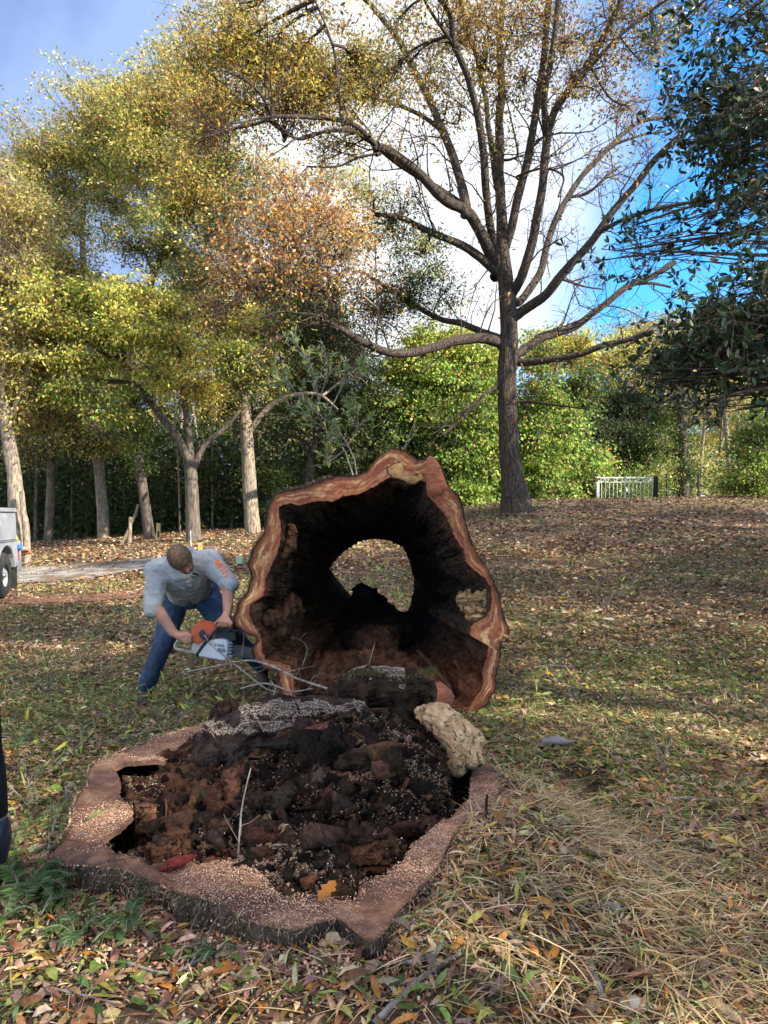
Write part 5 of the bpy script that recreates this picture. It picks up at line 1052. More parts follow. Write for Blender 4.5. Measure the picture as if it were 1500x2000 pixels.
# evergreens added out of view, behind and right, to cast shade over the lawn
def copy_tree(o, parent=None):
    c = o.copy(); C.objects.link(c)
    if parent is not None: c.parent = parent
    for ch in list(o.children): copy_tree(ch, c)
    return c
nb_bl = [((0+2.6*math.cos(a)*r, 2.6*math.sin(a)*r, zz), (2.0, 2.0, 1.5), 1500) for zz, r, k in ((3.2, 1.1, 5), (6, 1.25, 6), (9, 1.0, 5), (11.5, .5, 3)) for a in np.linspace(0, 6.28, k, endpoint=False)]
nt = magnolia('added_shade_tree', 'unseen evergreen tree added behind the camera to shade the stump', (0, 0, 0), 12, nb_bl, 0, 'unseen trees added to shade the lawn')
for i, (x, y, s, lb) in enumerate([(11.5, -4.5, 1.15, 'unseen evergreen tree added behind the camera on the right, shading the stump'), (11.2, 1.0, 1.05, 'unseen evergreen tree added out of the picture right, shading the lawn by the log'), (6.2, -10.5, 1.2, 'unseen shade tree added furthest behind the camera'), (18.0, 13.0, 1.1, 'unseen shade tree added on the slope right of the oak'), (15.5, 7.2, 1.0, 'unseen shade tree added nearest the reaching evergreen branches'), (10.5, -10.0, 1.2, 'unseen shade tree added between two others behind the camera')]):
    o = nt if i == 0 else copy_tree(nt)
    o.location = (x, y, float(hgt(x, y))-.1); o.scale = (s, s, s); o.rotation_euler = (0, 0, i*1.3); o['label'] = lb

# ------------------------------------------------------------------ person with chainsaw
def capsule(p0, r0, p1, r1, n=8, sides=18):
    p0 = np.array(p0, float); p1 = np.array(p1, float); d = p1-p0; L = np.linalg.norm(d); d = d/max(L, 1e-6)
    ref = np.array((1., 0, 0)) if abs(d[0]) < .8 else np.array((0, 1., 0)); s = nrm(np.cross(d, ref)); u = np.cross(s, d)
    rings = [(p0-d*r0*math.cos(a), r0*math.sin(a)) for a in np.linspace(.12, math.pi/2, 5)]
    rings += [(p0+(p1-p0)*t, r0+(r1-r0)*t) for t in np.linspace(0, 1, n)[1:-1]]
    rings += [(p1+d*r1*math.sin(a), r1*math.cos(a)) for a in np.linspace(0, math.pi/2-.12, 5)]
    a = np.linspace(0, 2*math.pi, sides, endpoint=False)
    V = np.array([c+(s*np.cos(a)[:, None]+u*np.sin(a)[:, None])*r for c, r in rings])
    nr_ = len(rings); f = ring_faces(sides, nr_); k = nr_*sides
    V = np.vstack([V.reshape(-1, 3), rings[0][0]-d*.01*r0, rings[-1][0]+d*.01*r1])
    i = np.arange(sides); j = (i+1) % sides
    return V, f, np.concatenate([np.stack([j, i, np.full(sides, k)], -1), np.stack([(nr_-1)*sides+i, (nr_-1)*sides+j, np.full(sides, k+1)], -1)])
def ellipsoid(c, r, rot=None):
    V, f, t = capsule((0, 0, -1e-3), 1, (0, 0, 1e-3), 1, 3, 22); V = V*np.array(r)
    if rot is not None: V = V@np.array(rot).T
    return V+np.array(c), f, t
def organic(name, shapes, voxel, smooth, material, parent, disp=None, col=None):
    """union of overlapping forms remeshed to one continuous skin"""
    vs, qs, ts, o = [], [], [], 0
    for V, f, t in shapes: vs.append(V); qs.append(f+o); ts.append(t+o); o += len(V)
    me = mesh_np(name+'_raw', np.concatenate(vs), [np.concatenate(qs), np.concatenate(ts)])
    ob = bpy.data.objects.new(name+'_raw', me); C.objects.link(ob)
    md = ob.modifiers.new('r', 'REMESH'); md.mode = 'VOXEL'; md.voxel_size = voxel
    m2 = ob.modifiers.new('s', 'SMOOTH'); m2.factor = .5; m2.iterations = smooth
    dg = bpy.context.evaluated_depsgraph_get(); dg.update()
    new = bpy.data.meshes.new_from_object(ob.evaluated_get(dg)); new.name = name
    bpy.data.objects.remove(ob); bpy.data.meshes.remove(me)
    n = len(new.vertices); co = np.zeros(n*3, np.float32); new.vertices.foreach_get('co', co); co = co.reshape(-1, 3).astype(float)
    if disp is not None:
        nv = np.zeros(n*3, np.float32); new.vertices.foreach_get('normal', nv); co = co+nv.reshape(-1, 3)*disp(co)[:, None]; new.vertices.foreach_set('co', co.astype(np.float32).ravel())
    new.polygons.foreach_set('use_smooth', np.ones(len(new.polygons), bool))
    if col is not None:
        ca = new.color_attributes.new('Col', 'FLOAT_COLOR', 'POINT'); c4 = np.ones((n, 4), np.float32); c4[:, :3] = col(co); ca.data.foreach_set('color', c4.ravel())
    new.update(); return link(name, new, material, parent)
M['skin'] = mat('skin', (.36, .17, .11), (.44, .23, .16), scale=14, rough=.55, bump=.15, bscale=90)
M['shirt'] = mat('grey_shirt', (.36, .37, .38), (.29, .305, .315), scale=3.5, detail=4, rough=.95, bump=.35, bscale=9, bdist=.06)
M['jeans'] = mat('blue_jeans', (.020, .040, .080), (.055, .085, .14), scale=6, detail=6, rough=.95, bump=.4, bscale=14, bdist=.04, third=(.14, .20, .29), tscale=3.5, tpos=(.54, .72))
M['hair'] = mat('brown_hair', (.075, .045, .025), (.17, .11, .065), scale=40, rough=.7, bump=1, bscale=60, stretch=(1, 1, .4))
M['boot'] = mat('brown_boot', (.05, .035, .025), (.12, .085, .06), scale=20, rough=.8, bump=.5)
M['orangeprint'] = mat('orange_print', (.75, .16, .04), rough=.8)
M['blackprint'] = mat('dark_print', (.015, .018, .02), rough=.8)
YS = 5.87
man = thing('person', P(300, 1372, 6.24), 'person bending over in grey shirt and blue jeans, cutting the log with a chainsaw', 'person')
hipR, kneeR, ankR = P(343, 1168, 6.5), P(322, 1250, 6.28), P(286, 1342, 6.30)
hipL, kneeL, ankL = P(402, 1163, 6.5), P(440, 1226, 6.35), P(512, 1305, 6.75)
pel = P(372, 1158, 6.47); waist = P(370, 1135, 6.32); chest = P(362, 1112, 6.12); neck = P(356, 1088, 5.98)
shR, shL = P(309, 1116, 6.08), P(409, 1098, 6.06)
elR, wrR = P(298, 1178, 5.90), P(339, 1236, 5.84)
elL, wrL = P(446, 1138, 5.93), P(445, 1194, 5.86)
hc = P(353, 1092, 5.80)
# head frame: crown of the head towards the camera and up, face turned down and to the right
fz = nrm(np.array((.52, -.30, -.80))); up_ = nrm(np.array((-.15, -.85, .50))); up_ = nrm(up_-fz*np.dot(up_, fz)); sx = np.cross(fz, up_)
RH = np.stack([sx, fz, up_], 1)   # columns: side, face forward, crown
def hd(a, b, c): return hc+RH@np.array((a, b, c))
body = []
body += [ellipsoid(hc, (.080, .098, .114), RH), ellipsoid(hd(0, .045, -.055), (.056, .052, .062), RH), capsule(hd(0, .088, .0), .013, hd(0, .108, -.028), .016, 4, 10), ellipsoid(hd(0, .084, .028), (.052, .014, .012), RH),
         ellipsoid(hd(0, .086, -.058), (.026, .012, .010), RH), ellipsoid(hd(0, .078, -.092), (.026, .022, .018), RH), ellipsoid(hd(.074, -.005, -.01), (.010, .018, .030), RH), ellipsoid(hd(-.074, -.005, -.01), (.010, .018, .030), RH),
         capsule(hd(0, -.03, -.07), .058, neck, .066), capsule(neck, .07, chest, .14), capsule(shR, .085, shL, .085), capsule(chest, .13, pel, .13), capsule(hipR, .085, hipL, .085),
         capsule(hipR, .085, kneeR, .06), capsule(kneeR, .055, ankR, .042), capsule(hipL, .085, kneeL, .06), capsule(kneeL, .055, ankL, .042)]
def arm(sh, el, wr, hand_c, out_):
    mid = el+(wr-el)*.3
    return [capsule(sh, .06, el, .044), capsule(el, .044, mid, .052), capsule(mid, .052, wr, .036)]
body += arm(shR, elR, wrR, None, 1) + arm(shL, elL, wrL, None, 1)
# right hand: fist closed round the rear handle (handle runs roughly left-right)
def hand(wr, palm, knu, fingers, thumb):
    o = [capsule(wr, .030, palm, .036), capsule(palm, .034, knu[0], .020), capsule(palm, .034, knu[3], .018), capsule(knu[0], .019, knu[3], .017)]
    for k, fg in enumerate(fingers):
        pts = [knu[k]]+fg
        for i in range(len(pts)-1): o.append(capsule(pts[i], .0105-.001*i, pts[i+1], .0098-.001*i, 4, 10))
    for i in range(len(thumb)-1): o.append(capsule(thumb[i], .0135-.0015*i, thumb[i+1], .012-.0015*i, 4, 10))
    return o
hrP = P(353, 1243, 5.83)
def off(p, x, y, z): return p+np.array((x, y, z))
knR = [off(P(366, 1239+5*k, 5.80), 0, 0, 0) for k in range(4)]
body += hand(wrR, hrP, knR, [[off(k_, .030-.004*i, -.004, -.006), off(k_, .034-.004*i, .030, -.016), off(k_, .010, .046, -.020)] for i, k_ in enumerate(knR)],
             [off(hrP, -.005, .01, .025), off(hrP, .03, .035, .035), off(hrP, .06, .05, .02)])
hlP = P(440, 1206, 5.84)
knL = [off(P(430+7*k, 1214+1.2*k, 5.80), 0, 0, 0) for k in range(4)]
body += hand(wrL, hlP, knL, [[off(k_, -.008, -.006, -.030+.003*i), off(k_, -.006, .022, -.046+.003*i), off(k_, 0, .042, -.030)] for i, k_ in enumerate(knL)],
             [off(hlP, -.03, -.0, -.002), off(hlP, -.062, -.005, -.028), off(hlP, -.082, -.004, -.052)])
organic('body', body, .0065, 3, M['skin'], man)
# hair cap
def hairdisp(p): return .006*ridged(p*np.array((1., 1, 1)), 60, 3)
organic('hair', [ellipsoid(hd(0, -.012, .014), (.092, .106, .116), RH), ellipsoid(hd(0, -.045, -.03), (.073, .062, .075), RH), ellipsoid(hd(0, .05, .055), (.062, .045, .040), RH)], .007, 3, M['hair'], man, hairdisp)
organic('beard', [ellipsoid(hd(0, .060, -.088), (.050, .042, .034), RH), capsule(hd(-.062, .005, -.045), .014, hd(-.035, .06, -.09), .02, 4, 10), capsule(hd(.062, .005, -.045), .014, hd(.035, .06, -.09), .02, 4, 10)], .007, 2, M['hair'], man, hairdisp)
def folds(k, amt):
    return lambda p: amt*(.55*ridged(p*np.array((1., 1., 1.8))+k, 6, 2)+.45*ridged((p@np.array(((.8, 0, .6), (0, 1, 0), (-.6, 0, .8))))*np.array((.5, 1, 1.8))+k, 15, 2))
slR, slL = elR+(elR-shR)*.10+np.array((0, 0, -.02)), shL+(elL-shL)*1.10
organic('shirt', [capsule(neck+np.array((0, .04, -.01)), .085, chest, .155), capsule(shR, .105, shL, .105), capsule(chest+np.array((-.09, 0, -.02)), .14, pel+np.array((-.045, -.08, .03)), .13), capsule(chest+np.array((.09, 0, 0)), .14, pel+np.array((.06, -.08, .05)), .13), capsule(chest, .17, waist, .17),
                  capsule(shR, .090, slR, .064), capsule(shL, .088, slL, .062)], .009, 5, M['shirt'], man, folds(3., .020))
organic('jeans', [capsule(hipR+np.array((.02, 0, .03)), .135, hipL+np.array((-.02, 0, .03)), .135), capsule(hipR, .122, kneeR, .080), capsule(kneeR, .080, ankR+np.array((0, 0, .02)), .068), capsule(hipL, .122, kneeL, .084), capsule(kneeL, .080, ankL+np.array((0, 0, .02)), .068), capsule(pel, .14, waist+np.array((0, .03, -.03)), .13)], .010, 4, M['jeans'], man, folds(8., .015))
for ak, d in ((ankR, np.array((.02, -.20, 0))), (ankL, np.array((.05, -.2, 0)))):
    g = float(hgt(ak[0], ak[1])); hl = np.array((ak[0], ak[1]+.03, g+.05)); toe = hl+d+np.array((0, 0, -.008))
    organic('boot', [capsule(ak+np.array((0, 0, .03)), .056, hl+np.array((0, 0, .02)), .052), capsule(hl, .048, toe, .045), capsule(hl+np.array((0, .02, -.02)), .038, toe+np.array((0, -.02, -.008)), .038)], .009, 3, M['boot'], man)
# orange flag bars printed on the left sleeve, dark emblem on the chest: thin patches hugging the cloth
def patch(name, corners, material, parent, thick=.004, nseg=6, bow=.02, kind=None):
    a, b, c, d = [np.array(x, float) for x in corners]; V = []
    for side in (0, 1):
        for i in range(nseg+1):
            for j in range(3):
                u = i/nseg; v = j/2; p = (a*(1-u)+b*u)*(1-v)+(d*(1-u)+c*u)*v; p = p+np.array((0, -bow*math.sin(math.pi*u)+side*thick, 0)); V.append(p)
    n = (nseg+1)*3; F_ = []
    for s in (0, 1):
        for i in range(nseg):
            for j in range(2): F_.append([s*n+i*3+j, s*n+(i+1)*3+j, s*n+(i+1)*3+j+1, s*n+i*3+j+1])
    for i in range(nseg):
        for j in (0, 2): F_.append([i*3+j, (i+1)*3+j, n+(i+1)*3+j, n+i*3+j])
    return link(name, mesh_np(name, np.array(V), np.array(F_)), material, parent)
mand = bpy.data.objects
from mathutils.bvhtree import BVHTree
def surf_of(o):
    me = o.data; return BVHTree.FromPolygons([v.co[:] for v in me.vertices], [p.vertices[:] for p in me.polygons])
shirt = [c for c in man.children if c.name.startswith('shirt')][0]
bv = surf_of(shirt)
def decal(name, polypx, material, parent, bvh, lift=.003, nsub=5, Yfall=5.9):
    """print laid on a surface: traced quads projected along the line of sight once, stored as geometry on the cloth"""
    V, Fq = [], []
    for quad in polypx:
        a, b, c, d = [np.array(q, float) for q in quad]; k0 = len(V)
        for i in range(nsub+1):
            for j in range(nsub+1):
                u, v = i/nsub, j/nsub; q = (a*(1-u)+b*u)*(1-v)+(d*(1-u)+c*u)*v
                dr = Vector(P(q[0], q[1], 1.0))-Vector((0, 0, CAMZ)); h = bvh.ray_cast(Vector((0, 0, CAMZ)), dr.normalized())
                if h[0] is None: p = Vector(P(q[0], q[1], Yfall)); nn = Vector((0, -1, 0))
                else: p, nn = h[0], h[1]
                V.append(p-dr.normalized()*lift)
        for i in range(nsub):
            for j in range(nsub): k = k0+i*(nsub+1)+j; Fq.append([k, k+1, k+nsub+2, k+nsub+1])
    return link(name, mesh_np(name, np.array([v[:] for v in V]), np.array(Fq)), material, parent)
def Z5(a, b): return (240+a/5, 1030+b/5)
fl = [[Z5(905, 318), Z5(930, 312), Z5(975, 360), Z5(905, 372)]]
for k in range(4):
    x0, y0 = 925+22*k, 385+30*k; fl.append([Z5(x0, y0), Z5(x0+58-6*k, y0-34), Z5(x0+66-6*k, y0-20), Z5(x0+8, y0+15)])
decal('flag_print', fl, M['orangeprint'], shirt, bv)
decal('chest_emblem', [[Z5(672, 462), Z5(700, 446), Z5(740, 452), Z5(735, 470)], [Z5(668, 482), Z5(735, 474), Z5(765, 466), Z5(690, 492)]], M['blackprint'], shirt, bv)

# chainsaw, traced in its own plane and given real thickness
M['sawor'] = mat('orange_plastic', (.62, .10, .03), (.50, .08, .03), scale=6, rough=.45, spec=.5, third=(.30, .12, .07), tscale=9, tpos=(.56, .72))
M['sawwh'] = mat('white_plastic', (.62, .63, .66), (.50, .51, .53), scale=7, rough=.5, spec=.5, third=(.30, .28, .25), tscale=12, tpos=(.58, .7))
M['sawbe'] = mat('cream_plastic', (.50, .46, .38), (.38, .34, .27), scale=12, rough=.6, third=(.2, .17, .13), tscale=14, tpos=(.55, .7))
M['sawbk'] = mat('black_plastic', (.012, .012, .014), (.03, .03, .032), scale=10, rough=.45, spec=.5)
M['steel'] = mat('grey_steel', (.32, .36, .40), (.20, .23, .26), scale=15, rough=.4, metal=.6)
M['darksteel'] = mat('dark_bar_steel', (.06, .065, .07), (.12, .12, .12), scale=15, rough=.45, metal=.6)
saw = thing('chainsaw', P(430, 1250, YS), 'orange and white chainsaw held against the left side of the log', 'chainsaw')
def slabpoly(name, pts, y0, y1, material, parent, bev=.006, label=None):
    bm = bmesh.new(); vs = [bm.verts.new(P(*Z5(a, b), YS)+np.array((0, y0, 0))) for a, b in pts]; f = bm.faces.new(vs)
    r = bmesh.ops.extrude_face_region(bm, geom=[f]); bmesh.ops.translate(bm, vec=(0, y1-y0, 0), verts=[v for v in r['geom'] if isinstance(v, bmesh.types.BMVert)])
    bmesh.ops.recalc_face_normals(bm, faces=bm.faces)
    if bev: bmesh.ops.bevel(bm, geom=[e for e in bm.edges], offset=bev, segments=2, affect='EDGES', clamp_overlap=True)
    me = bpy.data.meshes.new(name); bm.to_mesh(me); bm.free(); o = link(name, me, material, parent)
    if label: o['label'] = label
    return o
def barpx(name, pts, y, r, material, parent, n=30, sides=10, ys=None):
    path = [P(*Z5(a, b), YS)+np.array((0, (ys[i] if ys else y), 0)) for i, (a, b) in enumerate(pts)]; pc = resample(path, n)
    V, f = tubes(pc[None], np.full((1, n), r), sides); return link(name, mesh_np(name, V, f, smooth=True), material, parent)
slabpoly('engine_cover', [(672,1010),(700,965),(742,922),(800,926),(905,955),(950,985),(905,1030),(850,1078),(800,1100),(760,1132),(690,1108)], -.05, .11, M['sawor'], saw, .010)
slabpoly('filter_cover', [(756,1020),(795,980),(830,1030),(872,1045),(840,1082),(800,1088),(770,1060)], -.060, -.03, M['sawbk'], saw, .004)
slabpoly('crank_case', [(690,1112),(760,1130),(812,1082),(862,1080),(800,1160),(745,1238),(700,1222),(682,1180)], -.045, .10, M['sawbe'], saw, .006)
slabpoly('clutch_cover', [(864,1092),(905,1080),(1000,1078),(1034,1092),(1044,1120),(1042,1180),(1030,1235),(1010,1285),(880,1262),(752,1238),(790,1180)], -.075, .02, M['sawwh'], saw, .008)
slabpoly('cover_slot', [(930,1175),(955,1160),(1005,1163),(1026,1178),(1020,1200),(990,1206),(945,1203)], -.079, -.070, M['steel'], saw, .002)
barpx('bar_nut', [(962,1183),(964,1185)], -.084, .007, M['darksteel'], saw, 3); barpx('bar_nut', [(996,1184),(998,1186)], -.084, .007, M['darksteel'], saw, 3)
for k in range(5):
    slabpoly('bumper_spike', [(1022,1112+30*k),(1062,1102+32*k),(1092-6*(k%2),1118+30*k),(1056,1130+30*k),(1022,1136+30*k)], -.055-.002*k, -.045-.002*k, M['steel'], saw, .0015)
barpx('rear_handle', [(680,1085),(640,1068),(600,1075),(545,1105),(512,1140),(505,1170),(520,1190),(580,1202),(650,1215),(700,1222)], .02, .013, M['sawbe'], saw, 50)
barpx('throttle_grip', [(590,1110),(640,1095),(690,1092)], .02, .017, M['sawbk'], saw, 20)
barpx('front_handle', [(985,905),(960,940),(905,1005),(862,1060),(800,1140),(745,1225),(735,1250)], -.07, .011, M['sawbk'], saw, 50, ys=[-.03,-.05,-.065,-.07,-.07,-.06,-.02])
slabpoly('hand_guard', [(940,962),(1010,935),(1070,925),(1084,960),(1060,1000),(1000,1030),(940,1066),(925,1045),(985,1010),(1030,985),(1048,958),(1010,960),(950,985)], -.03, .08, M['sawbk'], saw, .004)
slabpoly('muffler', [(900,1040),(960,1010),(1100,1020),(1110,1095),(1040,1110),(1030,1085),(900,1078)], -.02, .10, M['sawbk'], saw, .006)
slabpoly('guide_bar', [(1040,1150),(1180,1166),(1330,1196),(1380,1212),(1385,1270),(1370,1284),(1330,1280),(1180,1262),(1030,1245)], -.004, .002, M['darksteel'], saw, 0)
barpx('chain', [(1040,1146),(1180,1161),(1330,1191),(1385,1206),(1392,1270),(1375,1292),(1330,1286),(1180,1268),(1030,1251)], 0, .0055, M['sawbk'], saw, 60, 6)
tcv = bpy.data.curves.new('lettering', 'FONT'); tcv.body = 'STIHL'; tcv.size = .052; tcv.extrude = .0015; tcv.space_character = 1.05; tcv.shear = .15
to = bpy.data.objects.new('t', tcv); C.objects.link(to); dg = bpy.context.evaluated_depsgraph_get(); tm = bpy.data.meshes.new_from_object(to.evaluated_get(dg)); bpy.data.objects.remove(to)
lt = link('lettering', tm, mat('grey_lettering', (.12, .12, .13), rough=.6), saw, loc=tuple(P(*Z5(912, 1146), YS)+np.array((0, -.078, 0))-np.array(saw.location)))
lt.rotation_euler = (R(90), R(3), 0); lt.scale = (.62, .62, 1)

# ------------------------------------------------------------------ service truck at the left edge
M['truckwhite'] = mat('shade_toned_white_paint', (.22, .235, .26), (.29, .305, .325), scale=3, rough=.45, spec=.5, third=(.42, .40, .38), tscale=4, tpos=(.55, .75))  # white paint darkened in its colour to stand in for shade on the truck
M['rubber'] = mat('black_rubber', (.018, .018, .018), (.04, .038, .036), scale=12, rough=.9, bump=.3)
M['under'] = mat('dark_chassis', (.012, .012, .012), rough=.9)
M['blue'] = mat('blue_plastic', (.02, .14, .62), rough=.5)
M['yellow'] = mat('yellow_strap', (.62, .52, .02), rough=.7)
M['redlens'] = mat('red_lens', (.45, .02, .02), rough=.25, spec=.6)
tr_o = P(38, 1150, 13.7); tr_o[2] = float(hgt(tr_o[0], tr_o[1]))
truck = thing('service_truck', tr_o, 'white utility service truck, only its rear side and wheel in view at the left edge', 'truck')
td = nrm(np.array((.20, -1, 0.0))); ts = np.array((-td[1], td[0], 0))*-1   # td: towards the cab, ts: away from the viewer's side
if ts[0] > 0: ts = -ts
def tp(a, s, z): return tr_o+td*a+ts*s+np.array((0, 0, z))
def prism(name, prof, s0, s1, material, parent, bev=.012):
    bm = bmesh.new(); vs = [bm.verts.new(tp(a, s0, z)) for a, z in prof]; f = bm.faces.new(vs); r = bmesh.ops.extrude_face_region(bm, geom=[f])
    bmesh.ops.translate(bm, vec=ts*(s1-s0), verts=[v for v in r['geom'] if isinstance(v, bmesh.types.BMVert)]); bmesh.ops.recalc_face_normals(bm, faces=bm.faces)
    if bev: bmesh.ops.bevel(bm, geom=list(bm.edges), offset=bev, segments=2, affect='EDGES', clamp_overlap=True)
    me = bpy.data.meshes.new(name); bm.to_mesh(me); bm.free(); return link(name, me, material, parent)
wx, wr_ = .75, .40     # wheel centre from the rear, radius
arch = [(wx+.50*math.cos(a), .42+.50*math.sin(a)) for a in np.linspace(0, math.pi, 13)][::-1]
side = [(.02, .55), (wx-.5, .50)]+[(a, z) for a, z in arch if z > .5]+[(wx+.5, .50), (3.2, .50), (3.2, 1.52), (.25, 1.50), (.16, 1.0)]
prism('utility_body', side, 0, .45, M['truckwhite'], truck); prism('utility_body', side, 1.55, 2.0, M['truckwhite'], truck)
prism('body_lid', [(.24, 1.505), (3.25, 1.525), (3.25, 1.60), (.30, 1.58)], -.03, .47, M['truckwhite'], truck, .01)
prism('bed', [(.05, .60), (3.2, .60), (3.2, .72), (.05, .72)], .451, 1.549, M['truckwhite'], truck, 0)
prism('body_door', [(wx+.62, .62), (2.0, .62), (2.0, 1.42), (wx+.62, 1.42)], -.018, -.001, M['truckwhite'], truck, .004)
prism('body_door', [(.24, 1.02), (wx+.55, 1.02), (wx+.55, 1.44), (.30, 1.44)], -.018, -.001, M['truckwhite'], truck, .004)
prism('trim_strip', [(.20, .985), (3.2, .985), (3.2, 1.005), (.20, 1.005)], -.012, -.001, M['steel'], truck, 0)
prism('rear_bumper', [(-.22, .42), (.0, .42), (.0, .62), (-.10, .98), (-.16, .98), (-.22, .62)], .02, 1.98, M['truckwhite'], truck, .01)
for k in range(6): prism('bumper_step', [(-.235, .56+.05*k), (-.221, .56+.05*k), (-.221, .585+.05*k), (-.235, .585+.05*k)], .05, .5, M['steel'], truck, 0)
prism('mud_flap', [(.14, .12), (.155, .12), (.155, .58), (.14, .58)], .0, .42, M['rubber'], truck, 0)
prism('chassis', [(-.05, .38), (3.2, .38), (3.2, .52), (-.05, .52)], .5, 1.5, M['under'], truck, 0)
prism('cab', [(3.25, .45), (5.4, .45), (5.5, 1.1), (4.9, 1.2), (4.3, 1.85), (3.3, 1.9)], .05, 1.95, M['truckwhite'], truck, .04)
prism('tail_light', [(.03, .62), (.06, .62), (.12, .80), (.09, .80)], -.012, -.001, M['redlens'], truck, 0)
def wheel(a, s0):
    c = tp(a, s0, wr_); n_ = 40; prof = [(.20, -.0), (.27, -.005), (.36, .0), (.40, .03), (.40, .23), (.36, .26), (.2, .26)]; an = np.linspace(0, 2*math.pi, n_, endpoint=False)
    V = np.array([c+td*r*np.cos(an)[:, None]+np.array((0, 0, 1))*r*np.sin(an)[:, None]+ts*d for r, d in prof]); ty = link('wheel', mesh_np('wheel', V, ring_faces(n_, len(prof)), smooth=True), M['rubber'], truck)
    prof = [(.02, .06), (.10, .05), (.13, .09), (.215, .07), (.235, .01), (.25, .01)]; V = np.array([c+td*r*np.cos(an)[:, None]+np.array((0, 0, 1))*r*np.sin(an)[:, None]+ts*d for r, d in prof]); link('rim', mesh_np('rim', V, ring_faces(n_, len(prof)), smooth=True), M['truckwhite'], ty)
    V, f, t = capsule(c+ts*.04, .05, c+ts*.10, .05, 3, 14); link('hub', mesh_np('hub', V, [f, t]), M['steel'], ty)
wheel(wx, .02); wheel(wx, 1.7); wheel(4.4, .08)
V, f = tubes(resample([tp(.10, .1, 1.35), tp(-.02, .08, 1.1), tp(-.10, .06, .99)], 12)[None], np.full((1, 12), .022), 6); link('strap', mesh_np('strap', V, f), M['yellow'], truck)
blue_b = slab('blue_bundle', 'small bright blue bundle hanging behind the rear bumper of the white truck', 'bundle', [P(36, 1063, 13.7), P(39, 1069, 13.7), P(38, 1075, 13.7)], [.02, .05, .03], [.02, .04, .03], .015, 50, M['blue'], na=14, npth=14)

# ------------------------------------------------------------------ gate, fences, posts
M['gatewhite'] = mat('white_gate_paint', (.62, .62, .60), (.45, .45, .43), scale=9, rough=.5)
M['blackiron'] = mat('black_iron', (.02, .02, .022), rough=.6)
YG = 27.0
gz0 = CAMZ+(1000-986)*YG/F
gate = thing('white_gate', P(1225, 984, YG), 'white metal gate with a row of rings along its top between two posts', 'gate')
def boxm(name, x0, x1, y0, y1, z0, z1, material, parent, bev=0.0):
    bm = bmesh.new(); bmesh.ops.create_cube(bm, size=1); bmesh.ops.scale(bm, vec=(x1-x0, y1-y0, z1-z0), verts=bm.verts); bmesh.ops.translate(bm, vec=((x0+x1)/2, (y0+y1)/2, (z0+z1)/2), verts=bm.verts)
    if bev: bmesh.ops.bevel(bm, geom=list(bm.edges), offset=bev, segments=2, affect='EDGES')
    me = bpy.data.meshes.new(name); bm.to_mesh(me); bm.free(); return link(name, me, material, parent)
def gx_(px): return (px-750)*YG/F
def gz_(py): return CAMZ+(1000-py)*YG/F
boxm('post', gx_(1164), gx_(1170), YG-.06, YG+.06, gz_(1000), gz_(929), M['gatewhite'], gate, .01)
boxm('rail', gx_(1170.3), gx_(1276), YG-.012, YG+.012, gz_(934), gz_(931.5), M['gatewhite'], gate); boxm('rail', gx_(1170.3), gx_(1276), YG-.012, YG+.012, gz_(942.5), gz_(940.8), M['gatewhite'], gate)
boxm('rail', gx_(1170.3), gx_(1276), YG-.012, YG+.012, gz_(984), gz_(982), M['gatewhite'], gate)
for k in range(14):
    x = gx_(1175+7.6*k); boxm('picket', x-.012, x+.012, YG-.0095, YG+.0095, gz_(981.5), gz_(943), M['gatewhite'], gate)
for k, px in enumerate((1177, 1185, 1202, 1218, 1227, 1243, 1259, 1267, 1274)):
    a = np.linspace(0, 2*math.pi, 20, endpoint=False); c = np.array((gx_(px), YG, gz_(937.4))); ring = c+np.stack([np.cos(a)*.058, a*0, np.sin(a)*.058], -1)
    b = np.linspace(0, 2*math.pi, 6, endpoint=False); V = np.array([c+(ring[i]-c)*(1+.014*math.cos(t)/.058)+np.array((0, .012*math.sin(t), 0)) for t in b for i in range(20)])
    k2 = np.arange(120).reshape(6, 20); f = np.stack([k2, np.roll(k2, -1, 1), np.roll(np.roll(k2, -1, 1), -1, 0), np.roll(k2, -1, 0)], -1).reshape(-1, 4); link('ring', mesh_np('ring', V, f, smooth=True), M['gatewhite'], gate)
for px in (1180, 1222, 1263):
    V, f, t = capsule((gx_(px), YG, gz_(931)), .018, (gx_(px), YG, gz_(928.5)), .006, 3, 8); link('finial', mesh_np('finial', V, [f, t]), M['gatewhite'], gate)
V, f, t = ellipsoid((gx_(1223), YG-.02, gz_(956)), (.05, .02, .10)); link('ornament', mesh_np('ornament', V, [f, t]), M['gatewhite'], gate)
bp = boxm('black_post', gx_(1277), gx_(1284), YG-.07, YG+.07, gz_(1000), gz_(930), M['blackiron'], None, .01); bp.data.transform(Matrix.Translation((-gx_(1280), -YG, -gz_(1000)))); bp.location = (gx_(1280), YG, gz_(1000)); tag(bp, 'black square post at the right end of the white gate', 'post')
fen = thing('iron_fence', P(1390, 975, 29), 'thin dark iron fence with sagging rail right of the ivy wrapped trunk', 'fence')
Yf_ = 29.0
for px in (1302, 1364, 1420): 
    V, f = tubes(np.array([[P(px, 985, Yf_), P(px, 955, Yf_), P(px, 925, Yf_)]]), np.full((1, 3), .035), 8); link('post', mesh_np('post', V, f), M['blackiron'], fen)
for a, b in ((933, 935), (950, 952), (968, 968)):
    V, f = tubes(resample([P(1290, a-2, Yf_), P(1330, a+3, Yf_), P(1364, b-4, Yf_), P(1400, b+4, Yf_), P(1450, b+6, Yf_)], 20)[None], np.full((1, 20), .014), 5); link('rail', mesh_np('rail', V, f), M['blackiron'], fen)
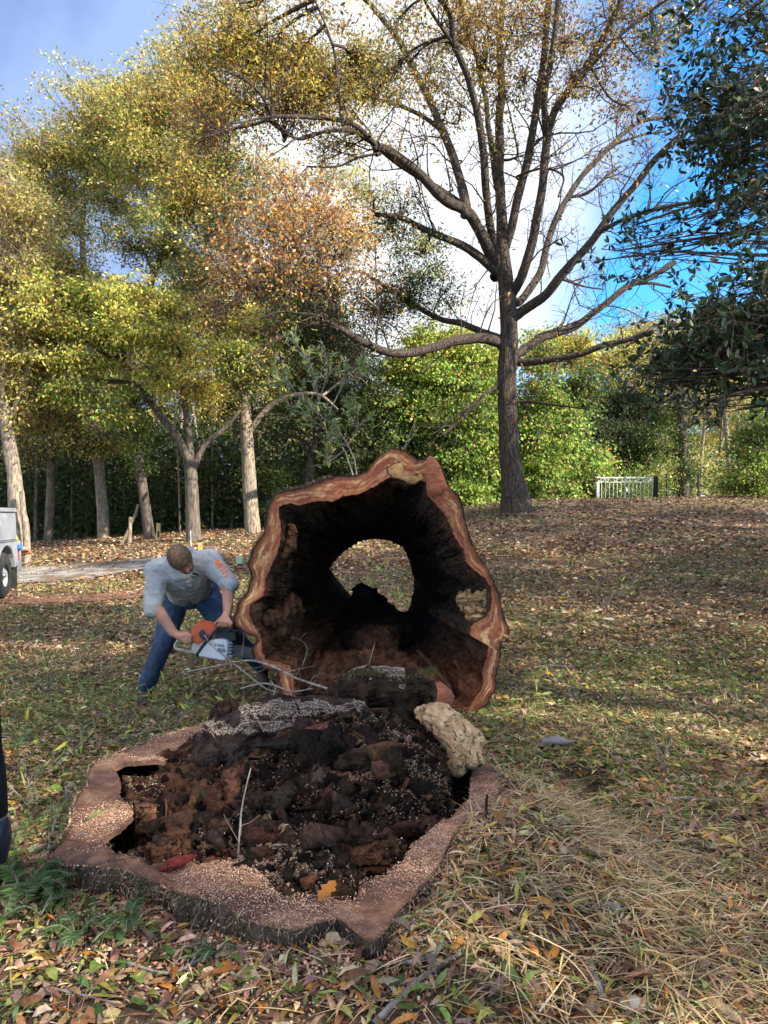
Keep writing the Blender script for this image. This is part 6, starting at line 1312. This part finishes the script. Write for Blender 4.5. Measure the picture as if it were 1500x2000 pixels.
for k in range(14):
    px = 1296+11*k; V, f = tubes(np.array([[P(px, 978, Yf_), P(px, 934+2*math.sin(k), Yf_)]]), np.full((1, 2), .009), 4); link('bar', mesh_np('bar', V, f), M['blackiron'], fen)
M['wood_post'] = mat('yellow_wood_post', (.50, .38, .18), (.38, .27, .12), scale=8, rough=.85, stretch=(2, 2, .5), bump=.3)
def gpt(px, Y0): X0 = (px-750)*Y0/F; return np.array((X0, Y0, float(hgt(X0, Y0))))
def simple_post(name, px, Y0, wd, h, m, label, cat='post', holes=False):
    b = gpt(px, Y0); o = thing(name, b, label, cat)
    boxm('post_body', b[0]-wd/2, b[0]+wd/2, Y0-.04, Y0+.04, b[2]-.1, b[2]+h, m, o, .006)
    if holes:
        for z in (.25, .42): boxm('slot', b[0]-wd*.22, b[0]+wd*.22, Y0-.046, Y0-.0405, b[2]+h*z, b[2]+h*z+.10, M['under'], o)
    return o
simple_post('wooden_post', 310, 22.5, .11, .58, M['wood_post'], 'yellow slotted wooden post standing between the pale leaning trunk and the forked tree', holes=True)
M['boxyel'] = mat('yellow_box', (.46, .36, .12), (.36, .26, .09), scale=6, rough=.7)
o = simple_post('yellow_marker', 391, 19.5, .10, .26, M['boxyel'], 'short yellow brown marker box at the foot of the forked tree', 'marker'); b = gpt(391, 19.5); boxm('cap', b[0]-.065, b[0]+.065, 19.44, 19.56, b[2]+.2605, b[2]+.285, M['under'], o)
M['palegreen'] = mat('pale_green_plastic', (.42, .48, .34), rough=.6)
b = gpt(468, 16.5); o = thing('green_marker', b, 'small pale green plastic marker on the ground left of the log', 'marker'); boxm('panel', b[0]-.07, b[0]+.06, 16.47, 16.53, b[2], b[2]+.19, M['palegreen'], o, .01); boxm('stake', b[0]-.012, b[0]+.012, 16.5315, 16.55, b[2]-.1, b[2]+.12, M['under'], o)
b = gpt(373, 18.5); o = thing('thin_rod', b, 'thin white and black rod stuck in the ground beside the forked tree', 'rod')
for nme, z0, z1, r, m in (('white_section', .22, .62, .014, 'gatewhite'), ('black_section', -.1, .219, .012, 'blackiron')):
    V, f = tubes(np.array([[b+np.array((0, 0, z0)), b+np.array((-.01, 0, z1))]]), np.full((1, 2), r), 8); link(nme, mesh_np(nme, V, f), M[m], o)
# leaning poles and the stacked logs under the pale tree
for (pts, Yv, wv, lb) in (([(238, 1062), (262, 1010), (270, 985)], 23, 6, 'pale pole leaning to the right against the slim tree in the wood'), ([(253, 1060), (254, 1035), (255, 1010)], 22.5, 8, 'short upright pale pole beside the leaning pole')):
    V, f, pc, rr = limb([P(a, b_, Yv) for a, b_ in pts], wv*Yv/F/2, wv*Yv/F/2*.8, 8, 14, .05); o = link('pole', mesh_np('pole', V, f, smooth=True), M['bark_pale']); c = V.mean(0); o.data.transform(Matrix.Translation(-Vector(c))); o.location = c; tag(o, lb, 'pole')
for i, (px, py, dx, lb) in enumerate(((44, 1073, 12, 'topmost of the short stacked logs beside the pale sunlit trunk'), (48, 1079, 14, 'middle one of the short stacked logs beside the pale sunlit trunk'), (42, 1081, 9, 'lowest of the short stacked logs beside the pale sunlit trunk'))):
    V, f, pc, rr = limb([P(px-dx, py, 18.8+.1*i), P(px+dx, py-1, 18.9+.1*i)], .065, .06, 10, 10, .06); o = link('stacked_log', mesh_np('stacked_log', V, f, smooth=True), M['bark_pale'] if i != 1 else M['red_wood']); c = V.mean(0); o.data.transform(Matrix.Translation(-Vector(c))); o.location = c; tag(o, lb, 'log', 'logs stacked by the pale trunk')
V, f, pc, rr = limb([gpt(53, 19.6)+np.array((0, 0, -.1)), P(50, 1030, 19.6), P(46, 1000, 19.6), P(43, 960, 19.6)], .10, .06, 10, 20, .07); o = link('thin_side_trunk', mesh_np('thin_side_trunk', V, f, smooth=True), M['bark_pale']); c = V.mean(0); o.data.transform(Matrix.Translation(-Vector(c))); o.location = c; tag(o, 'thin pale stem growing right against the thick pale sunlit trunk', 'tree')

# ------------------------------------------------------------------ sprigs, saplings, ferns, sticks
SPR = [((.20, .28, .07), 4), ((.34, .36, .08), 3), ((.14, .20, .06), 2), ((.45, .36, .07), 1)]
GREY = [((.16, .22, .07), 4), ((.24, .28, .11), 3), ((.34, .36, .2), 2), ((.46, .42, .08), .8)]
def lanceleaves(pos, d, L, W_, col, nr_=None):
    n = len(pos); d = nrm(d); q = rng.normal(0, 1, (n, 3)); s = nrm(np.cross(d, q)); u = np.cross(s, d); Lc = L[:, None]; Wc = W_[:, None]
    V = np.zeros((n, 6, 3)); cu = rng.uniform(-.25, .05, (n, 1))
    for k, (a, b_, c) in enumerate([(0, 0, 0), (.3, .5, .12), (.3, -.5, .12), (.68, .36, .1), (.68, -.36, .1), (1, 0, 0)]): V[:, k] = pos+d*Lc*a+s*Wc*b_+u*(Wc*c+cu*Lc*a*a)
    tri = np.array([[0, 2, 1], [1, 2, 4], [1, 4, 3], [3, 4, 5]]); return V.reshape(-1, 3), (np.arange(n)[:, None, None]*6+tri).reshape(-1, 3), np.repeat(col, 6, 0)
def sprig(name, label, stems, r0, nleaf, L0, L1, pal, cat='plant', group=None, asp=.2, stemmat='twig', side=0, tip=.0):
    """stems: list of world point paths"""
    base = stems[0][0]; root = thing(name, base, label, cat, group); TWs = []; pcs = []
    for st in stems:
        pc = resample(np.array(st), 14); pc[1:] += rng.normal(0, .004, (13, 3)); rr = r0*np.linspace(1, .3, 14); TWs.append(tubes(pc[None], rr[None], 6)); pcs.append((pc, rr))
    PC = np.array([p for p, r in pcs]); RR = np.array([r for p, r in pcs])
    if side:
        p2, r2 = sprout(PC, RR, side, .3, 1, .9, .7, .1, (.08*L1*10, .28*L1*10), k=5, wob=.15); TWs.append(tubes(p2, np.maximum(r2, .0012), 4))
    merge_obj('stem', TWs, M[stemmat], root)
    tips = PC if not side else p2
    nn_ = len(tips); k = rng.integers(nn_, size=nleaf); t = rng.random(nleaf)**.6*(tips.shape[1]-1); t = np.maximum(t, tips.shape[1]*.25); j = np.clip(t.astype(int), 0, tips.shape[1]-2)
    pos = tips[k, j]+(tips[k, j+1]-tips[k, j])*(t-j)[:, None]; dr = nrm(tips[k, j+1]-tips[k, j])+rng.normal(0, .75, (nleaf, 3)); L = rng.uniform(L0, L1, nleaf)
    V, f, c = lanceleaves(pos, dr, L, L*rng.uniform(asp*.7, asp*1.2, nleaf), pick(pal, nleaf, .15)); lo = link('leaves', mesh_np('leaves', V, f, c), M['leaf'], root)
    return root
# grey stemmed branch top rising behind the log
st = [[P(697, 925, 9.3), P(680, 870, 9.3), P(650, 830, 9.3), (P(625, 790, 9.2)), P(612, 740, 9.1), P(600, 690, 9)], [P(690, 930, 9.4), P(672, 880, 9.4), P(640, 840, 9.4), P(600, 815, 9.4), P(560, 790, 9.3)], [P(640, 815, 9.3), P(665, 760, 9.3), P(690, 735, 9.2), P(735, 705, 9.2)], [P(625, 800, 9.2), P(610, 720, 9.3), P(570, 660, 9.4)], [P(620, 790, 9.2), P(640, 720, 9.1), P(625, 660, 9.1)], [P(650, 830, 9.3), P(600, 790, 9.0), P(555, 740, 9.0)], [P(680, 870, 9.3), P(700, 830, 9.3), P(690, 790, 9.2)], [P(672, 880, 9.4), P(640, 900, 9.6), P(645, 850, 9.6)]]
st = [[st[0][0]-np.array((0, -.1, .75))]+st[0]]+st[1:]
sprig('leafy_branch', 'tall leafy branch with smooth grey stems standing behind the log', st, .011, 950, .06, .115, GREY, 'branch', stemmat='twig', side=130, asp=.30)
sprig('leafy_branch', 'thin twig with yellow leaves rising above the top of the log', [[P(770, 930, 8.6), P(785, 890, 8.6), P(795, 860, 8.6), P(812, 820, 8.6)]], .008, 22, .06, .10, SPR, 'twig', side=6)
places = [(295,1050,9.0,'just left of the bent back of the man'),(330,1075,8.6,'just behind the head of the man'),(432,1050,9.2,'above the shoulder of the man near the forked tree'),(462,1075,8.4,'between the man and the upper left edge of the log'),(475,1110,7.8,'against the log at the height of the orange sleeve print'),(455,1140,7.6,'behind the forearm of the man'),(400,1215,7.2,'under the legs of the man behind the orange saw'),(380,1225,7.6,'in the gap between the legs of the man'),(505,1040,9.5,'left of the log where its rim bends'),(440,1230,7.3,'behind the chainsaw near the log'),
          (770,1180,10.2,'seen through the hollow of the log, middle'),(735,1170,10.6,'seen through the hollow of the log, left'),(795,1160,10.8,'seen through the hollow of the log, right'),(760,1130,11.6,'seen high through the hollow of the log'),(700,1150,11.2,'seen through the hollow beside its left wall'),
          (250,1398,5.6,'in front of the boot of the man'),(300,1385,5.7,'just right of the boot of the man'),(185,1410,5.4,'on the lawn left of the boot of the man'),(345,1400,5.4,'behind the left back corner of the stump'),(480,1388,5.1,'at the back of the dusted dark slab'),(60,1530,4.0,'near the left edge of the picture beside the stump'),(40,1470,4.4,'at the left edge of the lawn by the dark upright object'),
          (1120,1350,6.2,'on the open lawn right of the log'),(1290,1490,4.6,'on the litter far right of the stump'),(985,1375,6.0,'at the right foot of the log'),(1000,1300,6.6,'right beside the lower right rim of the log'),(1440,1380,6.0,'near the right edge of the lawn'),(1060,1220,8.5,'on the lawn to the right of the knot of the log'),(1180,1160,10.2,'on the green patch of the middle lawn'),(90,1330,6.6,'on the lawn below the truck'),(150,1270,7.6,'on the lawn left of the man')]
for px, py, Yv, where in places:
    X0 = (px-750)*Yv/F; z0 = float(hgt(X0, Yv)); b = np.array((X0, Yv, z0-.02)); hh = min(.55, max(.10, (CAMZ+(1000-py)*Yv/F)-z0+.22)); st = []
    for k in range(rng.integers(3, 6)):
        a = rng.uniform(0, 6.28); ln = rng.uniform(.1, .28)*hh/.3; st.append([b, b+np.array((math.cos(a)*ln*.4, math.sin(a)*ln*.4, hh*.55)), b+np.array((math.cos(a)*ln, math.sin(a)*ln, hh*rng.uniform(.7, 1.0)))])
    sprig('leafy_sprig', 'narrow leaved green sprig '+where, st, .004, rng.integers(26, 44), .06, .11, SPR, 'plant', 'narrow leaved sprigs round the log and man', side=8, asp=.19)
# ferns left of and below the stump
def fern(label, b, n, L, seed):
    root = thing('fern', b, label, 'fern', 'ferns beside the stump'); 
    for k in range(n):
        a = rng.uniform(0, 6.28); pc = resample([b, b+np.array((math.cos(a)*L*.4, math.sin(a)*L*.4, L*.35)), b+np.array((math.cos(a)*L*.9, math.sin(a)*L*.9, L*.25))], 16)
        V, f = tubes(pc[None], (.0022*np.linspace(1, .4, 16))[None], 4); m = 28; t = np.linspace(.15, .98, m); j = (t*15).astype(int); j = np.minimum(j, 14); p = pc[j]+(pc[j+1]-pc[j])*((t*15)-j)[:, None]; tg_ = nrm(pc[j+1]-pc[j]); s = nrm(np.cross(tg_, (0, 0, 1.)))
        Ls = L*.26*np.sin(np.pi*np.clip(t*.85+.12, 0, 1)); Vs, Fs, Cs = [], [], []; A_ = ([], [], [])
        for sg in (1, -1): add(A_, *lanceleaves(p, s*sg+tg_*.35+rng.normal(0, .06, (m, 3)), Ls, Ls*.24, pick([((.06, .12, .04), 3), ((.10, .17, .05), 2), ((.12, .15, .07), 1)], m, .12)))
        fo = link('frond', mesh_np('frond', np.concatenate(A_[0]), np.concatenate(A_[1]), np.concatenate(A_[2])), M['leaf'], root); so_ = link('stalk', mesh_np('stalk', V, f), M['twig'], fo)
for i, (px, py, Yv, n, L, lb) in enumerate(((45, 1690, 2.62, 8, .20, 'low green fern at the left corner of the stump'), (80, 1745, 2.5, 5, .13, 'small fern against the bark under the left corner of the stump'), (150, 1780, 2.40, 6, .13, 'dull green fern on the soil below the left front of the stump'), (420, 1815, 2.28, 5, .09, 'tiny fern in the notch under the front rim of the stump'), (250, 1760, 2.42, 6, .12, 'faded fern hanging on the dark bark under the red splinter'))):
    X0 = (px-750)*Yv/F; fern(lb, np.array((X0, Yv, float(hgt(X0, Yv))+.02)), n, L, i)
# sticks: each a thing of its own
def stick(label, pts, r0, r1, m='twig', side=0, name='fallen_stick', cat='stick', group=None, depth=None):
    V, f, pc, rr = limb(pts, r0, r1, 7, 24, .12); lst = [(V, f)]
    if side:
        p2, r2 = sprout(pc[None], np.maximum(rr, .002)[None], side, .2, .95, .8, .7, .05, (.06, .22), k=5, wob=.25); lst.append(tubes(p2, np.maximum(r2*.6, .0012), 4))
    V = np.concatenate([a for a, b_ in lst]); o_ = 0; fs = []
    for a, b_ in lst: fs.append(b_+o_); o_ += len(a)
    o = link(name, mesh_np(name, V, np.concatenate(fs), smooth=True), M[m]); c = V.mean(0); o.data.transform(Matrix.Translation(-Vector(c))); o.location = c; return tag(o, label, cat, group)
def gp(px, py, lift=.02):
    """point on the ground seen at this pixel"""
    Yv = 1.6*F/(py-1000)
    for _ in range(12): z = float(hgt((px-750)*Yv/F, Yv)); Yv = (CAMZ-z-lift)*F/(py-1000)
    return P(px, py, Yv)
stick('long thin pale twig arching from the chainsaw to the front of the log', [P(400, 1240, 5.5), P(415, 1262, 5.45), P(450, 1290, 5.4), P(490, 1322, 5.3), P(520, 1345, 5.2), P(545, 1352, 5.1)], .005, .004, 'lichen_twig', 6)
stick('lichen covered branch lying in front of the lower left of the log', [P(365, 1312, 5.5), P(430, 1300, 5.45), P(490, 1290, 5.4), P(540, 1305, 5.3), P(580, 1325, 5.2), P(640, 1345, 5.0)], .006, .009, 'lichen_twig', 12)
stick('second lichen branch crossing just below the first in front of the log', [P(470, 1345, 5.1), P(520, 1335, 5.1), P(570, 1350, 5.0), P(610, 1345, 4.9)], .006, .005, 'lichen_twig', 6)
stick('grey twig standing upright in front of the left foot of the log', [P(535, 1385, 4.9), P(532, 1365, 4.9), P(538, 1345, 4.95), P(530, 1330, 5)], .004, .003, 'lichen_twig', 2)
stick('thin twig standing up in front of the charred hollow', [P(590, 1300, 5.2), P(600, 1270, 5.2), P(592, 1252, 5.2)], .003, .002, 'lichen_twig', 2)
stick('bare twig standing right of the long leaves in front of the hollow', [P(712, 1330, 4.9), P(720, 1300, 4.9), P(732, 1255, 4.9)], .004, .002, 'lichen_twig', 0)
stick('brown split stick leaning inside the right lower wall of the log', [P(815, 1270, 5.3), P(850, 1310, 5.25), P(880, 1345, 5.2)], .012, .014, 'rot', 0)
st = stick('thin grey upright twig stuck in the rotten middle of the stump', [P(464, 1690, 2.75), P(468, 1630, 2.78), P(474, 1570, 2.85), P(490, 1500, 2.95)], .0045, .0025, 'twig', 3)
stick('forked grey twig lying on the sawdust at the foot of the upright twig', [P(466, 1688, 2.68), P(500, 1660, 2.78), P(520, 1645, 2.85), P(560, 1648, 2.9)], .006, .004, 'lichen_twig', 2)
stick('thin straight twig lying across the sawdust right of the forked twig', [P(540, 1650, 2.8), P(580, 1650, 2.82), P(635, 1655, 2.82)], .004, .002, 'lichen_twig', 0)
stick('small brown forked rootlet on the rotten plates at the left of the stump', [P(320, 1610, 3.02), P(325, 1580, 3.1), P(322, 1545, 3.2), P(326, 1530, 3.2)], .004, .003, 'rot', 2)
stick('dark thin stick leaning on the right outer side of the rim', [P(955, 1615, 3.0), P(950, 1580, 3.05), P(952, 1552, 3.1)], .007, .005, 'rotdark', 0)
def gs(label, pts, r0, r1, m='twig', side=0): stick(label, [gp(a, b_) for a, b_ in pts], r0, r1, m, side)
gs('pale broken stick lying level far right of the burrow', [(1300, 1560), (1350, 1560), (1400, 1566), (1455, 1562)], .012, .010, 'lichen_twig')
gs('grey stick slanting down from the burrow toward the lower right', [(1268, 1592), (1310, 1640), (1355, 1670)], .008, .004, 'twig', 5)
gs('branched grey twig in the straw at the middle right', [(1380, 1690), (1400, 1760), (1425, 1815)], .007, .004, 'lichen_twig', 5)
gs('thick dark stick lying level in the middle of the straw', [(1228, 1785), (1270, 1790), (1308, 1800)], .016, .014, 'bark_log')
gs('dark curved twig below the right corner of the stump', [(945, 1780), (1000, 1830), (1020, 1870), (1080, 1905), (1150, 1910)], .008, .004, 'twig', 4)
gs('lichen stick standing out at the bottom in front of the stump', [(730, 2000), (780, 1950), (830, 1905), (900, 1862)], .010, .006, 'lichen_twig', 3)
gs('short forked twig between the straw and the front of the stump', [(770, 1880), (820, 1875), (860, 1850), (856, 1800)], .007, .005, 'lichen_twig', 2)
gs('rough lichen covered stick near the bottom of the picture', [(1150, 1880), (1165, 1920), (1180, 1955)], .016, .013, 'lichen_twig')
gs('pale splintered bark strip at the bottom right corner', [(1385, 1965), (1420, 1985), (1455, 2010)], .030, .024, 'pale_wood')
gs('dark weathered stick near the right edge above the corner strip', [(1450, 1765), (1475, 1785), (1500, 1805)], .022, .018, 'bark_log')
gs('long pale straight stalk lying in front of the left side of the stump', [(235, 1815), (290, 1780), (350, 1757)], .007, .004, 'pale_wood')
gs('thin white twig bending through the litter left of the stump', [(95, 1660), (110, 1600), (130, 1560), (125, 1500), (135, 1480)], .006, .004, 'lichen_twig', 3)
gs('pale lichen stick lying behind the left back of the stump', [(235, 1445), (290, 1428), (350, 1418)], .009, .007, 'lichen_twig', 4)
gs('short grey stick on the lawn left of the legs of the man', [(255, 1225), (275, 1218), (295, 1220)], .016, .012, 'lichen_twig')
gs('brown stick lying on the lawn right of the log', [(1040, 1305), (1075, 1300), (1120, 1303)], .014, .012, 'twig')
gs('thin twig in the litter at the lower left corner', [(100, 1930), (150, 1940), (230, 1960)], .005, .003, 'twig', 4)
gs('thin grey twig slanting across the leaves below the stump front', [(250, 1880), (330, 1900), (395, 1870)], .005, .004, 'twig', 4)
gs('small stick among the leaves at the right middle', [(1180, 1812), (1240, 1760), (1245, 1700)], .005, .003, 'twig', 4)
gs('crooked twig lying under the sprig right of the rim', [(1010, 1700), (1060, 1740), (1120, 1760)], .006, .003, 'lichen_twig', 4)
# stones, bottle, clods
def pebble(name, label, cat, px, py, sx_, sy_, sz_, m, seed=1, noise=.25):
    b = gp(px, py, .0); V, f, t = ellipsoid((0, 0, 0), (1, 1, 1)); V = V*(1+noise*fbm(V+seed, 1.5, 3))[:, None]*np.array((sx_, sy_, sz_)); V[:, 2] += sz_*.7
    o = link(name, mesh_np(name, V, [f, t], smooth=True), m, None, loc=tuple(b)); return tag(o, label, cat)
M['whitestone'] = mat('white_chip', (.46, .41, .34), (.32, .28, .23), scale=12, rough=.9)
pebble('white_chunk', 'white flat chunk lying on the brown leafy slope right of the log', 'chunk', 1138, 1060, .13, .09, .05, M['whitestone'], 2)
pebble('white_chunk', 'small white flake on the green part of the lawn right of the log', 'chunk', 1190, 1212, .06, .05, .02, M['whitestone'], 3)
pebble('pale_stone', 'pale stone in the litter at the bottom middle', 'stone', 1232, 1970, .045, .03, .022, M['whitestone'], 4)
pebble('pale_stone', 'smaller pale stone right beside the stone at the bottom middle', 'stone', 1268, 1975, .025, .018, .012, M['whitestone'], 5)
pebble('lichen_clump', 'grey frilly clump of lichen near the right edge', 'lichen', 1455, 1795, .040, .035, .02, M['lichen_twig'], 6, .9)
pebble('lichen_clump', 'grey lichen clump beside the dark stick in the straw', 'lichen', 1190, 1780, .05, .03, .02, M['lichen_twig'], 7, .9)
pebble('dark_clod', 'reddish brown clod on the grass behind the saw handle', 'clod', 328, 1278, .10, .08, .06, M['rot'], 8, .7)
M['plastic'] = mat('crushed_clear_plastic', (.16, .14, .13), (.28, .25, .24), scale=20, rough=.25, spec=.6, bump=.6)
b = gp(1085, 1455, .02); bot = thing('plastic_bottle', b, 'crushed grey plastic bottle lying on the litter right of the pale slab', 'bottle')
V, f = lump([b+np.array((-.10, .0, .02)), b+np.array((-.03, .0, .03)), b+np.array((.04, .0, .025)), b+np.array((.09, .0, .02))], [.025, .04, .04, .02], [.018, .024, .022, .014], .012, 60, na=24, npth=30); link('bottle_body', mesh_np('bottle_body', V, f, smooth=True), M['plastic'], bot)
V, f, t = capsule(b+np.array((.08, .0, .022)), .014, b+np.array((.125, .015, .02)), .011, 4, 12); link('bottle_neck', mesh_np('bottle_neck', V, [f, t], smooth=True), M['plastic'], bot)
# dark upright object cut by the left edge, close to the camera
M['cloth'] = mat('black_cloth', (.006, .006, .007), (.012, .012, .013), scale=30, rough=.95, bump=.3)
M['darkgloss'] = mat('dark_glossy_blue', (.012, .018, .032), (.02, .03, .05), scale=8, rough=.3, spec=.6)
Yl = 2.75
lg = thing('person', P(-14, 1830, Yl), 'dark trousered leg of a bystander, cut off by the left edge beside the stump', 'person')
def col_(name, prof, m):
    a = np.linspace(0, 2*math.pi, 28, endpoint=False); V = np.array([P(cx, py, Yl)+np.stack([np.cos(a)*r*Yl/F, np.sin(a)*r*Yl/F, a*0], -1) for cx, py, r in prof]); V += .003*fbm(V, 12, 3)[..., None]; return link(name, mesh_np(name, V, ring_faces(28, len(prof)), smooth=True), m, lg)
col_('trouser_leg', [(-52, 1300, 44), (-44, 1400, 40), (-38, 1460, 38), (-32, 1500, 38), (-28, 1540, 38), (-27, 1592, 39), (-27, 1594, 30)], M['cloth'])
col_('cuff_band', [(-27, 1591, 37), (-27, 1594, 38), (-27, 1599, 38), (-27, 1601, 35)], M['steel'])
col_('rubber_boot', [(-26, 1600, 36), (-25, 1612, 40), (-23, 1635, 41), (-24, 1660, 40), (-26, 1690, 36), (-28, 1720, 32), (-30, 1760, 30), (-30, 1830, 34), (-30, 1845, 30)], M['darkgloss'])
